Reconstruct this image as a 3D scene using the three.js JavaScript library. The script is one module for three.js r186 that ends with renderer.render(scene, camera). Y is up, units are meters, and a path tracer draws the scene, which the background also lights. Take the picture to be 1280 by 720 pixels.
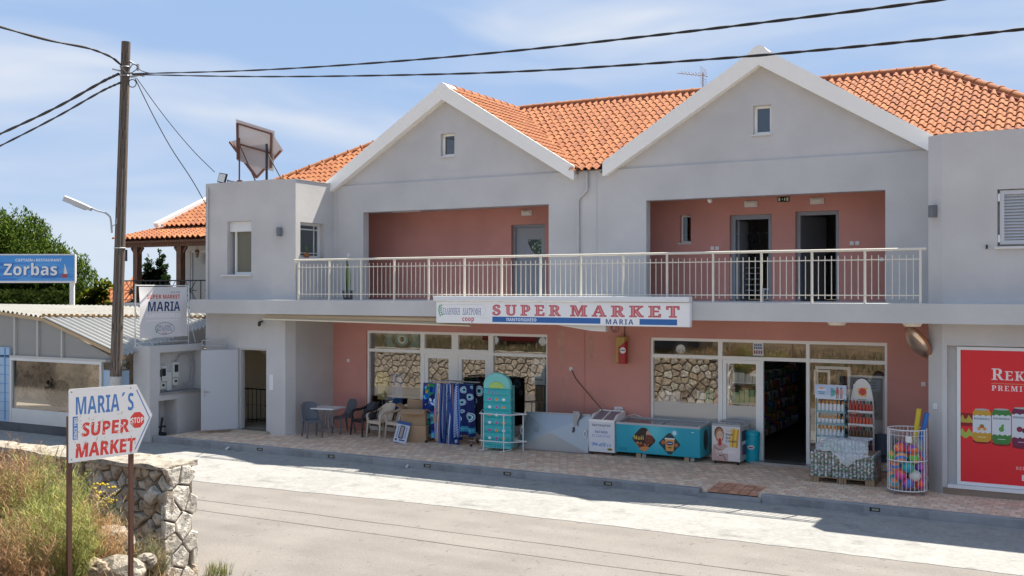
import * as THREE from 'three';
import { mergeGeometries, toCreasedNormals } from 'three/addons/utils/BufferGeometryUtils.js';
import { RoundedBoxGeometry } from 'three/addons/geometries/RoundedBoxGeometry.js';
import { Brush, Evaluator, SUBTRACTION } from 'three-bvh-csg';

// ---------------------------------------------------------------- camera, sky, sun, exposure
// world: x along the shop front (to the right), y up from the pavement, z out to the street; shop front at z = 0
const scene = new THREE.Scene();
const camera = new THREE.PerspectiveCamera(30.97, 1280 / 720, 0.1, 6000);
camera.position.set(0, 3.85, 23.07);
camera.lookAt(-0.4856, 3.85 + 3 / 1300, 23.07 - 0.8742);
const renderer = new THREE.WebGLRenderer({ antialias: true });
renderer.setSize(1280, 720);
renderer.toneMapping = THREE.LinearToneMapping;
renderer.toneMappingExposure = 2.1;
renderer.shadowMap.enabled = true;
const sun = new THREE.DirectionalLight(new THREE.Color(1, 0.94, 0.84), 5);
sun.position.set(-9 + 1.41 * 5, 7.0 * 5, -3.6 * 5);
sun.target.position.set(-9, 0, 0);
sun.castShadow = true;
sun.shadow.mapSize.set(4096, 4096);
Object.assign(sun.shadow.camera, { left: -45, right: 45, top: 45, bottom: -45, near: 1, far: 140 });
scene.add(sun, sun.target);

// ---------------------------------------------------------------- seeded random and noise
function rng(seed) { let s = seed >>> 0; return () => { s = (s + 0x6d2b79f5) | 0; let t = Math.imul(s ^ (s >>> 15), 1 | s); t = (t + Math.imul(t ^ (t >>> 7), 61 | t)) ^ t; return ((t ^ (t >>> 14)) >>> 0) / 4294967296; }; }
const R0 = rng(77);
const rr = (a, b, r = R0) => a + (b - a) * r();
function hash3(x, y, z) { let h = Math.imul(x, 374761393) ^ Math.imul(y, 668265263) ^ Math.imul(z, 2147483647 - 1274126177); h = Math.imul(h ^ (h >>> 13), 1274126177); return ((h ^ (h >>> 16)) >>> 0) / 4294967296; }
const sm = (t) => t * t * (3 - 2 * t);
function vnoise(x, y, z = 0, per = 0) {
  const xi = Math.floor(x), yi = Math.floor(y), zi = Math.floor(z), u = sm(x - xi), v = sm(y - yi), w = sm(z - zi);
  const m = (a) => (per ? ((a % per) + per) % per : a);
  const x0 = m(xi), x1 = m(xi + 1), y0 = m(yi), y1 = m(yi + 1);
  const L = (a, b, t) => a + (b - a) * t;
  const f = (k) => L(L(hash3(x0, y0, k), hash3(x1, y0, k), u), L(hash3(x0, y1, k), hash3(x1, y1, k), u), v);
  return w === 0 ? f(zi) : L(f(zi), f(zi + 1), w);
}
function fbm(x, y, z, oct, per = 0) { let a = 0, s = 0, k = 1, f = 1; for (let i = 0; i < oct; i++) { a += k * vnoise(x * f, y * f, z * f + i * 7, per ? per * f : 0); s += k; k *= 0.5; f *= 2; } return a / s; }

// ---------------------------------------------------------------- sky
{
  const W = 2048, H = 1024, d = new Float32Array(W * H * 4);
  const mixA = (a, b, t) => [a[0] + (b[0] - a[0]) * t, a[1] + (b[1] - a[1]) * t, a[2] + (b[2] - a[2]) * t];
  const clamp = (t) => Math.min(1, Math.max(0, t));
  for (let j = 0; j < H; j++) {
    const el = ((j + 0.5) / H - 0.5) * Math.PI, ce = Math.cos(el), se = Math.sin(el);
    for (let i = 0; i < W; i++) {
      const az = ((i + 0.5) / W - 0.5) * 2 * Math.PI, x = Math.cos(az) * ce, z = Math.sin(az) * ce;
      let c;
      const e = el * 180 / Math.PI;
      if (e < 0) c = [0.55, 0.62, 0.70];
      else {
        c = e < 8 ? mixA([0.53, 0.665, 0.87], [0.335, 0.50, 0.83], sm(e / 8)) : mixA([0.335, 0.50, 0.83], [0.25, 0.42, 0.79], clamp((e - 8) / 20));
        if (e > 28) c = mixA(c, [0.27, 0.41, 0.70], clamp((e - 28) / 50));
        // thin cirrus, drawn out along the horizon
        const q = se + 0.05 * x;
        const wx = fbm(x * 2.2 + 3, q * 7, z * 2.2, 4) - 0.5;
        const a = fbm(x * 3.4 + wx * 1.2, q * 23 + wx * 3.6, z * 3.4 + 9, 6), b = fbm(x * 8 + wx * 2, q * 52 + wx * 7, z * 8 + 31, 4);
        const f = fbm(x * 14 + wx * 3, q * 95 + wx * 9, z * 14 + 3, 3);
        let k = clamp((a - 0.385) * 2.3) * (0.05 + 0.85 * b + 0.6 * f);
        k = clamp(k * 0.9) * (0.35 + 0.65 * clamp(e / 4));
        c = mixA(c, [0.74, 0.80, 0.91], k * 0.85);
      }
      c = [c[0] * 0.585, c[1] * 0.55, c[2] * 0.495];
      const o = (j * W + i) * 4; d[o] = c[0]; d[o + 1] = c[1]; d[o + 2] = c[2]; d[o + 3] = 1;
    }
  }
  const t = new THREE.DataTexture(d, W, H, THREE.RGBAFormat, THREE.FloatType);
  t.mapping = THREE.EquirectangularReflectionMapping; t.magFilter = t.minFilter = THREE.LinearFilter; t.wrapS = THREE.RepeatWrapping; t.needsUpdate = true;
  scene.background = t; scene.environment = t;
}

// ---------------------------------------------------------------- textures
function dtex(n, fn, rep = 1, srgb = true) {
  const d = new Uint8Array(n * n * 4);
  for (let j = 0; j < n; j++) for (let i = 0; i < n; i++) {
    const v = fn(i / n, j / n), o = (j * n + i) * 4;
    const c = typeof v === 'number' ? [v, v, v] : v;
    for (let k = 0; k < 3; k++) d[o + k] = Math.max(0, Math.min(255, Math.round(c[k] * 255)));
    d[o + 3] = 255;
  }
  const t = new THREE.DataTexture(d, n, n, THREE.RGBAFormat);
  t.wrapS = t.wrapT = THREE.RepeatWrapping; t.magFilter = THREE.LinearFilter; t.minFilter = THREE.LinearMipmapLinearFilter; t.generateMipmaps = true;
  if (srgb) t.colorSpace = THREE.SRGBColorSpace;
  t.repeat.set(1 / rep, 1 / rep); t.needsUpdate = true;
  return t;
}
function rept(t, m) { const c = t.clone(); c.repeat.set(1 / m, 1 / m); c.needsUpdate = true; return c; }
function canvas(w, h, draw) {
  const c = document.createElement('canvas'); c.width = w; c.height = h;
  const g = c.getContext('2d'); draw(g, w, h);
  const t = new THREE.CanvasTexture(c); t.colorSpace = THREE.SRGBColorSpace; t.magFilter = THREE.LinearFilter; t.anisotropy = 8;
  return t;
}
const T = {};
T.fine = dtex(512, (u, v) => 0.5 * fbm(u * 64, v * 64, 1, 3, 64) + 0.5 * fbm(u * 16, v * 16, 2, 4, 16), 1.2, false);
T.soft = dtex(256, (u, v) => 0.89 + 0.11 * fbm(u * 5, v * 5, 5, 6, 5), 4.3);
T.patch = dtex(512, (u, v) => { const a = fbm(u * 5, v * 5, 8, 6, 5), b = fbm(u * 40, v * 40, 3, 3, 40); return 0.78 + 0.16 * a + 0.10 * b - (fbm(u * 11, v * 11, 12, 4, 11) > 0.63 ? 0.06 : 0); }, 4);
T.apron = dtex(1024, (u, v) => { const a = fbm(u * 6, v * 6, 8, 6, 6), b = fbm(u * 90, v * 90, 3, 2, 90), s = fbm(u * 20, v * 20, 44, 4, 20); let k = 0.86 + 0.09 * (a - 0.5) + 0.10 * (b - 0.5); if (s > 0.62) k -= (s - 0.62) * 0.5; if (s < 0.36) k += 0.03; return [k * 1.0, k * 0.985, k * 0.95]; }, 5);
T.road = dtex(1024, (u, v) => { const a = fbm(u * 4, v * 4, 18, 6, 4), b = hash3(Math.floor(u * 1024), Math.floor(v * 1024), 3), s = fbm(u * 2, v * 14, 40, 4, 2), p2 = fbm(u * 9, v * 9, 71, 4, 9), st = vnoise(u * 60, v * 60, 77, 60); const k = 0.80 + 0.15 * (a - 0.5) + 0.24 * (b - 0.5) + 0.06 * (s - 0.5) - 0.10 * Math.max(0, p2 - 0.5) - (st > 0.93 ? 0.12 : 0); return [k * 1.0, k * 0.968, k * 0.93]; }, 5);
T.grit = dtex(512, (u, v) => 0.6 * hash3(Math.floor(u * 512), Math.floor(v * 512), 9) + 0.4 * fbm(u * 32, v * 32, 4, 3, 32), 1.5, false);
T.pav = (() => {   // small interlocking pavers: laid in zigzag rows
  const pal = [[0.76, 0.67, 0.62], [0.80, 0.72, 0.67], [0.73, 0.65, 0.61], [0.78, 0.71, 0.67], [0.75, 0.65, 0.60]];
  return dtex(1024, (u, v) => {
    const n = 10, y = v * n, row = Math.floor(y), fy = y - row, zz = 0.18 * (1 - Math.abs(2 * fy - 1));
    const x = u * n + (row % 2 ? 0.5 : 0) + zz, col = Math.floor(x), fx = x - col;
    const j = fx < 0.07 || fy < 0.07;
    const p = pal[Math.floor(hash3(((col % n) + n) % n, row, 5) * 5)], k = (j ? 0.78 : 1) * (0.88 + 0.24 * fbm(u * 24, v * 24, 3, 4, 24));
    return [p[0] * k, p[1] * k, p[2] * k];
  }, 2);
})();
T.wood = dtex(512, (u, v) => { const g = fbm(u * 40, v * 2.0, 7, 4, 0), k = 0.62 + 0.5 * g - (vnoise(u * 46, v * 2.2, 2) > 0.74 ? 0.30 : 0); return [k, k * 0.97, k * 0.93]; }, 1);
T.stone = dtex(512, (u, v) => { const a = fbm(u * 8, v * 8, 21, 6, 8), b = fbm(u * 60, v * 60, 3, 3, 60); const k = 0.82 + 0.42 * (a - 0.4) + 0.16 * (b - 0.5) - (fbm(u * 14, v * 14, 60, 4, 14) > 0.62 ? 0.14 : 0); return [k, k * 0.985, k * 0.955]; }, 0.9);
T.tile = dtex(256, (u, v) => 0.88 + 0.30 * (fbm(u * 7, v * 7, 31, 5, 7) - 0.4), 0.8);
T.earth = dtex(512, (u, v) => { const a = fbm(u * 7, v * 7, 61, 6, 7), b = fbm(u * 70, v * 70, 3, 2, 70), k = 0.74 + 0.5 * (a - 0.4) + 0.25 * (b - 0.5); return [k, k * 0.9, k * 0.76]; }, 3);

// ---------------------------------------------------------------- geometry helpers (all take metres, world axes)
const V = (x, y, z) => new THREE.Vector3(x, y, z);
function plain(g) {
  if (g.index) g = g.toNonIndexed();
  for (const k of Object.keys(g.attributes)) if (!['position', 'normal', 'uv', 'color'].includes(k)) g.deleteAttribute(k);
  if (!g.attributes.normal) g.computeVertexNormals();
  if (!g.attributes.uv) g.setAttribute('uv', new THREE.Float32BufferAttribute(new Float32Array(g.attributes.position.count * 2), 2));
  return g;
}
function boxUV(g) {   // uv in metres on the face's own plane
  const p = g.attributes.position, n = g.attributes.normal, uv = g.attributes.uv;
  for (let i = 0; i < p.count; i++) {
    const ax = Math.abs(n.getX(i)), ay = Math.abs(n.getY(i)), az = Math.abs(n.getZ(i));
    if (ay >= ax && ay >= az) uv.setXY(i, p.getX(i), p.getZ(i));
    else if (ax >= az) uv.setXY(i, p.getZ(i), p.getY(i));
    else uv.setXY(i, p.getX(i), p.getY(i));
  }
  return g;
}
const merge = (l) => { l = l.flat().map(plain); const c = l.some((g) => g.attributes.color); if (!c) return l.length === 1 ? l[0] : mergeGeometries(l); return mergeGeometries(l); };
const B = (x0, x1, y0, y1, z0, z1) => { const g = new THREE.BoxGeometry(x1 - x0, y1 - y0, z1 - z0); g.translate((x0 + x1) / 2, (y0 + y1) / 2, (z0 + z1) / 2); return g; };
const RB = (x0, x1, y0, y1, z0, z1, r = 0.01, s = 2) => { const g = new RoundedBoxGeometry(x1 - x0, y1 - y0, z1 - z0, s, r); g.translate((x0 + x1) / 2, (y0 + y1) / 2, (z0 + z1) / 2); return g; };
function bar(a, b, r, seg = 8, r2 = r) {
  const A = V(...a), Bv = V(...b), d = Bv.clone().sub(A), g = new THREE.CylinderGeometry(r2, r, d.length(), seg);
  g.applyQuaternion(new THREE.Quaternion().setFromUnitVectors(V(0, 1, 0), d.normalize())); g.translate((A.x + Bv.x) / 2, (A.y + Bv.y) / 2, (A.z + Bv.z) / 2);
  return g;
}
function tube(pts, r, seg = 24, rad = 6) { return new THREE.TubeGeometry(new THREE.CatmullRomCurve3(pts.map((p) => V(...p))), seg, r, rad); }
function sqbar(a, b, w, h) {   // square bar from a to b
  const A = V(...a), Bv = V(...b), d = Bv.clone().sub(A), L = d.length(), g = new THREE.BoxGeometry(w, h, L);
  const m = new THREE.Matrix4().lookAt(Bv, A, Math.abs(d.y) > 0.99 * L ? V(1, 0, 0) : V(0, 1, 0)); g.applyMatrix4(m); g.translate((A.x + Bv.x) / 2, (A.y + Bv.y) / 2, (A.z + Bv.z) / 2); return g;
}
function poly(pts, z0, z1, holes = [], bevel = 0) {   // polygon in x, y pulled from z0 to z1
  const s = new THREE.Shape(pts.map((p) => new THREE.Vector2(...p)));
  for (const h of holes) s.holes.push(new THREE.Path(h.map((p) => new THREE.Vector2(...p))));
  const g = new THREE.ExtrudeGeometry(s, { depth: z1 - z0 - 2 * bevel, bevelEnabled: bevel > 0, bevelThickness: bevel, bevelSize: bevel, bevelOffset: -bevel, bevelSegments: 1, curveSegments: 10 }); g.translate(0, 0, z0 + bevel); return g;
}
const rect = (x0, x1, y0, y1) => [[x0, y0], [x1, y0], [x1, y1], [x0, y1]];
function plan(pts, y0, y1) {   // polygon in x, z pulled from y0 to y1
  const g = new THREE.ExtrudeGeometry(new THREE.Shape(pts.map((p) => new THREE.Vector2(p[0], -p[1]))), { depth: y1 - y0, bevelEnabled: false }); g.rotateX(-Math.PI / 2); g.translate(0, y0, 0); return g;
}
function csg(base, cuts) {
  const ev = new Evaluator(); ev.attributes = ['position', 'normal', 'uv'];
  let a = new Brush(plain(base)); a.updateMatrixWorld();
  for (const c of cuts) { const b = new Brush(plain(c)); b.updateMatrixWorld(); a = ev.evaluate(a, b, SUBTRACTION); }
  return a.geometry;
}
function sheet(w, h, nx, ny, f) {   // curved sheet with explicit points, uv 0..1
  const g = new THREE.PlaneGeometry(w, h, nx, ny), p = g.attributes.position;
  for (let i = 0; i < p.count; i++) { const q = f(p.getX(i), p.getY(i)); p.setXYZ(i, ...q); }
  g.computeVertexNormals(); return g;
}
function quad(a, b, c, d) { const g = new THREE.BufferGeometry(); g.setAttribute('position', new THREE.Float32BufferAttribute([...a, ...b, ...c, ...a, ...c, ...d], 3)); g.setAttribute('uv', new THREE.Float32BufferAttribute([0, 0, 1, 0, 1, 1, 0, 0, 1, 1, 0, 1], 2)); g.computeVertexNormals(); return g; }

// ---------------------------------------------------------------- naming and grouping helpers
const taken = {}, org = new WeakMap();
function numbered(n) { const k = taken[n] || 0; taken[n] = k + 1; return k ? n + '_' + String(k).padStart(3, '0') : n; }
function thing(name, label, category, pos = [0, 0, 0], group, local = false, turn = 0) {
  const o = new THREE.Group(); o.name = numbered(name); o.position.set(...pos); o.rotation.y = turn; o.userData = { label, category }; if (group) o.userData.group = group;
  org.set(o, local ? [0, 0, 0] : pos); scene.add(o); return o;
}
function add(name, geos, mat, parent, o = {}) {   // one named mesh; geometry in world axes unless its thing is local
  let g = merge(Array.isArray(geos) ? geos : [geos]);
  if (o.uv !== 'own') boxUV(g);
  const m = new THREE.Mesh(g, mat);
  if (parent) { m.name = name; const w = org.get(parent) || [0, 0, 0]; g.translate(-w[0], -w[1], -w[2]); org.set(m, w); parent.add(m); }
  else { m.name = numbered(name); org.set(m, [0, 0, 0]); scene.add(m); }
  if (o.label) m.userData.label = o.label; if (o.category) m.userData.category = o.category; if (o.group) m.userData.group = o.group; if (o.kind) m.userData.kind = o.kind;
  return m;
}
function single(name, label, category, geos, mat, o = {}) { return add(name, geos, mat, null, { ...o, label, category }); }
function struct(name, geos, mat, o = {}) { return add(name, geos, mat, null, { ...o, kind: 'structure' }); }
function copy(src, pos, turn, label, group) {
  const c = src.clone(true); c.name = numbered(src.name.replace(/_\d{3}$/, '')); if (pos) c.position.set(...pos); if (turn !== undefined && turn !== null) c.rotation.y = turn;
  if (label) c.userData.label = label; if (group) c.userData.group = group; scene.add(c); return c;
}
const mat = (r, g, b, rough = 0.8, o = {}) => { const { metal, ...k } = o; const m = new THREE.MeshStandardMaterial({ roughness: rough, metalness: metal || 0, ...k }); m.color.setRGB(r, g, b); return m; };
const phys = (r, g, b, rough, o) => { const m = new THREE.MeshPhysicalMaterial({ roughness: rough, metalness: 0, ...o }); m.color.setRGB(r, g, b); return m; };
const print = (tex, rough = 0.55, o = {}) => new THREE.MeshStandardMaterial({ map: tex, roughness: rough, ...o });

const M = {
  wall: mat(0.655, 0.635, 0.61, 0.92, { map: T.soft, bumpMap: T.fine, bumpScale: 0.004 }),
  red: mat(0.72, 0.335, 0.275, 0.92, { map: T.soft, bumpMap: T.fine, bumpScale: 0.004 }),
  white: mat(0.95, 0.92, 0.85, 0.8, { bumpMap: T.fine, bumpScale: 0.002 }),
  trim: mat(0.95, 0.93, 0.87, 0.45), pvc: mat(0.76, 0.76, 0.74, 0.4), whitePaint: mat(0.78, 0.78, 0.77, 0.4),
  rail: mat(0.72, 0.67, 0.56, 0.42), greyFrame: mat(0.30, 0.32, 0.345, 0.5), sill: mat(0.66, 0.65, 0.62, 0.6),
  dark: mat(0.03, 0.03, 0.03, 0.7), black: mat(0.015, 0.015, 0.017, 0.5), iron: mat(0.02, 0.02, 0.022, 0.55),
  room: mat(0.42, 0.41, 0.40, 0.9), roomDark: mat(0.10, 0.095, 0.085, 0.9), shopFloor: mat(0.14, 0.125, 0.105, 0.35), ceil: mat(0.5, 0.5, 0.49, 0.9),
  glass: phys(1, 1, 1, 0, { transmission: 1, thickness: 0, ior: 2.08 }), glassPlain: phys(0.93, 0.96, 0.95, 0.0, { transmission: 1, thickness: 0, ior: 1.6 }),
  frost: phys(0.72, 0.70, 0.66, 0.6, { transmission: 0.35, thickness: 0 }),
  chrome: mat(0.6, 0.6, 0.6, 0.25, { metal: 1 }), galv: mat(0.40, 0.43, 0.45, 0.45, { metal: 1 }), steel: mat(0.45, 0.45, 0.45, 0.4, { metal: 0.9 }),
  wireWhite: mat(0.75, 0.75, 0.74, 0.4), rust: mat(0.15, 0.06, 0.04, 0.8, { bumpMap: T.fine, bumpScale: 0.002 }),
  concrete: mat(0.36, 0.36, 0.36, 0.9, { map: T.patch, bumpMap: T.grit, bumpScale: 0.004 }),
  apron: mat(0.42, 0.425, 0.43, 0.92, { map: T.apron, bumpMap: T.grit, bumpScale: 0.008 }), road: mat(0.345, 0.335, 0.325, 0.94, { map: T.road, bumpMap: T.grit, bumpScale: 0.008 }),
  pav: mat(1.34, 1.27, 1.08, 0.85, { map: T.pav, bumpMap: T.pav, bumpScale: 0.004 }), bankEarth: mat(0.26, 0.21, 0.15, 0.95, { map: T.earth, bumpMap: T.earth, bumpScale: 0.04 }), earth: mat(0.5, 0.47, 0.42, 0.95, { map: T.earth, bumpMap: T.earth, bumpScale: 0.04 }),
  pole: mat(0.19, 0.16, 0.138, 0.9, { map: T.wood, bumpMap: T.wood, bumpScale: 0.012 }), brownWood: mat(0.20, 0.095, 0.055, 0.6, { map: T.wood }),
  cable: mat(0.02, 0.02, 0.022, 0.6), card: mat(0.52, 0.34, 0.2, 0.9, { map: T.soft, bumpMap: T.fine, bumpScale: 0.001 }), palletWood: mat(0.42, 0.31, 0.2, 0.9, { map: T.wood }),
  chairGrey: mat(0.12, 0.13, 0.15, 0.5), chairBlack: mat(0.018, 0.018, 0.022, 0.4), chairTan: mat(0.60, 0.50, 0.39, 0.5), chairNavy: mat(0.02, 0.03, 0.05, 0.45),
  teal: phys(0.0, 0.42, 0.52, 0.35, { clearcoat: 0.3, clearcoatRoughness: 0.3 }), freezerWhite: mat(0.85, 0.85, 0.84, 0.35), rubber: mat(0.03, 0.03, 0.03, 0.7),
};
M.terra = [[0.42, 0.143, 0.045], [0.38, 0.124, 0.04], [0.46, 0.17, 0.056], [0.35, 0.115, 0.042]].map((c) => mat(...c, 0.85, { map: T.tile, bumpMap: T.fine, bumpScale: 0.002 }));
M.terraDark = mat(0.30, 0.10, 0.065, 0.9, { map: T.tile });
M.rocks = [[0.46, 0.42, 0.36], [0.5, 0.4, 0.3]].map((c) => mat(...c, 0.95, { map: T.stone, bumpMap: T.stone, bumpScale: 0.03 }));
M.stones = [[0.80, 0.75, 0.67], [0.66, 0.58, 0.49], [0.90, 0.86, 0.79], [0.60, 0.49, 0.38]].map((c) => mat(...c, 0.95, { map: T.stone, bumpMap: T.stone, bumpScale: 0.03 }));
M.mortar = mat(0.30, 0.27, 0.23, 0.95, { map: T.stone, bumpMap: T.grit, bumpScale: 0.02 });
// ================================================================ ground, road, pavement
struct('ground', [B(-2500, 2500, -0.6, -0.2, -2500, 2500)], M.earth);
struct('road', [B(-160, 160, -0.4, -0.16, 6.3, 12.7)], M.road);
{   // poured concrete strip between kerb and road, with a ragged edge
  const r = rng(5), pts = [[-70, 3.6], [40, 3.6]];
  for (let x = 40; x >= -70; x -= 0.22) pts.push([x, 6.78 + (x < -11 ? (-11 - x) * 0.075 : 0) * (x > -20 ? 1 : 9 / Math.max(9, -11 - x)) + 0.10 * (fbm(x * 0.9 + 50, 3, 1, 3) - 0.5) + 0.03 * r()]);
  struct('concrete_strip', plan(pts, -0.35, -0.154), M.apron);
  const crack = (z0, w, x0, x1, seed) => { const a = [], b = []; for (let x = x0; x <= x1; x += 0.3) { const z = z0 + 0.05 * (fbm(x * 0.4, seed, 2, 4) - 0.5) * 2 + (x + 12) * -0.012; const h = w * (0.4 + 1.1 * vnoise(x * 1.7, seed)); a.push([x, z - h]); b.push([x, z + h]); } return plan(a.concat(b.reverse()), -0.2, -0.1565); };
  const seam = mat(0.16, 0.145, 0.125, 0.95, { map: T.road });
  struct('road_seam', [crack(8.52, 0.010, -24, 2, 11), crack(9.24, 0.010, -24, 2, 23)], seam);
}
const rampX0 = -6.5, rampX1 = -5.52;
struct('pavement', plan([[-21.4, -0.3], [12, -0.3], [12, 3.5], [rampX1, 3.5], [rampX1, 2.86], [rampX0, 2.86], [rampX0, 3.5], [-21.4, 3.5]], -0.4, 0), M.pav);
const kerb = struct('kerb', [RB(-21.66, rampX0 - 0.12, -0.4, 0.004, 3.49, 3.66, 0.02), RB(rampX1 + 0.1, 12, -0.4, 0.004, 3.49, 3.66, 0.02), B(rampX0 - 0.13, rampX1 + 0.11, -0.4, -0.085, 3.46, 3.72)], M.concrete);
const kerbLight = mat(0.30, 0.28, 0.2, 0.5);
for (const x of [-15.67, -12.95, -10.9, -8.55, -3.36, -17.9]) {
  const a = add('recessed_light', [B(x - 0.09, x + 0.09, -0.105, -0.035, 3.64, 3.666)], M.black, kerb);
  add('light_lens', [B(x - 0.05, x + 0.07, -0.09, -0.05, 3.65, 3.669)], kerbLight, a);
}
add('drain_pipe_stub', [bar([-13.5, -0.1, 3.6], [-13.44, -0.12, 3.76], 0.025), bar([-18.95, -0.1, 3.6], [-18.9, -0.12, 3.78], 0.03)], M.whitePaint, kerb);
{   // sloping tiled ramp
  const t = thing('tiled_ramp', 'small sloping ramp of reddish floor tiles cut into the pavement edge before the open door', 'ramp', [-6.0, 0, 3.2]);
  add('ramp_bed', [poly([[2.86, -0.4], [3.5, -0.4], [3.5, -0.07], [2.86, 0]].map(([z, y]) => [z, y]), rampX0, rampX1)].map((g) => { g.applyMatrix4(new THREE.Matrix4().makeBasis(V(0, 0, 1), V(0, 1, 0), V(1, 0, 0))); return g; }), M.mortar, t, {});
  const ms = [[0.62, 0.30, 0.18], [0.55, 0.25, 0.15], [0.68, 0.35, 0.22]].map((c) => mat(...c, 0.7, { map: T.tile }));
  for (let i = 0; i < 5; i++) for (let j = 0; j < 4; j++) {
    const w = (rampX1 - rampX0) / 5, d = 0.66 / 4, x = rampX0 + i * w, z = 2.85 + j * d;
    const g = B(x + 0.006, x + w - 0.006, 0, 0.012, z + 0.006, z + d - 0.006); const p = g.attributes.position; for (let k = 0; k < p.count; k++) p.setY(k, p.getY(k) - (p.getZ(k) - 2.86) * 0.11 + rr(0, 0.0004)); g.computeVertexNormals();
    add('tile', [g], ms[Math.floor(R0() * 3)], t);
  }
}
// the grassy bank on the near side, on which the camera stands
function bankH(x, z) {
  const b = Math.max(0, z - 12.6) * 0.185, k = sm(Math.min(1, Math.max(0, (-10.95 - x) / 2.6))) * 1.2;
  return -0.17 + Math.min(1.62, Math.max(b, k) + 0.25 * Math.min(b, k)) + 0.16 * (fbm(x * 0.8, z * 0.8, 3, 4) - 0.5) * Math.min(1, (z - 12.3));
}
{
  const g = new THREE.PlaneGeometry(110, 60, 220, 120), p = g.attributes.position;
  for (let i = 0; i < p.count; i++) { const x = p.getX(i) - 25, z = 42.4 - p.getY(i); p.setXYZ(i, x, bankH(x, z), z); }
  g.computeVertexNormals(); struct('bank', [g], M.bankEarth);
}

// ================================================================ the supermarket building
const bld = thing('supermarket_building', 'grey and red two storey supermarket building with tiled roof and twin white gables', 'building', [-12, 0, 0]);
bld.userData.kind = 'thing';
const ST = 3.6, SB = 3.233;   // balcony slab top and underside
add('ground_floor_wall', poly([[-18.54, -0.1], [-17.41, -0.1], [-17.41, 2.75], [-11.81, 2.75], [-11.81, -0.1], [-9.09, -0.1], [-9.09, 2.74], [-3.74, 2.74], [-3.74, -0.1], [-2.6, -0.1], [-2.6, SB], [-18.54, SB]], -0.3, 0), M.red, bld);
add('upper_wall', poly([[-18.54, ST], [-17.51, ST], [-17.51, 6.0], [-11.77, 6.0], [-11.77, ST], [-9.176, ST], [-9.176, 5.98], [-3.776, 5.98], [-3.776, ST], [-2.6, ST], [-2.6, 6.76], [-18.54, 6.76]], -0.25, 0), M.wall, bld);
add('balcony_slab', [B(-21.54, 8, SB, ST, 1.5, 2.47), B(-18.7, -2.5, SB, ST, -1.75, 1.5)], M.wall, bld);
add('gable_wall', poly([[-18.6, 6.76], [-11.05, 6.76], [-14.84, 9.1]], -0.3, -0.06, [rect(-15.003, -14.579, 7.39, 7.99)]), M.wall, bld);
add('gable_wall', poly([[-10.1, 6.76], [-2.65, 6.76], [-6.43, 9.1]], -0.3, -0.06, [rect(-6.623, -6.216, 7.36, 8.01)]), M.wall, bld);
for (const [x0, x1, y0, y1] of [[-15.003, -14.579, 7.39, 7.99], [-6.623, -6.216, 7.36, 8.01]]) {
  const f = add('attic_window', [B(x0, x0 + 0.06, y0, y1, -0.24, -0.17), B(x1 - 0.06, x1, y0, y1, -0.24, -0.17), B(x0 + 0.06, x1 - 0.06, y0, y0 + 0.06, -0.24, -0.17), B(x0 + 0.06, x1 - 0.06, y1 - 0.06, y1, -0.24, -0.17)], M.trim, bld);
  add('pane', [B(x0 + 0.06, x1 - 0.06, y0 + 0.06, y1 - 0.06, -0.215, -0.205)], phys(0.02, 0.02, 0.02, 0.02, { ior: 2.1 }), f);
  add('sill', [B(x0 - 0.04, x1 + 0.01, y0 - 0.035, y0 - 0.001, -0.16, -0.02)], M.sill, f);
}
// white rake boards
const rake = (xa, ya, dl, dr) => {
  const s = 0.622, th = 0.42;
  return poly([[xa - dl, ya - dl * s], [xa - 0.22, ya - 0.22 * s], [xa - 0.12, ya - 0.03], [xa, ya + 0.025], [xa + 0.12, ya - 0.03], [xa + 0.22, ya - 0.22 * s], [xa + dr, ya - dr * s], [xa + dr, ya - dr * s - 0.33], [xa + dr - 0.06, ya - dr * s - 0.33], [xa, ya - th], [xa - dl + 0.06, ya - dl * s - 0.33], [xa - dl, ya - dl * s - 0.33]], -0.3, 0.16);
};
add('rake_board', [rake(-14.84, 9.28, 3.95, 3.84)], M.white, bld);
add('rake_board', [rake(-6.44, 9.3, 3.8, 3.85)], M.white, bld);
// pipes and wall joint
add('downpipe', [tube([[-10.70, 6.72, 0.05], [-10.70, 6.45, 0.05], [-10.70, 6.3, 0.05], [-10.93, 6.08, 0.05], [-10.935, 5.9, 0.05], [-10.935, ST, 0.05]], 0.035, 40, 8)], M.wall, bld);
for (const g of [B(-10.47, -10.45, 4.0, 6.7, 0, 0.012), B(-18.40, -18.38, ST, 6.7, 0, 0.012)]) add('wall_conduit', [g], M.wall, bld);
add('wall_conduit', [B(-10.80, -10.775, 0.7, SB, 0, 0.02)], M.red, bld);
add('flashing', [B(-10.99, -10.25, 6.76, 6.785, -0.2, 0.02)], M.concrete, bld);
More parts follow.
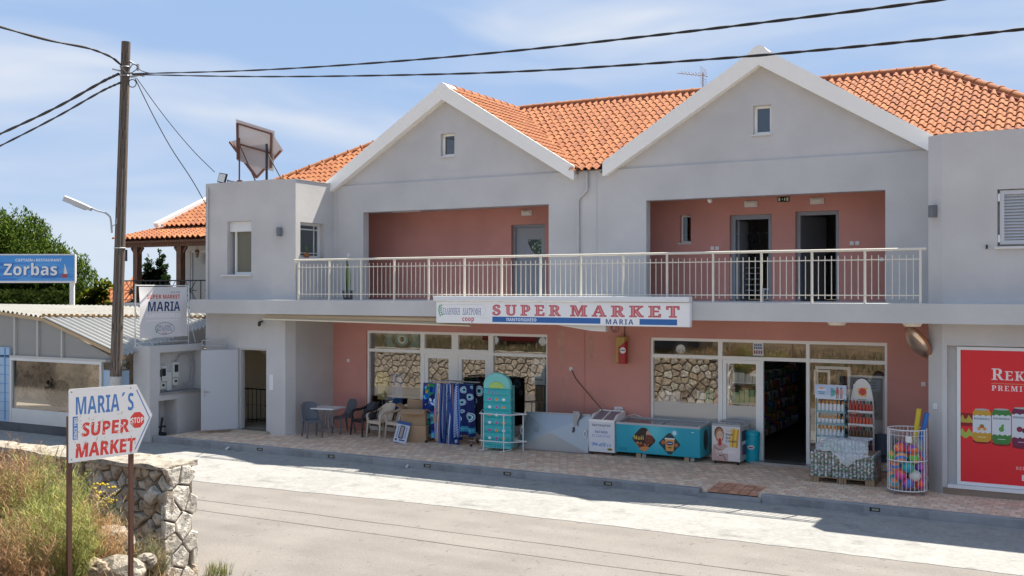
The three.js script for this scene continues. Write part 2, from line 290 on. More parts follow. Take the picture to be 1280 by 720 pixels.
// loggia: back wall with doors, ceiling, partition
const Lz = -1.5;
add('loggia_back_wall', poly([[-18.7, ST], [-13.67, ST], [-13.67, 5.62], [-12.65, 5.62], [-12.65, ST], [-7.62, ST], [-7.62, 5.67], [-6.59, 5.67], [-6.59, ST], [-6.035, ST], [-6.035, 5.70], [-5.04, 5.70], [-5.04, ST], [-2.5, ST], [-2.5, 6.15], [-18.7, 6.15]], Lz - 0.22, Lz, [rect(-8.885, -8.6, 5.03, 5.715)]), M.red, bld);
add('loggia_ceiling', [B(-18.6, -2.6, 6.09, 6.3, -1.75, -0.25), B(-10.7, -10.5, ST, 6.09, -1.5, -0.25)], M.wall, bld);
add('upper_room_shell', [B(-18.6, -2.6, 6.1, 6.25, -6, -1.75), B(-18.6, -2.6, ST, 6.1, -6.2, -6), B(-18.75, -18.6, ST, 6.1, -6, -1.75), B(-2.6, -2.45, ST, 6.1, -6, -1.75), B(-11.6, -11.45, ST, 6.1, -6, -1.75), B(-6.36, -6.26, ST, 6.1, -6, -1.75), B(-18.6, -2.6, 3.4, ST - 0.004, -6.1, -1.75)], M.room, bld);
function frameBars(x0, x1, y0, y1, w, z0, z1, bottom = true) { return [B(x0, x0 + w, y0, y1, z0, z1), B(x1 - w, x1, y0, y1, z0, z1), B(x0 + w, x1 - w, y1 - w, y1, z0, z1), ...(bottom ? [B(x0 + w, x1 - w, y0, y0 + w, z0, z1)] : [])]; }
{   // panelled grey door with leaf-pattern glass
  const z = Lz - 0.16, d = add('balcony_door', frameBars(-13.67, -12.65, ST, 5.62, 0.07, z - 0.05, z + 0.06, false), M.greyFrame, bld);
  const sh = [[-13.24, 5.22], [-12.83, 5.22], [-12.83, 4.84], [-12.90, 4.80], [-13.02, 4.83], [-13.14, 4.95], [-13.22, 5.10]];
  add('door_leaf', [poly(rect(-13.598, -12.722, ST + 0.01, 5.545), z - 0.04, z + 0.01, [sh]), ...[0.35].flatMap(() => frameBars(-13.48, -12.84, 3.75, 4.62, 0.02, z + 0.01, z + 0.018))], mat(0.33, 0.35, 0.37, 0.45), d);
  const leafy = canvas(128, 128, (g) => { g.fillStyle = '#20301c'; g.fillRect(0, 0, 128, 128); const r = rng(4); for (let i = 0; i < 70; i++) { g.fillStyle = ['#5c7a4a', '#8aa078', '#3c5a34', '#b9c4a6'][i % 4]; g.beginPath(); g.ellipse(r() * 128, r() * 128, 9, 4, r() * 6, 0, 7); g.fill(); } });
  const lp = new THREE.PlaneGeometry(0.5, 0.5); lp.translate(-13.03, 5.02, z - 0.02); add('pane', [lp], print(leafy, 0.15), d, { uv: 'own' });
  add('handle', [B(-12.80, -12.775, 4.45, 4.65, z + 0.01, z + 0.03), bar([-12.79, 4.58, z + 0.05], [-12.90, 4.58, z + 0.05], 0.012)], M.steel, d);
}
{   // open doorway with a hanging ring lamp behind it
  const z = Lz - 0.16, d = add('balcony_door', frameBars(-7.62, -6.59, ST, 5.67, 0.11, z - 0.06, z + 0.05, false), M.greyFrame, bld, { label: 'open grey framed balcony doorway with ring lamp inside' });
  add('door_leaf', [B(-7.5, -7.45, ST + 0.01, 5.55, z - 0.85, z - 0.08)], M.greyFrame, d);
  const ring = [0.17, 0.12].map((r, i) => { const t = new THREE.TorusGeometry(r, 0.014, 6, 28); if (i) t.rotateY(1.0); t.translate(-7.25, 5.16, -2.4); return t; });
  add('pendant_lamp', [...ring, bar([-7.25, 5.33, -2.4], [-7.25, 6.1, -2.4], 0.008)], M.black, bld);
  add('wall_moulding', [B(-11.4, -6.4, 5.45, 5.49, -5.99, -5.96)], M.white, bld);
}
{   // second doorway, its leaf swung inwards
  const z = Lz - 0.16, d = add('balcony_door', frameBars(-6.035, -5.04, ST, 5.70, 0.09, z - 0.06, z + 0.05, false), M.greyFrame, bld, { label: 'grey framed balcony doorway with door swung open inwards' });
  add('door_leaf', [sqbar([-5.93, 4.6, z - 0.05], [-5.55, 4.6, z - 0.85], 1.9, 0.045)].map((g) => { g = B(0, 0.86, ST + 0.01, 5.6, -0.02, 0.02); g.rotateY(1.1); g.translate(-5.94, 0, z - 0.05); return g; }), mat(0.12, 0.12, 0.13, 0.4), d);
}
{
  const f = add('loggia_window', frameBars(-8.885, -8.6, 5.03, 5.715, 0.045, Lz - 0.2, Lz - 0.13), M.pvc, bld);
  const g = B(0, 0.17, 5.08, 5.66, -0.004, 0.004); g.rotateY(0.5); g.translate(-8.83, 0, Lz - 0.18); add('pane', [g], M.glassPlain, f);
  add('sill', [B(-8.93, -8.57, 4.99, 5.029, Lz - 0.13, Lz + 0.03)], M.sill, f);
}
const lampGlass = mat(0.86, 0.80, 0.68, 0.35);
for (const [x, y] of [[-13.18, 5.93], [-7.09, 5.92], [-5.53, 5.93]]) { const l = add('bulkhead_lamp', [RB(x - 0.16, x + 0.16, y - 0.075, y + 0.075, Lz, Lz + 0.05, 0.02)], M.whitePaint, bld); add('lamp_glass', [RB(x - 0.12, x + 0.12, y - 0.045, y + 0.045, Lz + 0.03, Lz + 0.085, 0.03)], lampGlass, l); }
add('strip_light', [B(-17.0, -16.1, 6.02, 6.06, -0.75, -0.67)], M.whitePaint, bld);
{ const e = add('exit_sign', [RB(-6.45, -6.17, 5.94, 6.06, Lz, Lz + 0.03, 0.008)], M.black, bld); const pg = new THREE.PlaneGeometry(0.25, 0.095); pg.translate(-6.31, 6.0, Lz + 0.032); add('sign_face', [pg], print(canvas(128, 48, (g) => { g.fillStyle = '#0c100c'; g.fillRect(0, 0, 128, 48); g.fillStyle = '#dfe8d0'; g.fillRect(4, 4, 22, 40); g.fillRect(102, 4, 22, 40); g.beginPath(); g.moveTo(44, 24); g.lineTo(58, 12); g.lineTo(58, 36); g.fill(); g.fillRect(74, 8, 14, 32); }), 0.4), e, { uv: 'own' }); }
const plate = (x, y, z, n = 'socket_plate') => add(n, [RB(x - 0.045, x + 0.045, y - 0.045, y + 0.045, z - 0.005, z + 0.015, 0.006)], M.whitePaint, bld);
plate(-8.05, 4.88, Lz); plate(-7.93, 4.88, Lz); plate(-4.75, 4.93, Lz); plate(-4.63, 4.93, Lz); plate(-4.1, 4.55, Lz); plate(-18.02, 4.83, 0); plate(-18.02, 1.90, 0); plate(-11.15, 1.92, 0); plate(-3.02, 1.90, 0);
add('ceiling_fitting', [new THREE.SphereGeometry(0.06, 12, 8).translate(-7.75, 5.95, -0.4)], M.trim, bld);

// old salt stains on the red wall beside the joint
{
  const r = rng(314), st = mat(0.74, 0.40, 0.32, 0.95, { map: T.patch });
  for (const [x, y0, y1, w] of [[-11.42, 1.9, 2.95, 0.10], [-11.36, 0.95, 1.75, 0.07], [-10.62, 2.0, 2.8, 0.08], [-10.58, 1.0, 1.5, 0.05]]) {
    const L = [], Rr = []; for (let y = y0; y <= y1; y += 0.05) { const k = w * (0.25 + 0.9 * vnoise(y * 5 + x, 3)) * Math.min(1, (y - y0) * 5 + 0.1, (y1 - y) * 5 + 0.1), c = x + 0.06 * (vnoise(y * 2.2, x) - 0.5); L.push([c - k * (0.6 + 0.6 * r()), y]); Rr.push([c + k * (0.6 + 0.6 * r()), y]); }
    add('wall_stain', [poly(L.concat(Rr.reverse()), 0.0, 0.0025)], st, bld);
  }
}

// ---- shop fronts
function shopfront(x0, x1, top, verts, transoms, label) {
  const z0 = -0.14, z1 = -0.06;
  const g = [B(x0, x0 + 0.06, 0, top, z0, z1), B(x1 - 0.06, x1, 0, top, z0, z1), B(x0 + 0.06, x1 - 0.06, top - 0.07, top, z0, z1), ...verts.map(([a, b, y0 = 0, y1 = top - 0.07]) => B(a, b, y0, y1, z0, z1)), ...transoms.map(([a, b, y, y1]) => B(a, b, y, y1, z0, z1 - 0.003))];
  return add('shop_window', g, M.trim, bld, { label });
}
const pane = (parent, x0, x1, y0, y1, z = -0.10, m = M.glass) => { if (m === M.glass) { const g2 = new THREE.PlaneGeometry(x1 - x0, y1 - y0); g2.translate((x0 + x1) / 2, (y0 + y1) / 2, z - 0.016); add('pane', [g2], m, parent); } const g = new THREE.PlaneGeometry(x1 - x0, y1 - y0); g.translate((x0 + x1) / 2, (y0 + y1) / 2, z); add('pane', [g], m, parent); };
{
  const s = shopfront(-17.41, -11.81, 2.75, [[-15.651, -15.523], [-14.667, -14.467], [-13.546, -13.404]], [[-17.35, -15.651, 2.17, 2.25], [-15.523, -14.667, 2.15, 2.30], [-14.467, -13.546, 2.15, 2.30], [-13.404, -11.87, 2.17, 2.25], [-17.35, -15.651, 0, 0.12], [-13.404, -11.87, 0, 0.12]], 'cream framed shop window with double door behind the towels');
  pane(s, -17.35, -15.65, 2.25, 2.68); pane(s, -15.52, -14.667, 2.30, 2.68); pane(s, -14.467, -13.546, 2.30, 2.68); pane(s, -13.404, -11.87, 2.25, 2.68);
  pane(s, -17.35, -15.65, 0.12, 2.17); pane(s, -13.404, -11.87, 0.12, 2.17);
  for (const [a, b] of [[-15.52, -14.67], [-14.464, -13.55]]) { const l = add('door_leaf', [...frameBars(a, b, 0.01, 2.147, 0.10, -0.135, -0.075), B(a + 0.1, b - 0.1, 0.11, 0.4, -0.12, -0.09)], M.trim, s); pane(s, a + 0.1, b - 0.1, 0.4, 2.05); }
  add('door_handle', [bar([-14.73, 0.9, -0.05], [-14.73, 1.2, -0.05], 0.012), bar([-14.40, 0.9, -0.05], [-14.40, 1.2, -0.05], 0.012)], M.steel, s);
}
{
  const s = shopfront(-9.09, -3.74, 2.74, [[-7.445, -7.345], [-6.49, -6.4, 0, 2.27], [-5.449, -5.375]], [[-9.03, -7.445, 2.27, 2.35], [-7.345, -5.449, 2.27, 2.35], [-5.375, -3.80, 2.27, 2.35], [-9.03, -7.445, 0, 0.12], [-5.375, -3.80, 0, 0.15]], 'cream framed shop window with the open sliding door');
  pane(s, -9.03, -7.445, 2.35, 2.67); pane(s, -7.345, -5.449, 2.35, 2.67); pane(s, -5.375, -3.80, 2.35, 2.67);
  pane(s, -9.03, -7.445, 1.234, 2.27); pane(s, -5.375, -3.80, 0.15, 2.27);
  pane(s, -9.03, -7.445, 0.12, 1.23, -0.11, M.frost); pane(s, -9.03, -7.445, 0.12, 1.23, -0.095);
  add('door_leaf', frameBars(-7.34, -6.492, 0.01, 2.265, 0.08, -0.135, -0.075), M.trim, s); pane(s, -7.26, -6.572, 1.234, 2.185); pane(s, -7.26, -6.572, 0.09, 1.23, -0.11, M.frost); pane(s, -7.26, -6.572, 0.09, 1.23, -0.095);
  add('door_leaf', frameBars(-7.30, -6.45, 0.01, 2.265, 0.08, -0.22, -0.16), M.trim, s);
  add('inner_door_frame', [...frameBars(-5.3, -4.55, 0.02, 2.18, 0.06, -0.32, -0.27), ...frameBars(-5.32, -4.97, 1.55, 2.1, 0.05, -0.26, -0.22)], M.trim, s);
  const pg = new THREE.PlaneGeometry(0.24, 0.30); pg.translate(-6.52, 2.53, -0.085);
  add('paper_notice', [pg], print(canvas(96, 128, (g) => { g.fillStyle = '#d5d8dc'; g.fillRect(0, 0, 96, 128); g.fillStyle = '#2c3a66'; for (let i = 0; i < 4; i++) { g.fillRect(12 + i * 18, 16, 11, 20); g.fillRect(10 + i * 19, 44, 12, 20); } g.fillStyle = '#8e2b35'; for (let i = 0; i < 4; i++) g.fillRect(10 + i * 20, 78, 12, 32); }), 0.8), s, { uv: 'own' });
}
add('threshold', [B(-9.09, -3.74, -0.3, 0.012, -0.3, 0.02), B(-17.41, -11.81, -0.3, 0.012, -0.3, 0.02)], M.concrete, bld);
add('threshold_plate', [B(-6.6, -5.3, 0.0, 0.05, 0.03, 0.28)], M.steel, bld);
// ---- shop interior
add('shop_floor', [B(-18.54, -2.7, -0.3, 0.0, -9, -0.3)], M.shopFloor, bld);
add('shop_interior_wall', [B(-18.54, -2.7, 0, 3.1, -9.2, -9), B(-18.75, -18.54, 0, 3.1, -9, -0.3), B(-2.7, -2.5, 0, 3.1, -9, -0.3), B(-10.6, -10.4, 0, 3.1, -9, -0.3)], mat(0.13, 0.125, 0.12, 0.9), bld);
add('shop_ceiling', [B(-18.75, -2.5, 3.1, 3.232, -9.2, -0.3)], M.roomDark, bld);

// ---- left wing: stair entry below, room above
{
  const up = csg(plan([[-21.55, -1.75], [-18.54, -1.75], [-18.54, 1.6], [-19.12, 1.87], [-21.55, 1.87]], ST, 6.822), [B(-20.738, -19.861, 4.284, 5.742, -0.6, 2.2), B(-18.8, -18.3, 4.73, 5.69, 0.42, 1.41), B(-20.6, -18.7, 3.9, 6.0, 0.45, 1.3)]);
  add('left_wing', [up], M.wall, bld);
  const low = csg(plan([[-21.55, -4.5], [-18.54, -4.5], [-18.54, 1.6], [-18.66, 1.87], [-21.55, 1.87]], -0.25, SB), [B(-20.33, -19.319, 0.07, 2.28, -3.5, 2.2), B(-21.42, -18.75, 0.07, 2.7, -0.4, 1.62)]);
  add('left_wing_ground_floor', [low], M.wall, bld);
  // front window with half-let-down roller shutter
  const f = add('wing_window', frameBars(-20.62, -19.861, 4.284, 5.742, 0.07, 1.62, 1.70), M.pvc, bld);
  add('shutter_box', [RB(-20.735, -19.863, 5.46, 5.74, 1.60, 1.78, 0.01)], M.pvc, f);
  add('pane', [B(-20.55, -19.93, 4.354, 5.47, 1.655, 1.663)], phys(0.16, 0.15, 0.10, 0.3, { ior: 1.5 }), f);
  add('sill', [B(-20.93, -19.84, 4.235, 4.28, 1.70, 1.93)], M.sill, f);
  // side window with glazing bars
  const s = add('wing_side_window', [B(-18.78, -18.70, 4.73, 5.69, 1.34, 1.41), B(-18.78, -18.70, 4.73, 5.69, 0.42, 0.49), B(-18.78, -18.70, 5.62, 5.69, 0.49, 1.34), B(-18.78, -18.70, 4.73, 4.80, 0.49, 1.34), B(-18.75, -18.72, 5.50, 5.53, 0.49, 1.34), B(-18.75, -18.72, 4.80, 5.62, 0.62, 0.65), B(-18.75, -18.72, 4.80, 5.62, 1.2, 1.23), B(-18.75, -18.72, 4.86, 4.88, 0.49, 1.34)], M.pvc, bld);
  add('pane', [B(-18.74, -18.735, 4.8, 5.62, 0.49, 1.34)], phys(0.05, 0.06, 0.07, 0.05, { ior: 1.7 }), s);
  add('sill', [B(-18.70, -18.50, 4.69, 4.73, 0.40, 1.43)], M.sill, s);
  // door leaf swung open to the street, threshold step, stairwell
  const d = add('stair_door', frameBars(-20.33, -19.319, 0.075, 2.28, 0.05, 1.74, 1.82, false), M.wall, bld);
  const lf = RB(-0.98, 0, 0.08, 2.24, -0.02, 0.02, 0.008); lf.rotateY(0.95); lf.translate(-20.31, 0, 1.9); add('door_leaf', [lf], mat(0.50, 0.51, 0.535, 0.45), d, { label: 'grey metal door standing open towards the street' });
  const h = [RB(-0.93, -0.89, 0.98, 1.2, -0.03, -0.02, 0.004), bar([-0.91, 1.12, -0.06], [-0.78, 1.12, -0.06], 0.013), bar([-0.91, 1.12, -0.06], [-0.91, 1.12, 0.0], 0.013), RB(-0.93, -0.89, 0.98, 1.2, 0.02, 0.03, 0.004), bar([-0.91, 1.12, 0.06], [-0.78, 1.12, 0.06], 0.011), bar([-0.91, 1.12, 0.0], [-0.91, 1.12, 0.06], 0.011), bar([-0.91, 1.02, 0.02], [-0.91, 1.02, 0.05], 0.015)]; h.forEach((g) => { g.rotateY(0.95); g.translate(-20.31, 0, 1.9); }); add('handle', h, M.steel, d);
  add('door_step', [B(-20.5, -19.2, -0.1, 0.07, 1.60, 2.02)], mat(0.42, 0.36, 0.28, 0.7), bld);
  const st = [bar([-21.38, 1.05, 0.8], [-19.0, 1.05, 0.8], 0.02)]; for (let x = -21.3; x < -19; x += 0.16) { st.push(bar([x, 0.1, 0.8], [x, 1.05, 0.8], 0.010)); st.push(new THREE.SphereGeometry(0.025, 6, 5).translate(x, 0.6, 0.8)); } st.push(bar([-21.38, 0.18, 0.8], [-19.0, 0.18, 0.8], 0.012));
  add('stair_railing', st, M.iron, bld);
  add('stair_soffit', [poly([[-21.415, 2.69], [-18.76, 2.69], [-18.76, 1.4], [-21.415, 2.35]], -0.3, 0.6), B(-21.415, -18.76, 0.08, 2.69, -0.395, -0.3), B(-21.415, -21.40, 0.08, 2.35, -0.3, 1.6)], mat(0.78, 0.66, 0.48, 0.9), bld);
  add('stair_floor', [B(-21.41, -18.8, 0.05, 0.078, -0.38, 1.6)], mat(0.3, 0.27, 0.22, 0.5), bld);
  add('intercom', [RB(-19.20, -19.06, 1.18, 1.60, 1.868, 1.895, 0.008), B(-19.16, -19.10, 1.26, 1.40, 1.894, 1.9)], M.whitePaint, bld);
  const wl = add('wall_lamp', [RB(-18.95, -18.83, 5.30, 5.53, 1.78, 1.9, 0.01)], mat(0.16, 0.17, 0.18, 0.5), bld);
  add('security_camera', [bar([-19.46, 3.02, 1.87], [-19.46, 3.0, 1.98], 0.02), bar([-19.50, 2.98, 1.94], [-19.36, 2.93, 2.1], 0.045, 10)], M.black, bld);
  add('roof_conduit', [tube([[-21.45, 6.7, 1.9], [-21.45, 5, 1.9], [-21.45, ST, 1.9]], 0.03, 16, 6)], M.wall, bld);
  add('parapet_cap', [B(-21.57, -18.52, 6.822, 6.835, -1.75, 1.6)], M.wall, bld);
}
// ---- right wing with louvred shutter above and a poster recess below
{
  const up = csg(plan([[-2.72, -1.75], [9, -1.75], [9, 1.87], [-2.443, 1.87], [-2.72, 1.60]], ST, 6.82), [B(-1.49, -0.35, 4.664, 5.72, 1.75, 2.2)]);
  add('right_wing', [up], M.wall, bld);
  const low = csg(plan([[-2.72, -1.75], [9, -1.75], [9, 1.87], [-2.443, 1.87], [-2.72, 1.60]], -0.2, SB), [B(-2.36, 6, 0.14, 2.81, 1.72, 2.2)]);
  add('right_wing_ground_floor', [low], M.wall, bld);
  add('skirting', [B(-2.43, 9, 0.0, 0.125, 1.8, 1.885), B(-2.735, -2.70, 0, 0.125, 0.0, 1.58)], mat(0.30, 0.22, 0.16, 0.7, { map: T.patch }), bld);
  const sh = add('window_shutter', frameBars(-1.45, -0.38, 4.70, 5.70, 0.075, 1.76, 1.84), mat(0.56, 0.57, 0.59, 0.5), bld);
  const sm2 = mat(0.56, 0.57, 0.59, 0.5);
  for (let i = 0; i < 15; i++) { const g = B(-1.375, -0.455, -0.032, 0.032, -0.006, 0.006); g.rotateX(-0.75); g.translate(0, 4.815 + i * 0.057, 1.80); add('slat', [g], sm2, sh); }
  for (const y of [5.50, 4.74]) add('hinge', [B(-1.485, -1.445, y, y + 0.14, 1.82, 1.86)], M.whitePaint, sh);
  add('sill', [B(-1.54, -0.3, 4.615, 4.66, 1.70, 1.93)], M.sill, sh);
  add('wall_lamp', [(() => { const g = RB(-0.06, 0.06, 5.25, 5.48, -0.04, 0.09, 0.01); g.rotateY(-0.78); g.translate(-2.60, 0, 1.76); return g; })()], mat(0.16, 0.17, 0.18, 0.5), bld);
  add('light_switch', [(() => { const g = RB(-0.055, 0.055, 1.58, 1.70, -0.005, 0.02, 0.005); g.rotateY(-0.78); g.translate(-2.58, 0, 1.745); return g; })()], M.whitePaint, bld);
  add('shutter_hook', [bar([-1.66, 4.66, 1.87], [-1.66, 4.66, 1.93], 0.015), B(-1.68, -1.65, 4.62, 4.70, 1.91, 1.94)], M.black, bld);
}
// slab lamps
for (const x of [-4.35, -2.95]) add('slab_lamp', [new THREE.CylinderGeometry(0.19, 0.15, 0.07, 20).translate(x, SB - 0.035, 2.05)], lampGlass, bld);

// ---- balcony railing: posts, balusters and rails one by one
{
  const zr = 2.40, x0 = -17.747, rl = add('balcony_railing', [bar([x0 - 0.14, 4.625, zr], [-2.66, 4.625, zr], 0.026, 8), B(x0, -2.76, 4.425, 4.445, zr - 0.014, zr + 0.014), B(x0, -2.76, 3.745, 3.765, zr - 0.014, zr + 0.014)], M.rail, bld);
  for (let i = 0; i <= 15; i++) add('post', [B(x0 - 0.02 + i * 0.9993, x0 + 0.02 + i * 0.9993, ST, 4.61, zr - 0.021, zr + 0.021)], M.rail, rl);
  for (let i = 0; i < 15; i++) for (let k = 1; k <= 7; k++) { const x = x0 + (i + k / 8) * 0.9993; add('baluster', [bar([x, 3.68, zr], [x, 4.52, zr], 0.0078, 6)], M.rail, rl); }
  add('stay', [bar([x0 - 0.12, 4.62, zr], [-18.5, 4.1, 1.66], 0.014)], M.rail, rl);
}
// ================================================================ tiled roof
const roof = add('roof', [
  // decking: front slope of the hipped main roof, its back slope and hips, and the two gable roofs
  quad([-21.3, 6.70, -0.04], [0.7, 6.70, -0.04], [-3.32, 9.12, -4], [-17.3, 9.12, -4]), quad([0.7, 6.72, -8], [-21.3, 6.72, -8], [-17.3, 9.12, -4], [-3.32, 9.12, -4]),
  quad([-21.3, 6.70, -8], [-21.3, 6.70, -0.04], [-17.3, 9.12, -4], [-17.3, 9.12, -4.001]), quad([0.7, 6.70, -0.04], [0.7, 6.70, -8], [-3.32, 9.12, -4.001], [-3.32, 9.12, -4]),
  ...[-14.84, -6.44].flatMap((xr) => [quad([xr - 3.9, 6.70, 0.1], [xr, 9.13, 0.1], [xr, 9.13, -4], [xr - 3.9, 6.70, -0.2]), quad([xr, 9.13, 0.1], [xr + 3.9, 6.70, 0.1], [xr + 3.9, 6.70, -0.2], [xr, 9.13, -4])]),
  B(-21.3, 0.7, 6.6, 6.7, -8, -0.3),
], M.terraDark, bld, { label: 'terracotta barrel tile roof with ridges and hips' });
{
  const W = 0.192, L = 0.36, EXP = 0.295;
  const mk = (seed) => {
    const r = rng(seed), n = 11, a = [], pr = [];
    for (let i = 0; i <= n; i++) { const s = i / n; pr.push([(s - 0.5) * W * 1.04, s < 0.72 ? 0.066 * Math.sin(Math.PI * s / 0.72) ** 0.62 : -0.006 * Math.sin(Math.PI * (s - 0.72) / 0.28)]); }
    const up = (p, z) => [p[0] * (z > 0 ? 1 : 0.94), p[1] + (z > 0 ? 0.036 : 0.004), z > 0 ? L / 2 : -L / 2];
    const lo = (p) => [p[0], p[1] + 0.036 - 0.022, L / 2 - 0.002];
    for (let i = 0; i < n; i++) {
      const A = up(pr[i], -1), Bq = up(pr[i + 1], -1), C = up(pr[i + 1], 1), D = up(pr[i], 1), E = lo(pr[i]), F = lo(pr[i + 1]);
      a.push(...A, ...D, ...C, ...A, ...C, ...Bq, ...D, ...E, ...F, ...D, ...F, ...C);
    }
    const g = new THREE.BufferGeometry(); g.setAttribute('position', new THREE.Float32BufferAttribute(a, 3)); const gg = toCreasedNormals(g, 0.9);
    gg.setAttribute('uv', new THREE.Float32BufferAttribute(new Float32Array(a.length / 3 * 2), 2)); boxUV(gg); const u = gg.attributes.uv, ox = r() * 5; for (let i = 0; i < u.count; i++) u.setXY(i, u.getX(i) + ox, u.getY(i) + ox * 1.7); return gg;
  };
  const geos = [mk(1), mk(2), mk(3)], tiles = [], r = rng(99);
  const o = org.get(roof), dn = (f) => f;
  // slope: origin on the eave, a = along the eave, u = up the slope, both unit; cells kept by a test on (x, z)
  function slope(origin, a, u, cols, rows, keep) {
    const n = new THREE.Vector3().crossVectors(a, u.clone()).normalize(); if (n.y < 0) n.negate();
    const down = u.clone().negate(), ax = new THREE.Vector3().crossVectors(n, down).normalize();
    for (let i = 0; i < cols; i++) for (let j = 0; j < rows; j++) {
      const p = origin.clone().addScaledVector(a, (i + 0.5) * W + rr(-0.006, 0.006, r)).addScaledVector(u, (j + 0.5) * EXP + rr(-0.008, 0.008, r)).addScaledVector(n, 0.035);
      if (!keep(p.x, p.z)) continue;
      const q = new THREE.Quaternion().setFromRotationMatrix(new THREE.Matrix4().makeBasis(ax, n, down)); q.multiply(new THREE.Quaternion().setFromEuler(new THREE.Euler(rr(-0.006, 0.012, r), rr(-0.015, 0.015, r), rr(-0.02, 0.02, r))));
      tiles.push({ p, q, g: Math.floor(r() * 3), m: Math.min(3, Math.floor(r() * r() * 4.6)), d: p.distanceTo(camera.position) });
    }
  }
  const uF = V(0, 2.4, -4.05).normalize();
  slope(V(-21.5, 6.74, 0.12), V(1, 0, 0), uF, 118, 16, (x, z) => {
    const t = -z + 0.05; if (t > 4.0) return false;
    if (x < -17.3 - (4 - t) + 0.08 || x > -3.32 + (4 - t) - 0.1) return false;   // hips
    if (Math.abs(x + 14.84) < 3.95 && t < 4 - 1.03 * Math.abs(x + 14.84) - 0.06) return false;
    if (Math.abs(x + 6.44) < 3.95 && t < 4 - 1.03 * Math.abs(x + 6.44) + 0.10) return false;
    return true;
  });
  slope(V(-10.93, 6.74, 0.12), V(0, 0, -1), V(-3.9, 2.43, 0).normalize(), 22, 16, (x, z) => { const dx = x + 14.84, t = -z; return dx > 0.1 && t < 4 - 1.03 * dx + 0.06; });
  tiles.sort((a, b) => a.d - b.d);
  const rest = [];
  tiles.forEach((t, i) => {
    if (i < 300) { const m = new THREE.Mesh(geos[t.g], M.terra[t.m]); m.name = 'roof_tile'; m.position.copy(t.p).sub(V(...o)); m.quaternion.copy(t.q); roof.add(m); }
    else { const g = geos[t.g].clone(); g.applyMatrix4(new THREE.Matrix4().compose(t.p, t.q, V(1, 1, 1))); rest.push([g, t.m]); }
  });
  for (let k = 0; k < 1; k++) {   // the farther tiles, one part; tone by vertex colour
    const gs = rest.map(([g, m]) => { const c = M.terra[m].color, n = g.attributes.position.count, a = new Float32Array(n * 3); for (let i = 0; i < n; i++) { a[3 * i] = c.r; a[3 * i + 1] = c.g; a[3 * i + 2] = c.b; } g.setAttribute('color', new THREE.BufferAttribute(a, 3)); return g; });
    const m = add('roof_tiles', gs, new THREE.MeshStandardMaterial({ roughness: 0.85, map: T.tile, vertexColors: true, bumpMap: T.fine, bumpScale: 0.002 }), roof, { uv: 'own' }); m.userData.kind = 'stuff';
  }
  // ridge and hip caps, each a half round tile, on a bed of red mortar
  const cap = (() => { const g = new THREE.CylinderGeometry(0.115, 0.135, 0.44, 12, 1, true, -Math.PI / 2, Math.PI); g.rotateX(-Math.PI / 2); const e = new THREE.TorusGeometry(0.132, 0.024, 5, 12, Math.PI); e.translate(0, 0, 0.20); return boxUV(merge([g, e])); })();
  function caps(a, b) {
    const A = V(...a), Bv = V(...b), d = Bv.clone().sub(A), L2 = d.length(); d.normalize(); const n = Math.round(L2 / 0.4);
    const side = new THREE.Vector3().crossVectors(V(0, 1, 0), d).normalize(), up = new THREE.Vector3().crossVectors(d, side);
    for (let i = 0; i < n; i++) { const m = new THREE.Mesh(cap, M.terra[Math.floor(r() * 3)]); m.name = 'ridge_tile'; m.position.copy(A).addScaledVector(d, (i + 0.5) * L2 / n).addScaledVector(up, -0.02).sub(V(...o)); m.quaternion.setFromRotationMatrix(new THREE.Matrix4().makeBasis(side, up, d)).multiply(new THREE.Quaternion().setFromEuler(new THREE.Euler(0.03, 0, 0))); roof.add(m); }
    return sqbar(a.map((v, k) => v - (k === 1 ? 0.11 : 0)), b.map((v, k) => v - (k === 1 ? 0.11 : 0)), 0.34, 0.20);
  }
  const bed = [caps([-14.7, 9.23, -4], [-3.32, 9.23, -4]), caps([0.7, 6.84, 0.05], [-3.32, 9.23, -4]), caps([-21.3, 6.84, 0.05], [-17.3, 9.23, -4]), caps([-14.84, 9.2, 0.0], [-14.84, 9.2, -4])];
  // cut tiles bedded in the valleys
  bed.push(sqbar([-10.98, 6.84, 0.02], [-14.75, 9.19, -3.93], 0.30, 0.05));
  add('ridge_mortar', bed, M.terraDark, roof);
}
{   // television aerial on the roof
  const t = thing('roof_aerial', 'thin metal television aerial on the roof beside the right gable', 'aerial', [-8.46, 8.3, -2]);
  add('mast', [bar([-8.46, 8.2, -2], [-8.46, 9.30, -2], 0.02)], M.steel, t);
  const d = [0.86, 0.02, 0.5], P = (k) => [-8.46 - 0.55 + k * 0.8, 9.34 - k * 0.16, -2];
  const b = [bar(P(-0.15), P(0.85), 0.012)]; for (let k = 0; k <= 6; k++) { const q = P(k * 0.12), l = 0.16 + 0.015 * k; b.push(bar([q[0], q[1], q[2] - l], [q[0] + 0.04, q[1] + 0.02, q[2] + l], 0.006)); }
  for (const s of [-1, 1]) for (let k = 0; k < 4; k++) b.push(bar([-8.46 + 0.02, 9.2 + s * (0.04 + k * 0.05), -2.25], [-8.46 + 0.02, 9.2 + s * (0.06 + k * 0.05), -1.75], 0.006));
  add('antenna_rods', b, M.steel, t);
}

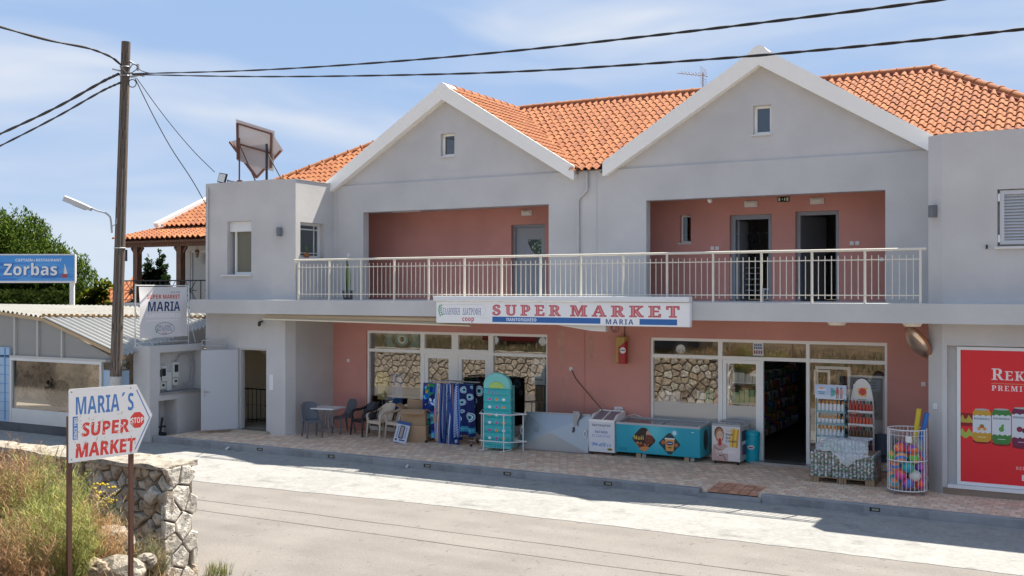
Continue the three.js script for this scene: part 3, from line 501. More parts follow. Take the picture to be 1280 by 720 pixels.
// ================================================================ fixtures on and under the slab
{   // long light box sign over the shop
  const x0 = -13.40, x1 = -7.18, y0 = 3.09, y1 = 3.70, z = 2.62;
  const t = thing('shop_sign', 'long white and blue light box sign reading super market over the shop', 'sign', [-10.3, y0, 2.5]);
  add('sign_box', [RB(x0, x1, y0, y1 - 0.10, 2.475, z, 0.02)], M.freezerWhite, t);
  add('top_rail', [RB(x0 - 0.05, x1 + 0.0, y1 - 0.095, y1 + 0.02, 2.46, z + 0.05, 0.012)], M.whitePaint, t);
  const tx = canvas(2048, 170, (g, w, h) => {
    g.fillStyle = '#f1efec'; g.fillRect(0, 0, w, h);
    g.strokeStyle = '#c9c4c0'; g.lineWidth = 2; g.beginPath(); g.moveTo(60, 126); g.lineTo(40, 126); g.arc(60, 60, 48, 2.6, 3.9); g.lineTo(390, 22); g.arc(396, 70, 48, -1.5, 1.4); g.lineTo(300, 128); g.stroke();
    g.beginPath(); g.moveTo(395, 130); g.lineTo(480, 130); g.stroke();
    g.fillStyle = '#3f9a63'; for (let i = 0; i < 6; i++) for (const s of [-1, 1]) { g.save(); g.translate(30 + (i - 3) * (i - 3) * 1.3, 108 - i * 15); g.rotate(s * 0.7 - 0.4); g.beginPath(); g.ellipse(s * 8, -5, 10, 4.5, 0, 0, 7); g.fill(); g.restore(); }
    g.fillStyle = '#3c4f86'; g.font = '62px serif'; const nw = (s, x, w2) => { g.save(); g.translate(x, 104); g.scale(w2 / g.measureText(s).width, 1.15); g.fillText(s, 0, 0); g.restore(); }; nw('ΕΛΛΗΝΙΚΗ', 54, 160); nw('ΔΙΑΤΡΟΦΗ', 236, 166);
    g.fillStyle = '#c0394d'; g.font = 'bold 58px sans-serif'; g.save(); g.translate(232, 154); g.scale(0.82, 0.9); g.fillText('coop', 0, 0); g.restore();
    // hand-cut heading, worn red with darker edge
    const word = (s, x, W2) => { g.save(); g.font = 'bold 96px serif'; const m = g.measureText(s).width; g.translate(x, 103); g.scale(W2 / m, 1.12); g.fillStyle = '#dc8a8e'; g.fillText(s, 0, 0); g.strokeStyle = '#c25a60'; g.lineWidth = 6; g.strokeText(s, 0, 0); g.restore(); };
    const fat = (s, x, W2) => { let k = 0; g.font = 'bold 96px serif'; const ws = [...s].map((c) => g.measureText(c).width), tot = ws.reduce((a, b) => a + b) + 26 * (s.length - 1); let cx = x; [...s].forEach((c, i) => { word(c, cx, ws[i] * W2 / tot * 1.0); cx += (ws[i] + 26) * W2 / tot; }); };
    fat('SUPER', 500, 570); fat('MARKET', 1150, 830);
    g.fillStyle = '#2b67a8'; g.fillRect(500, 116, 890, 42); g.fillRect(1688, 118, 276, 42);
    g.fillStyle = '#e8eef5'; g.font = 'bold 34px sans-serif'; g.save(); g.translate(620, 149); g.scale(1.05, 1); g.fillText('ΠΑΝΤΟΠΩΛΕΙΟ', 0, 0); g.restore();
    g.fillStyle = '#2a4f86'; g.font = 'bold 52px sans-serif'; g.save(); g.translate(1426, 160); g.scale(1.1, 1); let cx = 0; for (const c of 'MARIA') { g.fillText(c, cx, 0); cx += g.measureText(c).width + 7; } g.restore();
    g.strokeStyle = 'rgba(120,120,120,.5)'; g.lineWidth = 2; g.beginPath(); g.moveTo(955, 0); g.lineTo(955, 170); g.stroke();
  });
  const pg = new THREE.PlaneGeometry(x1 - x0 - 0.04, y1 - y0 - 0.115); pg.translate((x0 + x1) / 2, (y0 + y1 - 0.10) / 2, z + 0.002); add('sign_face', [pg], print(tx, 0.35), t, { uv: 'own' });
}
{   // rolled awning under the slab, left
  const t = thing('folded_awning', 'long folded cream awning fixed under the balcony slab left of the shop sign', 'awning', [-16, 3.1, 2.2]);
  const cl = mat(0.62, 0.50, 0.34, 0.85, { map: T.soft });
  add('awning_roll', [bar([-18.95, 3.17, 2.28], [-12.6, 3.15, 2.28], 0.07, 14), B(-18.9, -12.6, 3.02, 3.10, 2.32, 2.36)].map((g, i) => { if (i) { const p = g.attributes.position; for (let k = 0; k < p.count; k++) p.setY(k, p.getY(k) + 0.06 - (p.getX(k) + 18.9) * 0.012); g.computeVertexNormals(); } return g; }), cl, t);
  add('front_bar', [sqbar([-18.95, 3.10, 2.40], [-12.6, 3.03, 2.40], 0.05, 0.035)], mat(0.68, 0.58, 0.42, 0.5), t);
  const u = thing('folded_awning', 'white end of a folded awning hanging under the shop sign', 'awning', [-9.8, 3, 2.3]);
  add('awning_cover', [poly([[-10.45, 3.10], [-9.17, 3.10], [-9.17, 2.955], [-9.5, 2.965], [-10.2, 3.06]], 2.22, 2.38)], M.whitePaint, u);
  const c = new THREE.TorusGeometry(0.085, 0.018, 6, 20); c.translate(-8.98, 3.03, 2.3); add('cable_coil', [c, new THREE.TorusGeometry(0.06, 0.014, 6, 18).translate(-9.0, 3.04, 2.33)], mat(0.25, 0.12, 0.10, 0.7), u);
}
{   // round traffic mirror, tilted
  const t = thing('convex_mirror', 'round domed mirror in a brown rim tilted out from the red wall end', 'mirror', [-2.92, 2.83, 1.5], undefined, true);
  const gm = (r, dep) => { const pts = []; for (let i = 0; i <= 10; i++) { const a = i / 10; pts.push(new THREE.Vector2(r * a, dep * Math.sqrt(1 - a * a * 0.98))); } return new THREE.LatheGeometry(pts, 36); };
  const q = new THREE.Quaternion().setFromUnitVectors(V(0, 1, 0), V(-0.70, -0.52, 0.46).normalize());
  const dome = gm(0.345, 0.13); dome.applyQuaternion(q); add('mirror_dome', [dome], mat(0.88, 0.66, 0.50, 0.3, { metal: 1 }), t);
  const back = [new THREE.CylinderGeometry(0.36, 0.32, 0.06, 36).translate(0, -0.03, 0), new THREE.TorusGeometry(0.355, 0.018, 6, 36).rotateX(Math.PI / 2)]; back.forEach((g) => g.applyQuaternion(q)); add('mirror_rim', back, mat(0.42, 0.17, 0.09, 0.5), t);
  add('bracket', [bar([0.05, 0.02, -0.02], [0.2, 0.06, -0.1], 0.015)], M.black, t);
}
{   // old yellow and red box hung on the wall
  const t = thing('wall_box', 'narrow yellow wall box with red front and white badge under the shop sign', 'box', [-9.72, 2.43, 0.1]);
  add('box_body', [RB(-9.86, -9.62, 2.10, 2.75, 0.02, 0.26, 0.02)], mat(0.62, 0.38, 0.10, 0.5, { map: T.patch }), t);
  add('red_panel', [poly([[-9.78, 2.112], [-9.605, 2.112], [-9.605, 2.64], [-9.78, 2.50]], 0.10, 0.275, [], 0.01)], mat(0.42, 0.02, 0.025, 0.4), t);
  const d = new THREE.CylinderGeometry(0.075, 0.075, 0.012, 20); d.rotateX(Math.PI / 2); d.translate(-9.66, 2.43, 0.278);
  add('badge', [d], M.whitePaint, t); add('badge_stripe', [B(-9.72, -9.60, 2.422, 2.442, 0.28, 0.2865)], mat(0.04, 0.04, 0.06, 0.5), t);
  add('hanger', [bar([-9.72, 2.74, 0.02], [-9.72, SB, 0.02], 0.008)], M.black, t);
}
{
  single('power_cord', 'dark power cord running from the wall socket down to the ice freezer', 'cord', [tube([[-11.13, 1.9, 0.02], [-11.0, 1.68, 0.03], [-10.6, 1.28, 0.06], [-10.25, 1.0, 0.2], [-10.1, 0.9, 0.35]], 0.009, 30, 6)], M.rubber);
  const s = thing('wall_outlet', 'white wall outlet with plugs above the ice freezer', 'outlet', [-9.8, 1.0, 0]);
  add('outlet_box', [RB(-9.98, -9.76, 0.97, 1.06, 0.0, 0.06, 0.012)], M.whitePaint, s); add('plug', [bar([-9.9, 1.02, 0.06], [-9.9, 1.02, 0.13], 0.022), bar([-9.82, 1.02, 0.06], [-9.82, 1.0, 0.12], 0.022)], M.whitePaint, s);
  add('lead', [tube([[-9.82, 1.0, 0.1], [-9.7, 0.85, 0.2], [-9.4, 0.92, 0.22], [-9.2, 0.88, 0.25]], 0.008, 20, 5)], M.whitePaint, s);
}
// ================================================================ things along the shop front
function backSheet(w, h, t, lean, curve, topR) {   // chair back: curved, leaning, rounded top; base at origin, faces +z
  const g = new THREE.BoxGeometry(w, h, t, 10, 10, 1), p = g.attributes.position;
  for (let i = 0; i < p.count; i++) { let x = p.getX(i), y = p.getY(i) + h / 2, z = p.getZ(i); const k = y / h; if (k > 0.6) x *= 1 - topR * ((k - 0.6) / 0.4) ** 2; z += -lean * k + curve * (2 * x / w) ** 2; p.setXYZ(i, x, y - 0.05 * topR * (2 * x / w) ** 2 * (k > 0.9 ? 1 : 0), z); }
  g.computeVertexNormals(); return g;
}
const leg = (x, z, dx, dz, y1, r = 0.024) => { const g = new THREE.CylinderGeometry(r, r * 0.7, y1, 6); const p = g.attributes.position; for (let i = 0; i < p.count; i++) { const k = 0.5 - p.getY(i) / y1; p.setX(i, p.getX(i) + dx * k); p.setZ(i, p.getZ(i) + dz * k); } g.translate(x, y1 / 2, z); g.computeVertexNormals(); return g; };
function sideChair(label, m, pos, turn, group) {
  const t = thing('plastic_chair', label, 'chair', pos, group, true, turn);
  const s = RB(-0.21, 0.21, 0.42, 0.455, -0.2, 0.22, 0.015); add('seat', [s, RB(-0.2, 0.2, 0.385, 0.43, 0.19, 0.225, 0.012)], m, t);
  const b = backSheet(0.40, 0.46, 0.022, 0.12, 0.035, 0.25); b.translate(0, 0.44, -0.2); add('backrest', [b], m, t);
  for (const [x, z, dx, dz] of [[-0.18, 0.19, -0.02, 0.04], [0.18, 0.19, 0.02, 0.04], [-0.18, -0.18, -0.02, -0.07], [0.18, -0.18, 0.02, -0.07]]) add('leg', [leg(x, z, dx, dz, 0.43, 0.03)], m, t);
  for (const s2 of [-1, 1]) add('side_brace', [tube([[s2 * 0.21, 0.42, -0.05], [s2 * 0.205, 0.55, -0.19], [s2 * 0.2, 0.85, -0.31]], 0.016, 12, 6)], m, t);
  return t;
}
function armChair(label, m, pos, turn, group) {
  const t = thing('plastic_armchair', label, 'chair', pos, group, true, turn);
  add('seat', [RB(-0.24, 0.24, 0.40, 0.44, -0.22, 0.25, 0.018)], m, t);
  const b = backSheet(0.60, 0.44, 0.026, 0.13, 0.15, 0.42); b.translate(0, 0.42, -0.26); add('backrest', [b], m, t);
  for (const s of [-1, 1]) {
    add('armrest', [tube([[s * 0.27, 0.44, 0.24], [s * 0.29, 0.60, 0.23], [s * 0.29, 0.655, 0.14], [s * 0.285, 0.67, -0.05], [s * 0.27, 0.72, -0.22]], 0.033, 24, 8)], m, t);
    add('leg', [leg(s * 0.255, 0.23, s * 0.03, 0.03, 0.5, 0.034)], m, t); add('leg', [leg(s * 0.235, -0.22, s * 0.03, -0.10, 0.44, 0.032)], m, t);
  }
  add('apron', [RB(-0.23, 0.23, 0.36, 0.41, 0.22, 0.25, 0.012)], m, t);
  return t;
}
sideChair('dark grey plastic chair left of the white table, against the grey wall', M.chairGrey, [-17.85, 0, 1.75], 1.0, 'grey chairs at the white table');
sideChair('dark grey plastic chair right of the white table, in the wall corner', M.chairGrey, [-17.62, 0, 0.72], -0.35, 'grey chairs at the white table');
armChair('black plastic armchair beside the red wall, left of the beige armchairs', M.chairBlack, [-16.85, 0, 0.80], -0.35);
armChair('beige plastic armchair next to the black armchair', M.chairTan, [-16.28, 0, 0.85], -0.3, 'beige armchairs by the shop window');
armChair('beige plastic armchair next to the cardboard boxes', M.chairTan, [-15.68, 0, 0.85], -0.28, 'beige armchairs by the shop window');
armChair('dark navy plastic armchair behind the can pallet at the right', M.chairNavy, [-3.7, 0, 0.72], 0.2);
{
  const t = thing('bistro_table', 'small square white table on curved iron legs between the grey chairs', 'table', [-17.80, 0, 1.2], undefined, true, 0.15);
  add('table_top', [RB(-0.38, 0.38, 0.70, 0.735, -0.34, 0.34, 0.01)], M.whitePaint, t);
  for (const [sx, sz] of [[-1, -1], [1, -1], [-1, 1], [1, 1]]) add('leg', [tube([[sx * 0.24, 0.70, sz * 0.22], [sx * 0.13, 0.5, sz * 0.13], [sx * 0.10, 0.32, sz * 0.10], [sx * 0.2, 0.08, sz * 0.19], [sx * 0.25, 0.01, sz * 0.23]], 0.014, 20, 6)], M.greyFrame, t);
  add('stretcher', [bar([-0.2, 0.1, -0.19], [0.2, 0.1, 0.19], 0.01), bar([0.2, 0.1, -0.19], [-0.2, 0.1, 0.19], 0.01)], M.greyFrame, t);
}
{   // cardboard boxes
  const b1 = thing('cardboard_box', 'closed cardboard box standing on the pavement under the open box', 'box', [-15.10, 0, 0.95], undefined, true, 0.25);
  add('box_body', [RB(-0.36, 0.36, 0, 0.42, -0.28, 0.28, 0.006)], M.card, b1); add('tape', [B(-0.025, 0.025, 0.30, 0.423, 0.2, 0.283)], mat(0.42, 0.3, 0.18, 0.4), b1);
  const b2 = thing('cardboard_box', 'open cardboard box with raised flaps on top of the closed box', 'box', [-15.12, 0.424, 0.93], undefined, true, 0.32);
  const flap = (ax, a, w, x, z) => { const g = B(-w / 2, w / 2, 0, 0.20, -0.004, 0.004); g.rotateX(a); g.rotateY(ax); g.translate(x, 0.40, z); return g; };
  add('box_body', [B(-0.32, 0.32, 0, 0.40, 0.246, 0.254), B(-0.32, 0.32, 0, 0.40, -0.254, -0.246), B(-0.324, -0.316, 0, 0.40, -0.246, 0.246), B(0.316, 0.324, 0, 0.40, -0.246, 0.246), B(-0.31, 0.31, 0, 0.01, -0.24, 0.24)], M.card, b2);
  add('flap', [flap(0, 2.1, 0.62, 0, 0.25)], M.card, b2); add('flap', [flap(Math.PI, 0.25, 0.62, 0, -0.25)], M.card, b2); add('flap', [flap(Math.PI / 2, 2.0, 0.48, 0.32, 0)], M.card, b2); add('flap', [flap(-Math.PI / 2, 1.0, 0.48, -0.32, 0)], M.card, b2);
  const f = thing('flat_carton', 'flat blue and white printed carton leaning against the cardboard boxes', 'box', [-15.22, 0.0, 1.52], undefined, true, 0.42);
  const g = RB(-0.17, 0.17, 0, 0.55, -0.03, 0.03, 0.004); g.rotateX(-0.32); g.rotateZ(-0.2); add('carton', [g], mat(0.16, 0.24, 0.42, 0.6), f);
  const pg = new THREE.PlaneGeometry(0.335, 0.545); pg.translate(0, 0.275, 0.0325); pg.rotateX(-0.32); pg.rotateZ(-0.2);
  add('carton_print', [pg], print(canvas(192, 312, (c) => { c.fillStyle = '#c3c8d2'; c.fillRect(0, 0, 192, 312); c.fillStyle = '#34558f'; c.fillRect(0, 0, 192, 44); c.fillStyle = '#7f8698'; for (let i = 0; i < 5; i++) c.fillRect(28 + i * 30, 70, 14, 170); c.fillStyle = '#4a4550'; c.fillRect(58, 60, 66, 190); c.fillStyle = '#a99790'; c.fillRect(72, 74, 38, 160); c.fillStyle = '#20365e'; c.beginPath(); c.arc(34, 272, 16, 0, 7); c.fill(); c.fillRect(80, 262, 84, 18); })), f, { uv: 'own' });
}
{   // towels on a wheeled rail
  const t = thing('towel_rack', 'chrome wheeled clothes rail carrying the beach towels', 'clothes rack', [-14.1, 0, 0.85]);
  add('rail', [bar([-14.8, 1.54, 0.85], [-13.25, 1.56, 0.85], 0.015), bar([-14.6, 1.54, 0.55], [-13.6, 1.60, 1.1], 0.012)], M.chrome, t);
  for (const [x, z] of [[-14.72, 0.85], [-13.40, 0.85]]) add('upright', [bar([x, 0.07, z], [x, 1.54, z], 0.014)], M.chrome, t);
  add('foot_bar', [bar([-14.80, 0.08, 0.60], [-14.66, 0.08, 1.15], 0.014), bar([-13.47, 0.08, 0.60], [-13.33, 0.08, 1.15], 0.014), bar([-14.72, 0.1, 0.85], [-13.4, 0.1, 0.85], 0.012), bar([-14.3, 0.04, 1.2], [-14.28, 1.5, 1.1], 0.012)], M.chrome, t);
  for (const [x, z] of [[-14.80, 0.60], [-14.66, 1.15], [-13.47, 0.60], [-13.33, 1.15]]) { const w = new THREE.CylinderGeometry(0.035, 0.035, 0.025, 12); w.rotateZ(Math.PI / 2); w.translate(x, 0.036, z); add('caster', [w], M.rubber, t); }
  const eye = (g, x, y, r) => { for (const [k, c] of [[1, '#dfeaf0'], [0.86, '#3a6ea8'], [0.66, '#e7f1f2'], [0.5, '#2fa5a5'], [0.28, '#0d1430']]) { g.fillStyle = c; g.beginPath(); g.arc(x, y, r * k, 0, 7); g.fill(); } };
  const spots = (seed, cols, n, a, b) => (g) => { const r = rng(seed); for (let i = 0; i < n; i++) { g.fillStyle = cols[Math.floor(r() * cols.length)]; g.beginPath(); g.ellipse(r() * 128, r() * 384, a + r() * b, a + r() * b * 2, r() * 6, 0, 7); g.fill(); } };
  const designs = [
    ['blue beach towel with green and white leaf splashes, leftmost on the rail', (g) => { g.fillStyle = '#1444a0'; g.fillRect(0, 0, 128, 384); spots(3, ['#0f2f7e', '#2a8a57', '#63b8cf', '#1b62c4', '#0c2a63'], 60, 8, 20)(g); spots(8, ['#d7e6ea', '#c9a33c', '#8b3b76'], 14, 4, 8)(g); }],
    ['pale blue to peach striped towel beside the leaf towel', (g) => { g.fillStyle = '#a9bcd8'; g.fillRect(0, 0, 128, 384); g.fillStyle = '#c98f7d'; g.fillRect(0, 170, 128, 214); g.fillStyle = '#7f93c2'; g.fillRect(40, 0, 26, 384); g.fillStyle = '#d9dfe9'; g.fillRect(80, 0, 16, 384); }],
    ['orange and black flowered towel between pale and navy towels', (g) => { g.fillStyle = '#1e1c22'; g.fillRect(0, 0, 128, 384); g.fillStyle = '#d8895a'; g.fillRect(0, 60, 60, 324); spots(12, ['#d98c5c', '#35633d', '#e7c6a0', '#b0553a'], 40, 5, 10)(g); }],
    ['navy and white fine striped towel with narrow bands', (g) => { g.fillStyle = '#27407f'; g.fillRect(0, 0, 128, 384); for (let i = 0; i < 9; i++) { g.fillStyle = ['#c8d3e4', '#7f9ccd', '#1d2f63'][i % 3]; g.fillRect(6 + i * 14, 0, 5, 384); } }],
    ['denim blue towel with grey patterned middle strip', (g) => { g.fillStyle = '#33518f'; g.fillRect(0, 0, 128, 384); g.fillStyle = '#b8c3d5'; g.fillRect(26, 0, 40, 384); spots(21, ['#40598e', '#27396e'], 60, 3, 5)(g); g.fillStyle = '#d8dde6'; g.fillRect(100, 0, 10, 384); }],
    ['dark blue towel with brownish border near the middle of the rail', (g) => { g.fillStyle = '#2f4a90'; g.fillRect(0, 0, 128, 384); g.fillStyle = '#8a6f68'; g.fillRect(70, 0, 18, 384); g.fillStyle = '#1a2b62'; g.fillRect(100, 0, 28, 384); }],
    ['towel with bold white dashes on blue, longest on the rail', (g) => { g.fillStyle = '#1c4fa6'; g.fillRect(0, 0, 128, 384); g.fillStyle = '#e4ecf4'; for (let i = 0; i < 26; i++) { g.save(); g.translate(40, i * 15); g.rotate(-0.25); g.fillRect(-30, 0, 62, 7); g.restore(); } g.fillStyle = '#7fa8d8'; g.fillRect(92, 0, 12, 384); g.fillStyle = '#123a7e'; g.fillRect(0, 330, 128, 54); g.fillStyle = '#fff'; g.fillRect(20, 345, 30, 20); }],
    ['wide navy towel printed with white and turquoise eye circles', (g) => { g.fillStyle = '#16265f'; g.fillRect(0, 0, 128, 384); eye(g, 46, 44, 26); eye(g, 96, 92, 24); eye(g, 36, 138, 24); eye(g, 110, 20, 12); eye(g, 40, 205, 14); eye(g, 96, 240, 34); eye(g, 16, 262, 24); eye(g, 10, 180, 14); g.fillStyle = '#2f8fae'; g.fillRect(0, 318, 128, 40); g.fillStyle = '#6fb4c8'; for (let i = 0; i < 12; i++) g.fillRect(4 + i * 11, 330, 6, 12); }],
    ['black and navy eye printed towel half hidden behind the rail end', (g) => { g.fillStyle = '#0d1026'; g.fillRect(0, 0, 128, 384); eye(g, 70, 50, 40); eye(g, 30, 130, 24); g.fillStyle = '#101428'; g.fillRect(0, 190, 128, 194); }],
  ];
  const lay = [[-14.70, 0.90, 0.12, 1.48, 0.44, -0.15], [-14.42, 0.95, 0.10, 1.50, 0.26, -0.3], [-14.36, 0.95, 0.06, 1.50, 0.24, -0.3], [-14.22, 1.00, -0.02, 1.50, 0.26, -0.25], [-14.07, 1.02, -0.01, 1.50, 0.26, -0.2], [-13.93, 1.02, 0.04, 1.52, 0.22, -0.3], [-13.80, 1.02, -0.04, 1.50, 0.20, -0.1], [-13.54, 1.02, 0.24, 1.52, 0.54, -0.12], [-13.24, 0.90, 0.3, 1.52, 0.36, -0.1]];
  designs.forEach(([label, draw], i) => {
    const [x, z, y0, y1, w, a] = lay[i], o = thing('beach_towel', label, 'towel', [x, 0, z], 'beach towels on the rail', true, a);
    const h = y1 - y0, tx = canvas(128, 384, (g) => draw(g)), ph = i * 1.7;
    const front = sheet(w, h, 14, 16, (px, py) => { const k = 0.5 - py / h; return [px * (1 - 0.10 * (1 - k)), y0 + h / 2 + py - 0.02 * Math.sin(px * 14 + ph) * k, 0.03 + 0.06 * Math.sin(px * 24 + ph + 1.5 * Math.sin(py * 2.2 + ph)) * (0.35 + 0.65 * k) * Math.min(1, w / 0.26)]; });
    const back = sheet(w, h * 0.9, 14, 14, (px, py) => { const k = 0.5 - py / (h * 0.9); return [-px * (1 - 0.10 * (1 - k)), y0 + h * 0.55 + py, -0.05 + 0.04 * Math.sin(px * 22 + ph + 2) * k]; });
    const top = sheet(w * 0.9, 0.1, 8, 4, (px, py) => [px, y1 + 0.0 - 12 * (py) ** 2 * 0.6 + 0.012, -py * 0.9]);
    add('cloth', [front, back, top], print(tx, 0.95, { side: THREE.DoubleSide, bumpMap: T.fine, bumpScale: 0.003 }), o, { uv: 'own' });
  });
}
{   // inflatable loungers in a white wire cage
  const t = thing('wire_cage', 'white wire display cage on feet holding the turquoise lounger', 'display rack', [-12.45, 0, 1.4]);
  const hoop = (y) => { const z0 = 0.95, z1 = 1.62, pts = [[-13.12, y, z0], [-12.80, y, z1], [-12.02, y, z1], [-11.72, y, z0 + 0.3]]; return [bar(pts[0], pts[1], 0.014), bar(pts[1], pts[2], 0.014), bar(pts[2], pts[3], 0.014), bar(pts[3], pts[0], 0.014)]; };
  add('hoop', hoop(0.90), M.wireWhite, t); add('hoop', hoop(0.25), M.wireWhite, t);
  for (const [x, z] of [[-12.70, 1.62], [-12.14, 1.62], [-13.0, 1.2], [-11.80, 1.28]]) add('upright', [bar([x, 0.02, z], [x, 0.90, z], 0.014)], M.wireWhite, t);
  add('foot', [bar([-12.74, 0.03, 1.72], [-12.66, 0.03, 1.3], 0.014), bar([-12.18, 0.03, 1.72], [-12.10, 0.03, 1.3], 0.014)], M.wireWhite, t);
  const l = thing('inflatable_lounger', 'turquoise inflatable lounger with coloured dots standing upright in the wire cage', 'lounger', [-12.44, 0.06, 1.38], undefined, true, 0.08);
  const H = 1.42, W2 = 0.72;
  const tx = canvas(256, 640, (g, w, h) => {
    g.fillStyle = '#19aeb0'; g.fillRect(0, 0, w, h);
    const C = { m: '#c23c98', o: '#e08420', w: '#e8f4f2' }, rows = ['mow', 'wmo', 'owm', 'wmo', 'mow', 'wmo'];
    rows.forEach((r, j) => [...r].forEach((c, i) => { const x = 62 + i * 66, y = 110 + j * 84; g.fillStyle = '#bfe3e0'; g.beginPath(); g.arc(x, y, 16, 0, 7); g.fill(); g.fillStyle = C[c]; g.beginPath(); g.arc(x, y, 14, 0, 7); g.fill(); }));
    g.strokeStyle = '#8b6aa8'; g.lineWidth = 8; for (let i = 0; i < 3; i++) { g.beginPath(); g.moveTo(44 + i * 34, 8); g.lineTo(60 + i * 34, 60); g.stroke(); }
    g.fillStyle = 'rgba(170,235,230,.55)'; g.fillRect(0, 612, w, 28); g.fillStyle = '#2f7fae'; g.font = '18px sans-serif'; for (let i = 0; i < 6; i++) g.fillRect(60 + i * 24, 618, 14, 12);
  });
  const body = new THREE.BoxGeometry(W2, H, 0.14, 16, 60, 3), p = body.attributes.position;
  for (let i = 0; i < p.count; i++) { const x = p.getX(i), y = p.getY(i) + H / 2, z = p.getZ(i); const e = 1 - Math.abs(2 * x / W2) ** 6 * 0.4, wv = 0.75 + 0.25 * Math.abs(Math.sin(Math.PI * y / (H / 8))); p.setXYZ(i, x, y, z * e * wv); }
  body.computeVertexNormals(); const v = body.attributes.uv; void v;
  add('mattress', [body], phys(1, 1, 1, 0.22, { map: tx, clearcoat: 0.4 }), l, { uv: 'own' });
  const arch = new THREE.Shape(); arch.moveTo(-0.36, 0); arch.lineTo(0.36, 0); arch.lineTo(0.36, 0.12); arch.absarc(0, 0.12, 0.36, 0, Math.PI); arch.lineTo(-0.36, 0);
  const pg = new THREE.ExtrudeGeometry(arch, { depth: 0.06, bevelEnabled: true, bevelThickness: 0.04, bevelSize: 0.035, bevelOffset: -0.035, bevelSegments: 3, curveSegments: 20 }); pg.scale(1, 0.82, 1); pg.translate(0, H, -0.03);
  add('pillow', [pg], phys(0.18, 0.62, 0.58, 0.2, { clearcoat: 0.4 }), l);
  const g2 = new THREE.SphereGeometry(0.2, 20, 12, 0, Math.PI * 2, 0, Math.PI / 2); g2.scale(1.05, 0.75, 0.2); g2.translate(0, H + 0.03, 0.07); add('pillow_spot', [g2], phys(0.45, 0.66, 0.13, 0.25, { clearcoat: 0.3 }), l);
  const n = thing('inflatable_lounger', 'second turquoise lounger edge showing behind the dotted lounger', 'lounger', [-12.50, 0.06, 1.18], undefined, true, 0.08);
  const b2 = new THREE.BoxGeometry(0.74, 1.5, 0.13, 12, 30, 2), p2 = b2.attributes.position; for (let i = 0; i < p2.count; i++) { const y = p2.getY(i) + 0.75; p2.setXYZ(i, p2.getX(i), y, p2.getZ(i) * (0.75 + 0.25 * Math.abs(Math.sin(Math.PI * y / 0.18)))); } b2.computeVertexNormals();
  add('mattress', [b2], phys(0.05, 0.42, 0.42, 0.25, { clearcoat: 0.4 }), n);
}
{   // big galvanised panel leaning back, with its two creases
  const t = thing('metal_panel', 'large galvanised metal panel with crossed creases leaning beside the ice freezer', 'panel', [-11.3, 0, 0.85]);
  const P0 = [-12.19, 0.02, 0.95], P1 = [-10.32, 0.02, 0.80], P2 = [-10.33, 0.90, 0.62], P3 = [-12.02, 0.885, 0.70];
  const cx = P0.map((_, k) => P0[k] * 0.28 + P1[k] * 0.22 + P2[k] * 0.22 + P3[k] * 0.28); cx[2] += 0.075;
  add('panel_sheet', [quad(P0, P1, cx, cx), quad(P1, P2, cx, cx), quad(P2, P3, cx, cx), quad(P3, P0, cx, cx)], M.galv, t);
  add('folded_edge', [sqbar(P3, P2, 0.03, 0.03), sqbar(P0, P3, 0.02, 0.02), sqbar(P0, P1, 0.02, 0.02)], M.galv, t);
  add('backing', [quad(P0.map((v, k) => v - (k === 2 ? 0.1 : 0)), P1.map((v, k) => v - (k === 2 ? 0.1 : 0)), [P2[0], P2[1], P2[2] - 0.1], [P3[0], P3[1], P3[2] - 0.1]), quad(P0, P3, [P3[0], P3[1], P3[2] - 0.1], [P0[0], P0[1], P0[2] - 0.1])], M.galv, t);
  const slot = (x, y, z) => { const g = new THREE.TorusGeometry(0.045, 0.014, 6, 18); g.scale(0.75, 1.9, 1); g.translate(x, y, z); return g; };
  add('handle', [slot(-12.06, 0.45, 0.86)], M.whitePaint, t); add('handle', [slot(-10.42, 0.45, 0.745)], M.whitePaint, t);
  const rg = new THREE.TorusGeometry(0.05, 0.006, 5, 16); rg.translate(-11.68, 0.5, 0.86); add('ring', [rg], M.greyFrame, t);
  const g = thing('work_glove', 'grey cloth glove draped over the top edge of the metal panel', 'glove', [-10.66, 0.72, 0.72], undefined, true, -0.1);
  const cl = sheet(0.14, 0.34, 8, 12, (x, y) => [x * (1 + 0.25 * Math.sin(y * 9)) + 0.02 * Math.sin(y * 20), y + 0.09, 0.03 + 0.015 * Math.sin(x * 60 + y * 12)]);
  add('glove_cloth', [cl], mat(0.55, 0.55, 0.54, 0.95, { side: THREE.DoubleSide, map: T.patch }), g);
  add('glove_cuff', [tube([[-0.06, -0.12, 0.04], [-0.05, -0.18, 0.05], [-0.07, -0.24, 0.05]], 0.028, 8, 6)], mat(0.10, 0.11, 0.12, 0.9), g);
}
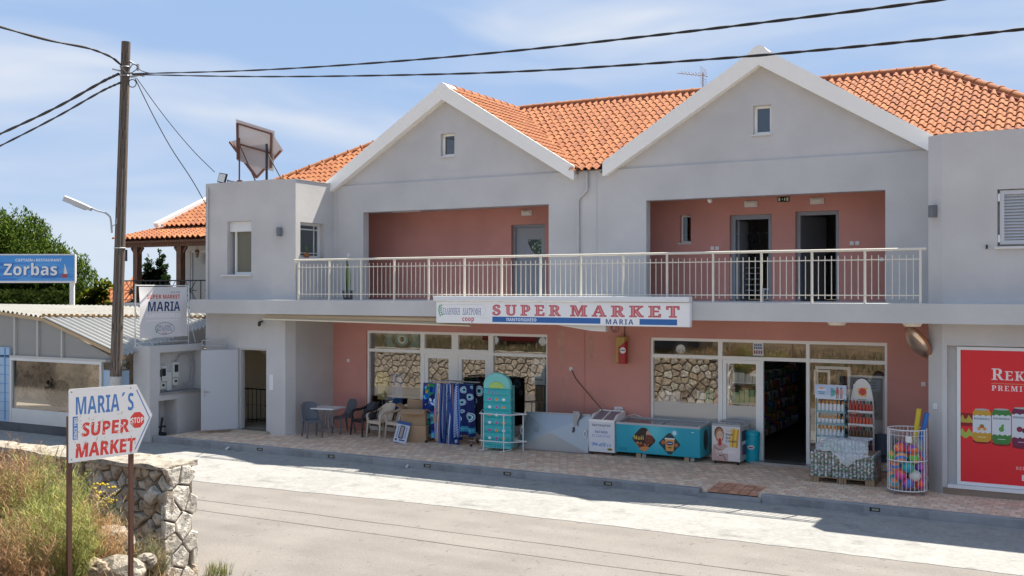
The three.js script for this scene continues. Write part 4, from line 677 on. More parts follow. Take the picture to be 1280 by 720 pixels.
{   // ice chest, white, sloping sliding glass lid
  const x0 = -10.30, x1 = -9.655, z0 = 0.12, z1 = 0.79;
  const t = thing('ice_freezer', 'white ice chest with sloping sliding glass lids and blue printing', 'freezer', [-9.98, 0, 0.45]);
  add('cabinet', [B(x0, x1, 0.07, 0.79, z0, z1), (() => { const g = poly([[0, 0.785], [0.67, 0.785], [0.45, 0.93], [0, 0.975]], 0, 0.05); return g; })()].map((g, i) => { if (i) { g.applyMatrix4(new THREE.Matrix4().makeBasis(V(0, 0, 1), V(0, 1, 0), V(-1, 0, 0))); g.translate(x1, 0, z0); } return g; }).concat([(() => { const g = poly([[0, 0.785], [0.67, 0.785], [0.45, 0.93], [0, 0.975]], 0, 0.05); g.applyMatrix4(new THREE.Matrix4().makeBasis(V(0, 0, 1), V(0, 1, 0), V(-1, 0, 0))); g.translate(x0 + 0.05, 0, z0); return g; })()]), M.freezerWhite, t);
  add('lid_rim', [sqbar([x0, 0.80, z1 - 0.01], [x1, 0.80, z1 - 0.01], 0.05, 0.05), sqbar([x0, 0.97, z0 + 0.05], [x1, 0.97, z0 + 0.05], 0.06, 0.04), sqbar([(x0 + x1) / 2, 0.82, z1 - 0.03], [(x0 + x1) / 2, 0.975, z0 + 0.1], 0.03, 0.02)], M.trim, t);
  const lid = quad([x0 + 0.05, 0.815, z1 - 0.03], [x1 - 0.05, 0.815, z1 - 0.03], [x1 - 0.05, 0.97, z0 + 0.08], [x0 + 0.05, 0.97, z0 + 0.08]); add('glass_lid', [lid], phys(0.20, 0.22, 0.27, 0.08, { ior: 1.9 }), t);
  for (const [x, z] of [[x0 + 0.06, z1 - 0.06], [x1 - 0.06, z1 - 0.06], [x0 + 0.06, z0 + 0.06], [x1 - 0.06, z0 + 0.06]]) add('foot', [bar([x, 0, z], [x, 0.07, z], 0.03)], M.black, t);
  const tx = canvas(256, 288, (g) => {
    g.fillStyle = '#dfe1e4'; g.fillRect(0, 0, 256, 288); g.textAlign = 'center';
    const ln = (s, y, px, col, w, f = 'bold ') => { g.font = f + px + 'px sans-serif'; g.save(); g.translate(124, y); g.scale(w / g.measureText(s).width, 1); g.fillStyle = col; g.fillText(s, 0, 0); g.restore(); };
    ln('ΠΑΓΟΥΛΑΤΟΥ', 48, 30, '#25304e', 190); ln('ΠΑΓΑΚΙΑ', 112, 34, '#4a63a0', 134); ln('ΣΕ ΣΑΚΟΥΛΕΣ', 150, 32, '#6d86bb', 196, '');
    g.fillStyle = '#aab3c6'; g.fillRect(70, 68, 100, 3);
    const r = rng(6); for (let i = 0; i < 46; i++) { g.fillStyle = ['#8fa9d4', '#5f82bd', '#b7c8e4'][i % 3]; const x = 24 + r() * 190, hgt = 10 + 22 * Math.abs(Math.sin(x / 32)); g.fillRect(x, 236 - r() * hgt - 8, 12, 12); }
    g.fillStyle = '#b9a23a'; g.beginPath(); g.ellipse(212, 262, 26, 14, 0, 0, 7); g.fill(); g.fillStyle = '#3b4a34'; g.fillRect(190, 258, 44, 8);
  });
  const pg = new THREE.PlaneGeometry(x1 - x0 - 0.01, 0.70); pg.translate((x0 + x1) / 2, 0.43, z1 + 0.003); add('front_print', [pg], print(tx, 0.4), t, { uv: 'own' });
}
{   // long turquoise chest freezer
  const x0 = -9.635, x1 = -7.60, z0 = 0.0, z1 = 0.75;
  const t = thing('chest_freezer', 'long turquoise ice cream chest freezer with two printed diamonds', 'freezer', [-8.6, 0, 0.4]);
  add('cabinet', [RB(x0, x1, 0.10, 0.755, z0, z1, 0.02)], M.teal, t);
  add('lid_rim', [sqbar([x0, 0.77, z1 - 0.03], [x1, 0.77, z1 - 0.03], 0.05, 0.045), sqbar([x0, 0.80, z0 + 0.03], [x1, 0.80, z0 + 0.03], 0.05, 0.09), sqbar([x0 + 0.03, 0.78, z1 - 0.05], [x0 + 0.03, 0.81, z0], 0.05, 0.05), sqbar([x1 - 0.03, 0.78, z1 - 0.05], [x1 - 0.03, 0.81, z0], 0.05, 0.05), sqbar([-8.55, 0.79, z1 - 0.05], [-8.55, 0.815, z0], 0.03, 0.03)], mat(0.5, 0.5, 0.5, 0.4), t);
  add('glass_lid', [quad([x0 + 0.05, 0.775, z1 - 0.05], [-8.57, 0.775, z1 - 0.05], [-8.57, 0.815, z0 + 0.05], [x0 + 0.05, 0.815, z0 + 0.05])], phys(0.16, 0.17, 0.18, 0.05, { ior: 1.9 }), t);
  add('glass_lid', [quad([-8.53, 0.785, z1 - 0.05], [x1 - 0.05, 0.785, z1 - 0.05], [x1 - 0.05, 0.825, z0 + 0.05], [-8.53, 0.825, z0 + 0.05])], phys(0.16, 0.17, 0.18, 0.05, { ior: 1.9 }), t);
  const tx = canvas(1024, 330, (g, w, h) => {
    const gr = g.createRadialGradient(480, 60, 20, 480, 60, 330); gr.addColorStop(0, '#5fc6d2'); gr.addColorStop(1, '#12a0b4'); g.fillStyle = '#109db2'; g.fillRect(0, 0, w, h); g.fillStyle = gr; g.fillRect(0, 0, w, h);
    g.save(); g.translate(356, 160); g.beginPath(); g.moveTo(-150, 10); g.quadraticCurveTo(-160, -20, -60, -120); g.quadraticCurveTo(-20, -150, 30, -128); g.lineTo(120, -20); g.quadraticCurveTo(150, 10, 120, 40); g.lineTo(20, 140); g.quadraticCurveTo(-10, 160, -50, 130); g.closePath(); g.clip();
    g.fillStyle = '#2b1d1c'; g.fillRect(-200, -200, 400, 400); const r = rng(41);
    for (let i = 0; i < 60; i++) { g.fillStyle = ['#7d3a26', '#a6532f', '#c98a58', '#3a1d16'][i % 4]; g.beginPath(); g.arc(-150 + r() * 200, 50 + r() * 60, 7 + r() * 10, 0, 7); g.fill(); }
    g.fillStyle = '#d2894f'; g.beginPath(); g.ellipse(-10, 120, 80, 30, -0.2, 0, 7); g.fill();
    g.fillStyle = '#c9a08c'; g.beginPath(); g.arc(66, -70, 46, 0, 7); g.fill(); g.fillStyle = '#6e3324'; g.beginPath(); g.arc(60, 0, 56, 0, 7); g.fill(); for (let i = 0; i < 90; i++) { g.fillStyle = i % 2 ? '#8d4a33' : '#3a1712'; g.beginPath(); g.arc(60 + (r() - .5) * 100, (r() - .5) * 110, 5, 0, 7); g.fill(); }
    g.fillStyle = '#e3c05a'; g.font = 'bold 66px sans-serif'; g.fillText('Nuii', -140, 10); g.restore();
    g.save(); g.translate(668, 196); g.beginPath(); g.moveTo(-138, 0); g.quadraticCurveTo(-140, -14, -24, -124); g.quadraticCurveTo(0, -142, 24, -124); g.lineTo(126, -16); g.quadraticCurveTo(140, 0, 126, 16); g.lineTo(24, 120); g.quadraticCurveTo(0, 138, -24, 120); g.closePath(); g.fillStyle = '#15434c'; g.fill(); g.strokeStyle = '#5cc2cc'; g.lineWidth = 3; g.stroke();
    g.fillStyle = '#c06a3c'; g.beginPath(); g.arc(-80, -14, 24, 0, 7); g.arc(78, 10, 22, 0, 7); g.fill(); g.fillStyle = '#d8a057'; g.beginPath(); g.moveTo(-58, -60); g.lineTo(58, -60); g.lineTo(46, 84); g.lineTo(-46, 84); g.fill(); g.fillStyle = '#efe9dd'; g.fillRect(-60, -70, 120, 16); g.fillStyle = '#2a2f6a'; g.beginPath(); g.ellipse(0, -8, 42, 24, 0, 0, 7); g.fill(); g.fillStyle = '#fff'; g.fillRect(-28, -12, 56, 7); g.fillStyle = '#7a3a22'; g.fillRect(-22, 36, 44, 14); g.restore();
    g.fillStyle = '#d3eaf2'; g.beginPath(); g.arc(726, 62, 24, 0, 7); g.fill(); g.strokeStyle = '#bfe6ee'; g.lineWidth = 3; for (let i = 0; i < 12; i++) { g.beginPath(); g.moveTo(726, 62); g.lineTo(726 + 42 * Math.cos(i * .52), 62 + 42 * Math.sin(i * .52)); g.stroke(); }
    g.fillStyle = '#0d7f92'; for (let i = 0; i < 7; i++) g.fillRect(28 + i * 16, 270, 10, 40); g.fillStyle = '#e8f4f5'; g.fillRect(930, 38, 30, 7);
  });
  const pg = new THREE.PlaneGeometry(x1 - x0 - 0.03, 0.63); pg.translate((x0 + x1) / 2, 0.43, z1 + 0.003); add('front_print', [pg], print(tx, 0.35), t, { uv: 'own' });
  const dk = new THREE.CircleGeometry(0.15, 20); dk.scale(1, 1.6, 1); dk.rotateY(Math.PI / 2); dk.translate(x1 + 0.003, 0.47, 0.36); add('side_print', [dk], mat(0.02, 0.03, 0.035, 0.4), t);
  for (const x of [-8.98, -7.82]) { add('block', [B(x - 0.16, x - 0.05, 0, 0.1, 0.62, 0.72)], M.card, t); const w = new THREE.CylinderGeometry(0.05, 0.05, 0.03, 16); w.rotateX(Math.PI / 2); w.translate(x + 0.03, 0.05, 0.70); add('caster', [w, bar([x + 0.03, 0.05, 0.70], [x + 0.03, 0.11, 0.66], 0.02)], mat(0.3, 0.32, 0.33, 0.4), t); }
  for (const x of [-8.98, -7.82]) add('caster', [bar([x, 0, 0.1], [x, 0.1, 0.1], 0.04)], M.rubber, t);
}
{   // upright-fronted white ice cream freezer with a photo print
  const x0 = -7.36, x1 = -6.715, z0 = 0.02, z1 = 0.66;
  const t = thing('display_freezer', 'small white ice cream freezer with photo printed front and grey lid', 'freezer', [-7.04, 0, 0.35]);
  add('cabinet', [RB(x0, x1, 0.07, 0.845, z0, z1, 0.015)], M.freezerWhite, t);
  add('lid', [RB(x0 - 0.005, x1 + 0.005, 0.845, 0.89, z0, z1, 0.015), B(x0 + 0.04, x1 - 0.04, 0.89, 0.915, z0, z0 + 0.14)], mat(0.42, 0.42, 0.42, 0.35), t);
  add('glass_lid', [quad([x0 + 0.05, 0.893, z1 - 0.05], [x1 - 0.05, 0.893, z1 - 0.05], [x1 - 0.05, 0.893, z0 + 0.15], [x0 + 0.05, 0.893, z0 + 0.15])], phys(0.12, 0.12, 0.12, 0.05, { ior: 1.9 }), t);
  for (const [x, z] of [[x0 + 0.07, z1 - 0.05], [x1 - 0.07, z1 - 0.05], [x0 + 0.07, z0 + 0.06], [x1 - 0.07, z0 + 0.06]]) add('caster', [bar([x, 0, z], [x, 0.08, z], 0.028)], M.black, t);
  const tx = canvas(256, 312, (g) => {
    g.fillStyle = '#d9d3cf'; g.fillRect(0, 0, 256, 312); g.fillStyle = '#4d2d22'; g.beginPath(); g.ellipse(66, 66, 44, 60, 0, 0, 7); g.fill(); g.fillStyle = '#b07a54'; g.beginPath(); g.ellipse(70, 84, 40, 66, 0, 0, 7); g.fill();
    g.fillStyle = '#dcb6a0'; g.beginPath(); g.ellipse(72, 86, 29, 44, 0, 0, 7); g.fill(); g.fillStyle = '#5a3a30'; g.beginPath(); g.ellipse(60, 78, 6, 2.6, 0, 0, 7); g.ellipse(84, 78, 6, 2.6, 0, 0, 7); g.fill(); g.fillStyle = '#b4544e'; g.beginPath(); g.ellipse(72, 110, 9, 4, 0, 0, 7); g.fill();
    g.fillStyle = '#d9b9a6'; g.beginPath(); g.moveTo(54, 124); g.lineTo(92, 124); g.lineTo(100, 160); g.lineTo(46, 160); g.fill(); g.fillStyle = '#c9a79b'; g.beginPath(); g.ellipse(84, 226, 84, 72, 0, 0, 7); g.fill(); g.fillStyle = '#e3d7d2'; g.beginPath(); g.ellipse(180, 240, 80, 60, 0, 0, 7); g.fill(); g.fillStyle = '#c9a79b'; g.fillRect(0, 240, 150, 72);
    g.strokeStyle = '#4d3a3a'; g.lineWidth = 6; g.beginPath(); g.moveTo(14, 170); g.quadraticCurveTo(30, 220, 90, 214); g.stroke(); g.beginPath(); g.moveTo(100, 250); g.lineTo(128, 310); g.stroke();
    g.fillStyle = '#b52f2c'; g.beginPath(); g.roundRect(58, 114, 30, 62, 12); g.fill();
    g.fillStyle = '#e2ad3d'; g.save(); g.translate(206, 96); g.rotate(0.1); for (let i = 0; i < 4; i++) { g.fillStyle = i % 2 ? '#d39a2c' : '#ecc258'; g.beginPath(); g.roundRect(-36 + i * 19, -80, 20, 170, 10); g.fill(); } g.restore();
    g.fillStyle = '#c9a08f'; g.font = '30px sans-serif'; g.fillText('Taste', 126, 48); g.fillStyle = '#3c2d2c'; g.font = 'bold 32px sans-serif'; g.fillText('Real', 126, 82); g.fillText('Ice', 126, 112); g.fillText('Cream', 126, 142);
    g.fillStyle = '#f3efec'; g.font = '40px sans-serif'; g.save(); g.translate(34, 246); g.scale(1.05, 1); g.fillText('CHILLATO', 0, 0); g.restore(); g.fillRect(48, 262, 12, 7); g.fillStyle = '#4d3a3a'; g.fillRect(64, 262, 28, 8);
  });
  const pg = new THREE.PlaneGeometry(x1 - x0 - 0.02, 0.76); pg.translate((x0 + x1) / 2, 0.458, z1 + 0.003); add('front_print', [pg], print(tx, 0.4), t, { uv: 'own' });
  const sx = canvas(128, 160, (g) => { g.fillStyle = '#b9b2b2'; g.fillRect(0, 0, 128, 160); g.fillStyle = '#4b2f4a'; g.fillRect(20, 20, 80, 60); g.fillStyle = '#70405c'; g.fillRect(30, 86, 70, 50); g.fillStyle = '#ddd'; g.fillRect(24, 70, 84, 16); });
  const sg = new THREE.PlaneGeometry(z1 - z0 - 0.03, 0.74); sg.rotateY(Math.PI / 2); sg.translate(x1 + 0.003, 0.458, (z0 + z1) / 2); add('side_print', [sg], print(sx, 0.4), t, { uv: 'own' });
}
{   // turquoise bin
  const t = thing('waste_bin', 'turquoise round waste bin with a white oval badge beside the doorway', 'bin', [-6.60, 0, 0.12]);
  const pr = [[0.0, 0], [0.13, 0], [0.15, 0.02], [0.172, 0.56], [0.165, 0.57], [0.165, 0.60], [0.178, 0.61], [0.172, 0.68], [0.12, 0.72], [0, 0.73]].map((p) => new THREE.Vector2(...p));
  const g = new THREE.LatheGeometry(pr, 28); g.translate(-6.60, 0, 0.12); add('bin_body', [g], M.teal, t);
  const b = new THREE.CylinderGeometry(0.07, 0.07, 0.02, 24); b.rotateX(Math.PI / 2); b.scale(1.1, 0.7, 1); b.translate(-6.58, 0.36, 0.283); add('badge', [b], mat(0.7, 0.72, 0.74, 0.4), t); add('badge_stripe', [B(-6.63, -6.53, 0.345, 0.37, 0.29, 0.2965)], mat(0.35, 0.03, 0.04, 0.4), t);
}
{   // sunscreen stand with printed header
  const z1 = 1.10, x0 = -4.98, x1 = -4.38;
  const t = thing('display_stand', 'blue green wire stand with a printed header board and rows of sunscreen', 'display stand', [-4.68, 0, 0.95]);
  const mt = mat(0.10, 0.22, 0.24, 0.4);
  for (const x of [x0 + 0.015, x1 - 0.015]) for (const z of [0.78, z1]) add('upright', [bar([x, 0, z], [x, 1.62, z], 0.012)], mt, t);
  const ys = [1.34, 1.09, 0.83, 0.58, 0.3];
  for (const y of ys) { add('shelf', [B(x0, x1, y - 0.02, y, 0.78, z1)], mt, t); add('shelf_lip', [B(x0, x1, y - 0.02, y + 0.02, z1, z1 + 0.008)], mat(0.22, 0.36, 0.38, 0.5), t); }
  const tx = canvas(256, 128, (g) => { g.fillStyle = '#b9c4dc'; g.fillRect(0, 0, 256, 128); g.fillStyle = '#cfd6e2'; g.fillRect(0, 90, 256, 38); g.fillStyle = '#e39a4a'; g.beginPath(); g.arc(50, 36, 14, 0, 7); g.fill(); g.fillStyle = '#dfe6ee'; g.fillRect(16, 40, 74, 12); g.fillStyle = '#4f97a6'; g.fillRect(22, 62, 60, 9); g.fillRect(28, 78, 48, 9); g.fillStyle = '#5fa59b'; g.beginPath(); g.arc(130, 64, 40, -1.6, 1.6); g.fill(); g.fillStyle = '#2f7d7a'; g.fillRect(132, 56, 30, 6); for (const [x, c] of [[184, '#b5574e'], [216, '#c98f7c']]) { g.fillStyle = '#8a5a44'; g.beginPath(); g.arc(x, 26, 9, 0, 7); g.fill(); g.fillStyle = c; g.fillRect(x - 12, 36, 24, 40); g.fillStyle = '#9c6a52'; g.fillRect(x - 10, 76, 8, 44); g.fillRect(x + 2, 76, 8, 44); } });
  add('header_board', [B(x0 - 0.01, x1 + 0.02, 1.60, 1.90, z1 - 0.02, z1)], M.whitePaint, t);
  const pg = new THREE.PlaneGeometry(0.62, 0.29); pg.translate(-4.675, 1.75, z1 + 0.003); add('header_print', [pg], print(tx, 0.5), t, { uv: 'own' });
  const mkBottle = (name, label, body, cap, pr, ch, group) => { const o = thing(name, label, 'bottle', [0, 0, 0], group, true); pr = pr.map(([a, b]) => [a * 1.08, b * 1.12]); add('bottle_body', [new THREE.LatheGeometry(pr.map((p) => new THREE.Vector2(...p)), 12)], body, o); const y = pr[pr.length - 1][1]; add('cap', [new THREE.CylinderGeometry(0.019, 0.024, ch, 10).translate(0, y + ch / 2 - 0.005, 0)], cap, o); return o; };
  const white = mat(0.7, 0.71, 0.7, 0.35), pale = mat(0.45, 0.58, 0.66, 0.35), org = mat(0.62, 0.24, 0.04, 0.4), brown = mat(0.22, 0.12, 0.06, 0.4);
  const slim = [[0, 0], [0.032, 0], [0.034, 0.01], [0.034, 0.12], [0.022, 0.15]], wide = [[0, 0], [0.036, 0], [0.038, 0.012], [0.036, 0.07], [0.018, 0.125], [0.014, 0.14]], tub = [[0, 0], [0.035, 0], [0.037, 0.08], [0.026, 0.10]];
  const ordn = ['leftmost', 'second from left', 'third from left', 'middle', 'third from right', 'second from right', 'rightmost'];
  const rows = [[1.34, 'white orange capped bottle on top shelf of blue stand', 'white sunscreen on the top shelf', white, org, slim, 0.06], [1.09, 'squat orange capped bottle on second shelf of blue stand', 'sunscreen on the second shelf', white, org, tub, 0.055], [0.83, 'white spray bottle on third shelf of blue stand', 'spray bottles on the third shelf', white, org, wide, 0.07], [0.58, 'brown lotion bottle on fourth shelf of blue stand', 'lotion on the fourth shelf', brown, org, tub, 0.05]];
  for (const [y, label, group, b, c, pr, ch] of rows) {
    const src = mkBottle('sunscreen_bottle', label, b, c, pr, ch, group);
    for (let i = 0; i < 7; i++) { const p = [x0 + 0.06 + i * 0.08, y, 1.045]; const lb = ordn[i] + ' ' + label; if (i === 0) { src.position.set(...p); src.userData.label = lb; } else copy(src, p, rr(-0.5, 0.5), lb, group); }
    if (y > 1.3) { const bl = add('label_band', [new THREE.CylinderGeometry(0.0345, 0.0345, 0.05, 12, 1, true).translate(0, 0.06, 0)], pale, src); void bl; }
  }
  // surfboard-shaped stand
  const s = thing('surfboard_stand', 'white surfboard shaped display stand with a red sun print and oil bottles', 'display stand', [-4.09, 0, 1.0]);
  const sh = new THREE.Shape(); sh.moveTo(-0.23, 0); sh.lineTo(0.23, 0); sh.lineTo(0.235, 1.2); sh.bezierCurveTo(0.23, 1.75, 0.16, 2.03, 0, 2.03); sh.bezierCurveTo(-0.16, 2.03, -0.23, 1.75, -0.235, 1.2); sh.lineTo(-0.23, 0);
  const g = new THREE.ExtrudeGeometry(sh, { depth: 0.03, bevelEnabled: true, bevelThickness: 0.008, bevelSize: 0.008, bevelSegments: 2, curveSegments: 16 }); g.translate(-4.09, 0, 0.86); add('board', [g], mat(0.72, 0.70, 0.66, 0.45), s);
  add('top_edge', [tube([[-4.24, 1.9, 0.87], [-4.17, 2.01, 0.87], [-4.09, 2.045, 0.87], [-4.01, 2.01, 0.87], [-3.94, 1.9, 0.87]], 0.018, 20, 6)], M.black, s);
  const px = canvas(160, 200, (c) => { c.clearRect(0, 0, 160, 200); c.fillStyle = '#dcd8d0'; c.fillRect(0, 0, 160, 200); c.fillStyle = '#d08b4e'; for (let i = 0; i < 12; i++) { c.save(); c.translate(84, 72); c.rotate(i * 0.52); c.fillRect(-5, 30, 10, 16); c.restore(); } c.fillStyle = '#c9433a'; c.beginPath(); c.arc(86, 70, 34, 0, 7); c.fill(); c.fillStyle = '#e0b34a'; for (const [x, y] of [[50, 50], [112, 104], [60, 100], [120, 40]]) { c.beginPath(); c.arc(x, y, 12, 0, 7); c.fill(); } c.fillStyle = '#8d8a86'; c.fillRect(40, 140, 84, 7); c.fillRect(56, 156, 52, 6); });
  const pp = new THREE.PlaneGeometry(0.34, 0.44); pp.translate(-4.09, 1.70, 0.902); add('board_print', [pp], print(px, 0.5), s, { uv: 'own' });
  const ys2 = [1.37, 1.10, 0.83, 0.56], pal = [[0.45, 0.05, 0.03], [0.55, 0.10, 0.05], [0.14, 0.07, 0.03], [0.12, 0.02, 0.02]], names = ['red', 'orange red', 'dark amber', 'dark red'], nth = ['top', 'second', 'third', 'lowest'];
  ys2.forEach((y, j) => {
    add('shelf', [B(-4.34, -3.84, y - 0.015, y, 0.90, 1.06), B(-4.34, -3.84, y - 0.02, y + 0.025, 1.055, 1.062)], mat(0.62, 0.6, 0.57, 0.5), s);
    const tray = new THREE.CylinderGeometry(0.10, 0.07, 0.035, 18); tray.translate(-4.22, y - 0.03, 1.03); add('shelf_scoop', [tray], mat(0.62, 0.34, 0.24, 0.5), s);
    const label = names[j] + ' oil bottle on ' + nth[j] + ' shelf of surfboard stand', group = 'oil bottles on the ' + nth[j] + ' surfboard shelf';
    const src = mkBottle('oil_bottle', label, mat(...pal[j], 0.3), mat(0.3, 0.02, 0.02, 0.4), [[0, 0], [0.026, 0], [0.028, 0.01], [0.028, 0.12], [0.012, 0.15]], 0.06, group); src.position.set(-4.30, y, 1.0); src.userData.label = ordn[0] + ' ' + label;
    const alt = [[0.02, 0.02, 0.02], [0.05, 0.2, 0.08]];
    for (let i = 1; i < 7; i++) { const c = copy(src, [-4.30 + i * 0.068, y, 1.0], 0, ordn[i] + ' ' + label, group); if (i > 3) c.children[1].material = mat(...alt[i % 2], 0.4); }
  });
}
{   // pallet stacked with shrink-wrapped cans
  const x0 = -4.93, z1 = 1.84, p = thing('wooden_pallet', 'low wooden pallet under the stacked cans', 'pallet', [-4.31, 0, 1.45]);
  for (const z of [1.10, 1.45, 1.80]) add('runner', [B(x0, x0 + 1.25, 0, 0.018, z - 0.045, z + 0.045)], M.palletWood, p);
  for (const x of [0.09, 0.625, 1.16]) for (const z of [1.10, 1.45, 1.80]) add('block', [B(x0 + x - 0.09, x0 + x + 0.09, 0.018, 0.10, z - 0.045, z + 0.045)], M.palletWood, p);
  for (let i = 0; i < 6; i++) add('deck_board', [B(x0, x0 + 1.25, 0.10, 0.118, 1.055 + i * 0.135, 1.055 + i * 0.135 + 0.1)], M.palletWood, p);
  const can = merge([new THREE.CylinderGeometry(0.0325, 0.0325, 0.105, 14).translate(0, 0.058, 0), new THREE.CylinderGeometry(0.0325, 0.026, 0.006, 14).translate(0, 0.003, 0)]), lid = merge([new THREE.CylinderGeometry(0.026, 0.0325, 0.01, 14).translate(0, 0.1155, 0)]);
  const mkCan = (a, b, c) => print(canvas(64, 48, (g) => { g.fillStyle = a; g.fillRect(0, 0, 64, 48); g.fillStyle = b; g.fillRect(0, 14, 64, 16); g.fillStyle = c; g.beginPath(); g.arc(16, 24, 9, 0, 7); g.arc(48, 24, 9, 0, 7); g.fill(); g.fillStyle = '#c9ccd0'; g.fillRect(0, 0, 64, 4); }), 0.3, { metalness: 0.25 });
  const mats = [mkCan('#4f7f5f', '#d8dcd6', '#a86a6a'), mkCan('#c9cdd2', '#2f7d4d', '#e8eae8'), mkCan('#9a9ea3', '#d9dbdd', '#3f8f57')], top = mkCan('#9cc7a2', '#4e9467', '#dde9dd');
  const film = phys(0.94, 0.95, 0.97, 0.12, { transmission: 1, thickness: 0, ior: 1.5 });
  // a pack: six cans across, four deep; only the outer cans are separate
  function pack(label, x, y, z, body, nx, front, right, group) {
    const o = thing('can_pack', label, 'can pack', [x, y, z], group, true), nz = 4;
    for (let i = 0; i < nx; i++) for (let k = 0; k < nz; k++) {
      if (!((front && k === nz - 1) || (right && i === nx - 1) || y > 0.5)) continue;
      const m = new THREE.Mesh(can, body[(i + k) % body.length]); m.name = 'can'; m.position.set(0.034 + i * 0.068, 0.004, -0.034 - (nz - 1 - k) * 0.068); m.rotation.y = rr(0, 6.28); o.add(m);
      const l = new THREE.Mesh(lid, M.chrome); l.name = 'lid'; m.add(l);
    }
    add('tray', [B(0.002, nx * 0.068 - 0.002, 0, 0.004, -nz * 0.068 + 0.002, -0.002), B(0.07, nx * 0.068 - 0.07, 0.006, 0.11, -nz * 0.068 + 0.01, -0.075)], M.card, o);
    return o;
  }
  const layerName = ['bottom', 'second', 'third', 'fourth'], sideName = ['left end', 'middle', 'right end'];
  for (let L = 0; L < 4; L++) for (let c = 0; c < 3; c++) {
    const x = x0 + 0.008 + c * 0.414, y = 0.119 + L * 0.121;
    pack('green and silver can pack, ' + sideName[c] + ' of the ' + layerName[L] + ' layer, pallet front', x, y, 1.83, [mats[(L + c) % 3], mats[(L + c + 1) % 3]], 6, true, c === 2);
    if (c === 2) for (let d = 1; d < 3; d++) pack('green can pack on the pallet right side, ' + layerName[L] + ' layer, ' + (d === 1 ? 'side middle' : 'window end'), x, y, 1.83 - d * 0.274, [mats[(L + d) % 3], mats[(L + d + 1) % 3]], 6, false, true);
    else if (L === 3) pack('pack of cans in the fourth layer behind the ' + (c ? 'middle' : 'left') + ' front pack', x, y, 1.83 - 0.274, [mats[(c + 1) % 3]], 6, true, false);
  }
  for (const [c, nm] of [[0, 'left'], [1, 'right']]) for (let L = 0; L < 2; L++) pack('pack of pale green cans, ' + (L ? 'upper' : 'lower') + ' ' + nm + ' one on top of the pallet stack', x0 + 0.22 + c * 0.415, 0.119 + (4 + L) * 0.121, 1.62 - L * 0.02, [top, c ? mats[1] : top], 6, true, true);
  // loose film over the top and tight film round the sides
  const w = thing('plastic_film', 'crumpled clear plastic film hanging over the top of the can stack', 'film', [-4.3, 0.84, 1.6]);
  const fl = sheet(1.0, 1.05, 90, 90, (x, y) => { const rg = (f, s) => 1 - Math.abs(2 * fbm(x * f + s, y * f * 0.8, s, 2) - 1), q = 0.5 - y / 1.05, n = fbm(x * 7 + 3, y * 7, 2, 3) - 0.5 + 0.9 * (rg(7, 3) - 0.8), n2 = 1.4 * (rg(15, 8) - 0.75); let py, pz; const top = 0.855, edge = 0.52; if (q < edge) { py = top + 0.035 * n + 0.03 * n2; pz = 1.28 + q / edge * 0.36; } else { const d = (q - edge) * 1.05; py = top - d * Math.min(1, 0.22 + 0.5 * fbm(x * 4 + 2, 3, 3, 3) + 0.55 * Math.exp(-(((x - 0.06) / 0.17) ** 2))) + 0.02 * n2; pz = 1.645 + 0.10 * d + 0.24 * Math.min(1, d * 3) + 0.06 * n; } return [-4.33 + x + 0.05 * n + (q > edge ? 0.12 * (q - edge) : 0), Math.max(0.3, py), pz + 0.03 * n2]; });
  add('film_sheet', [fl], phys(0.95, 0.96, 0.98, 0.08, { transmission: 0.55, thickness: 0, ior: 1.55, side: THREE.DoubleSide }), w);
  const sd = sheet(1.0, 1.0, 60, 16, (x, y) => { const u = (x + 0.5), v = y + 0.5, n = fbm(u * 26, v * 9, 4, 3) - 0.5; const L1 = 1.27, L2 = 0.82, s = u * (L1 + L2); let px, pz; if (s < L1) { px = x0 - 0.01 + s; pz = z1 + 0.006 + 0.022 * n * (v < 0.05 ? 0 : 1); } else { px = x0 + L1 - 0.004 + 0.022 * n; pz = z1 - (s - L1); } return [px, 0.115 + v * 0.49 + 0.03 * (v > 0.9 ? n : 0), pz]; });
  const w2 = thing('shrink_film', 'tight clear shrink film wrapped round the sides of the can pallet', 'film', [-4.3, 0.11, 1.6]); add('film_sheet', [sd], film, w2);
}
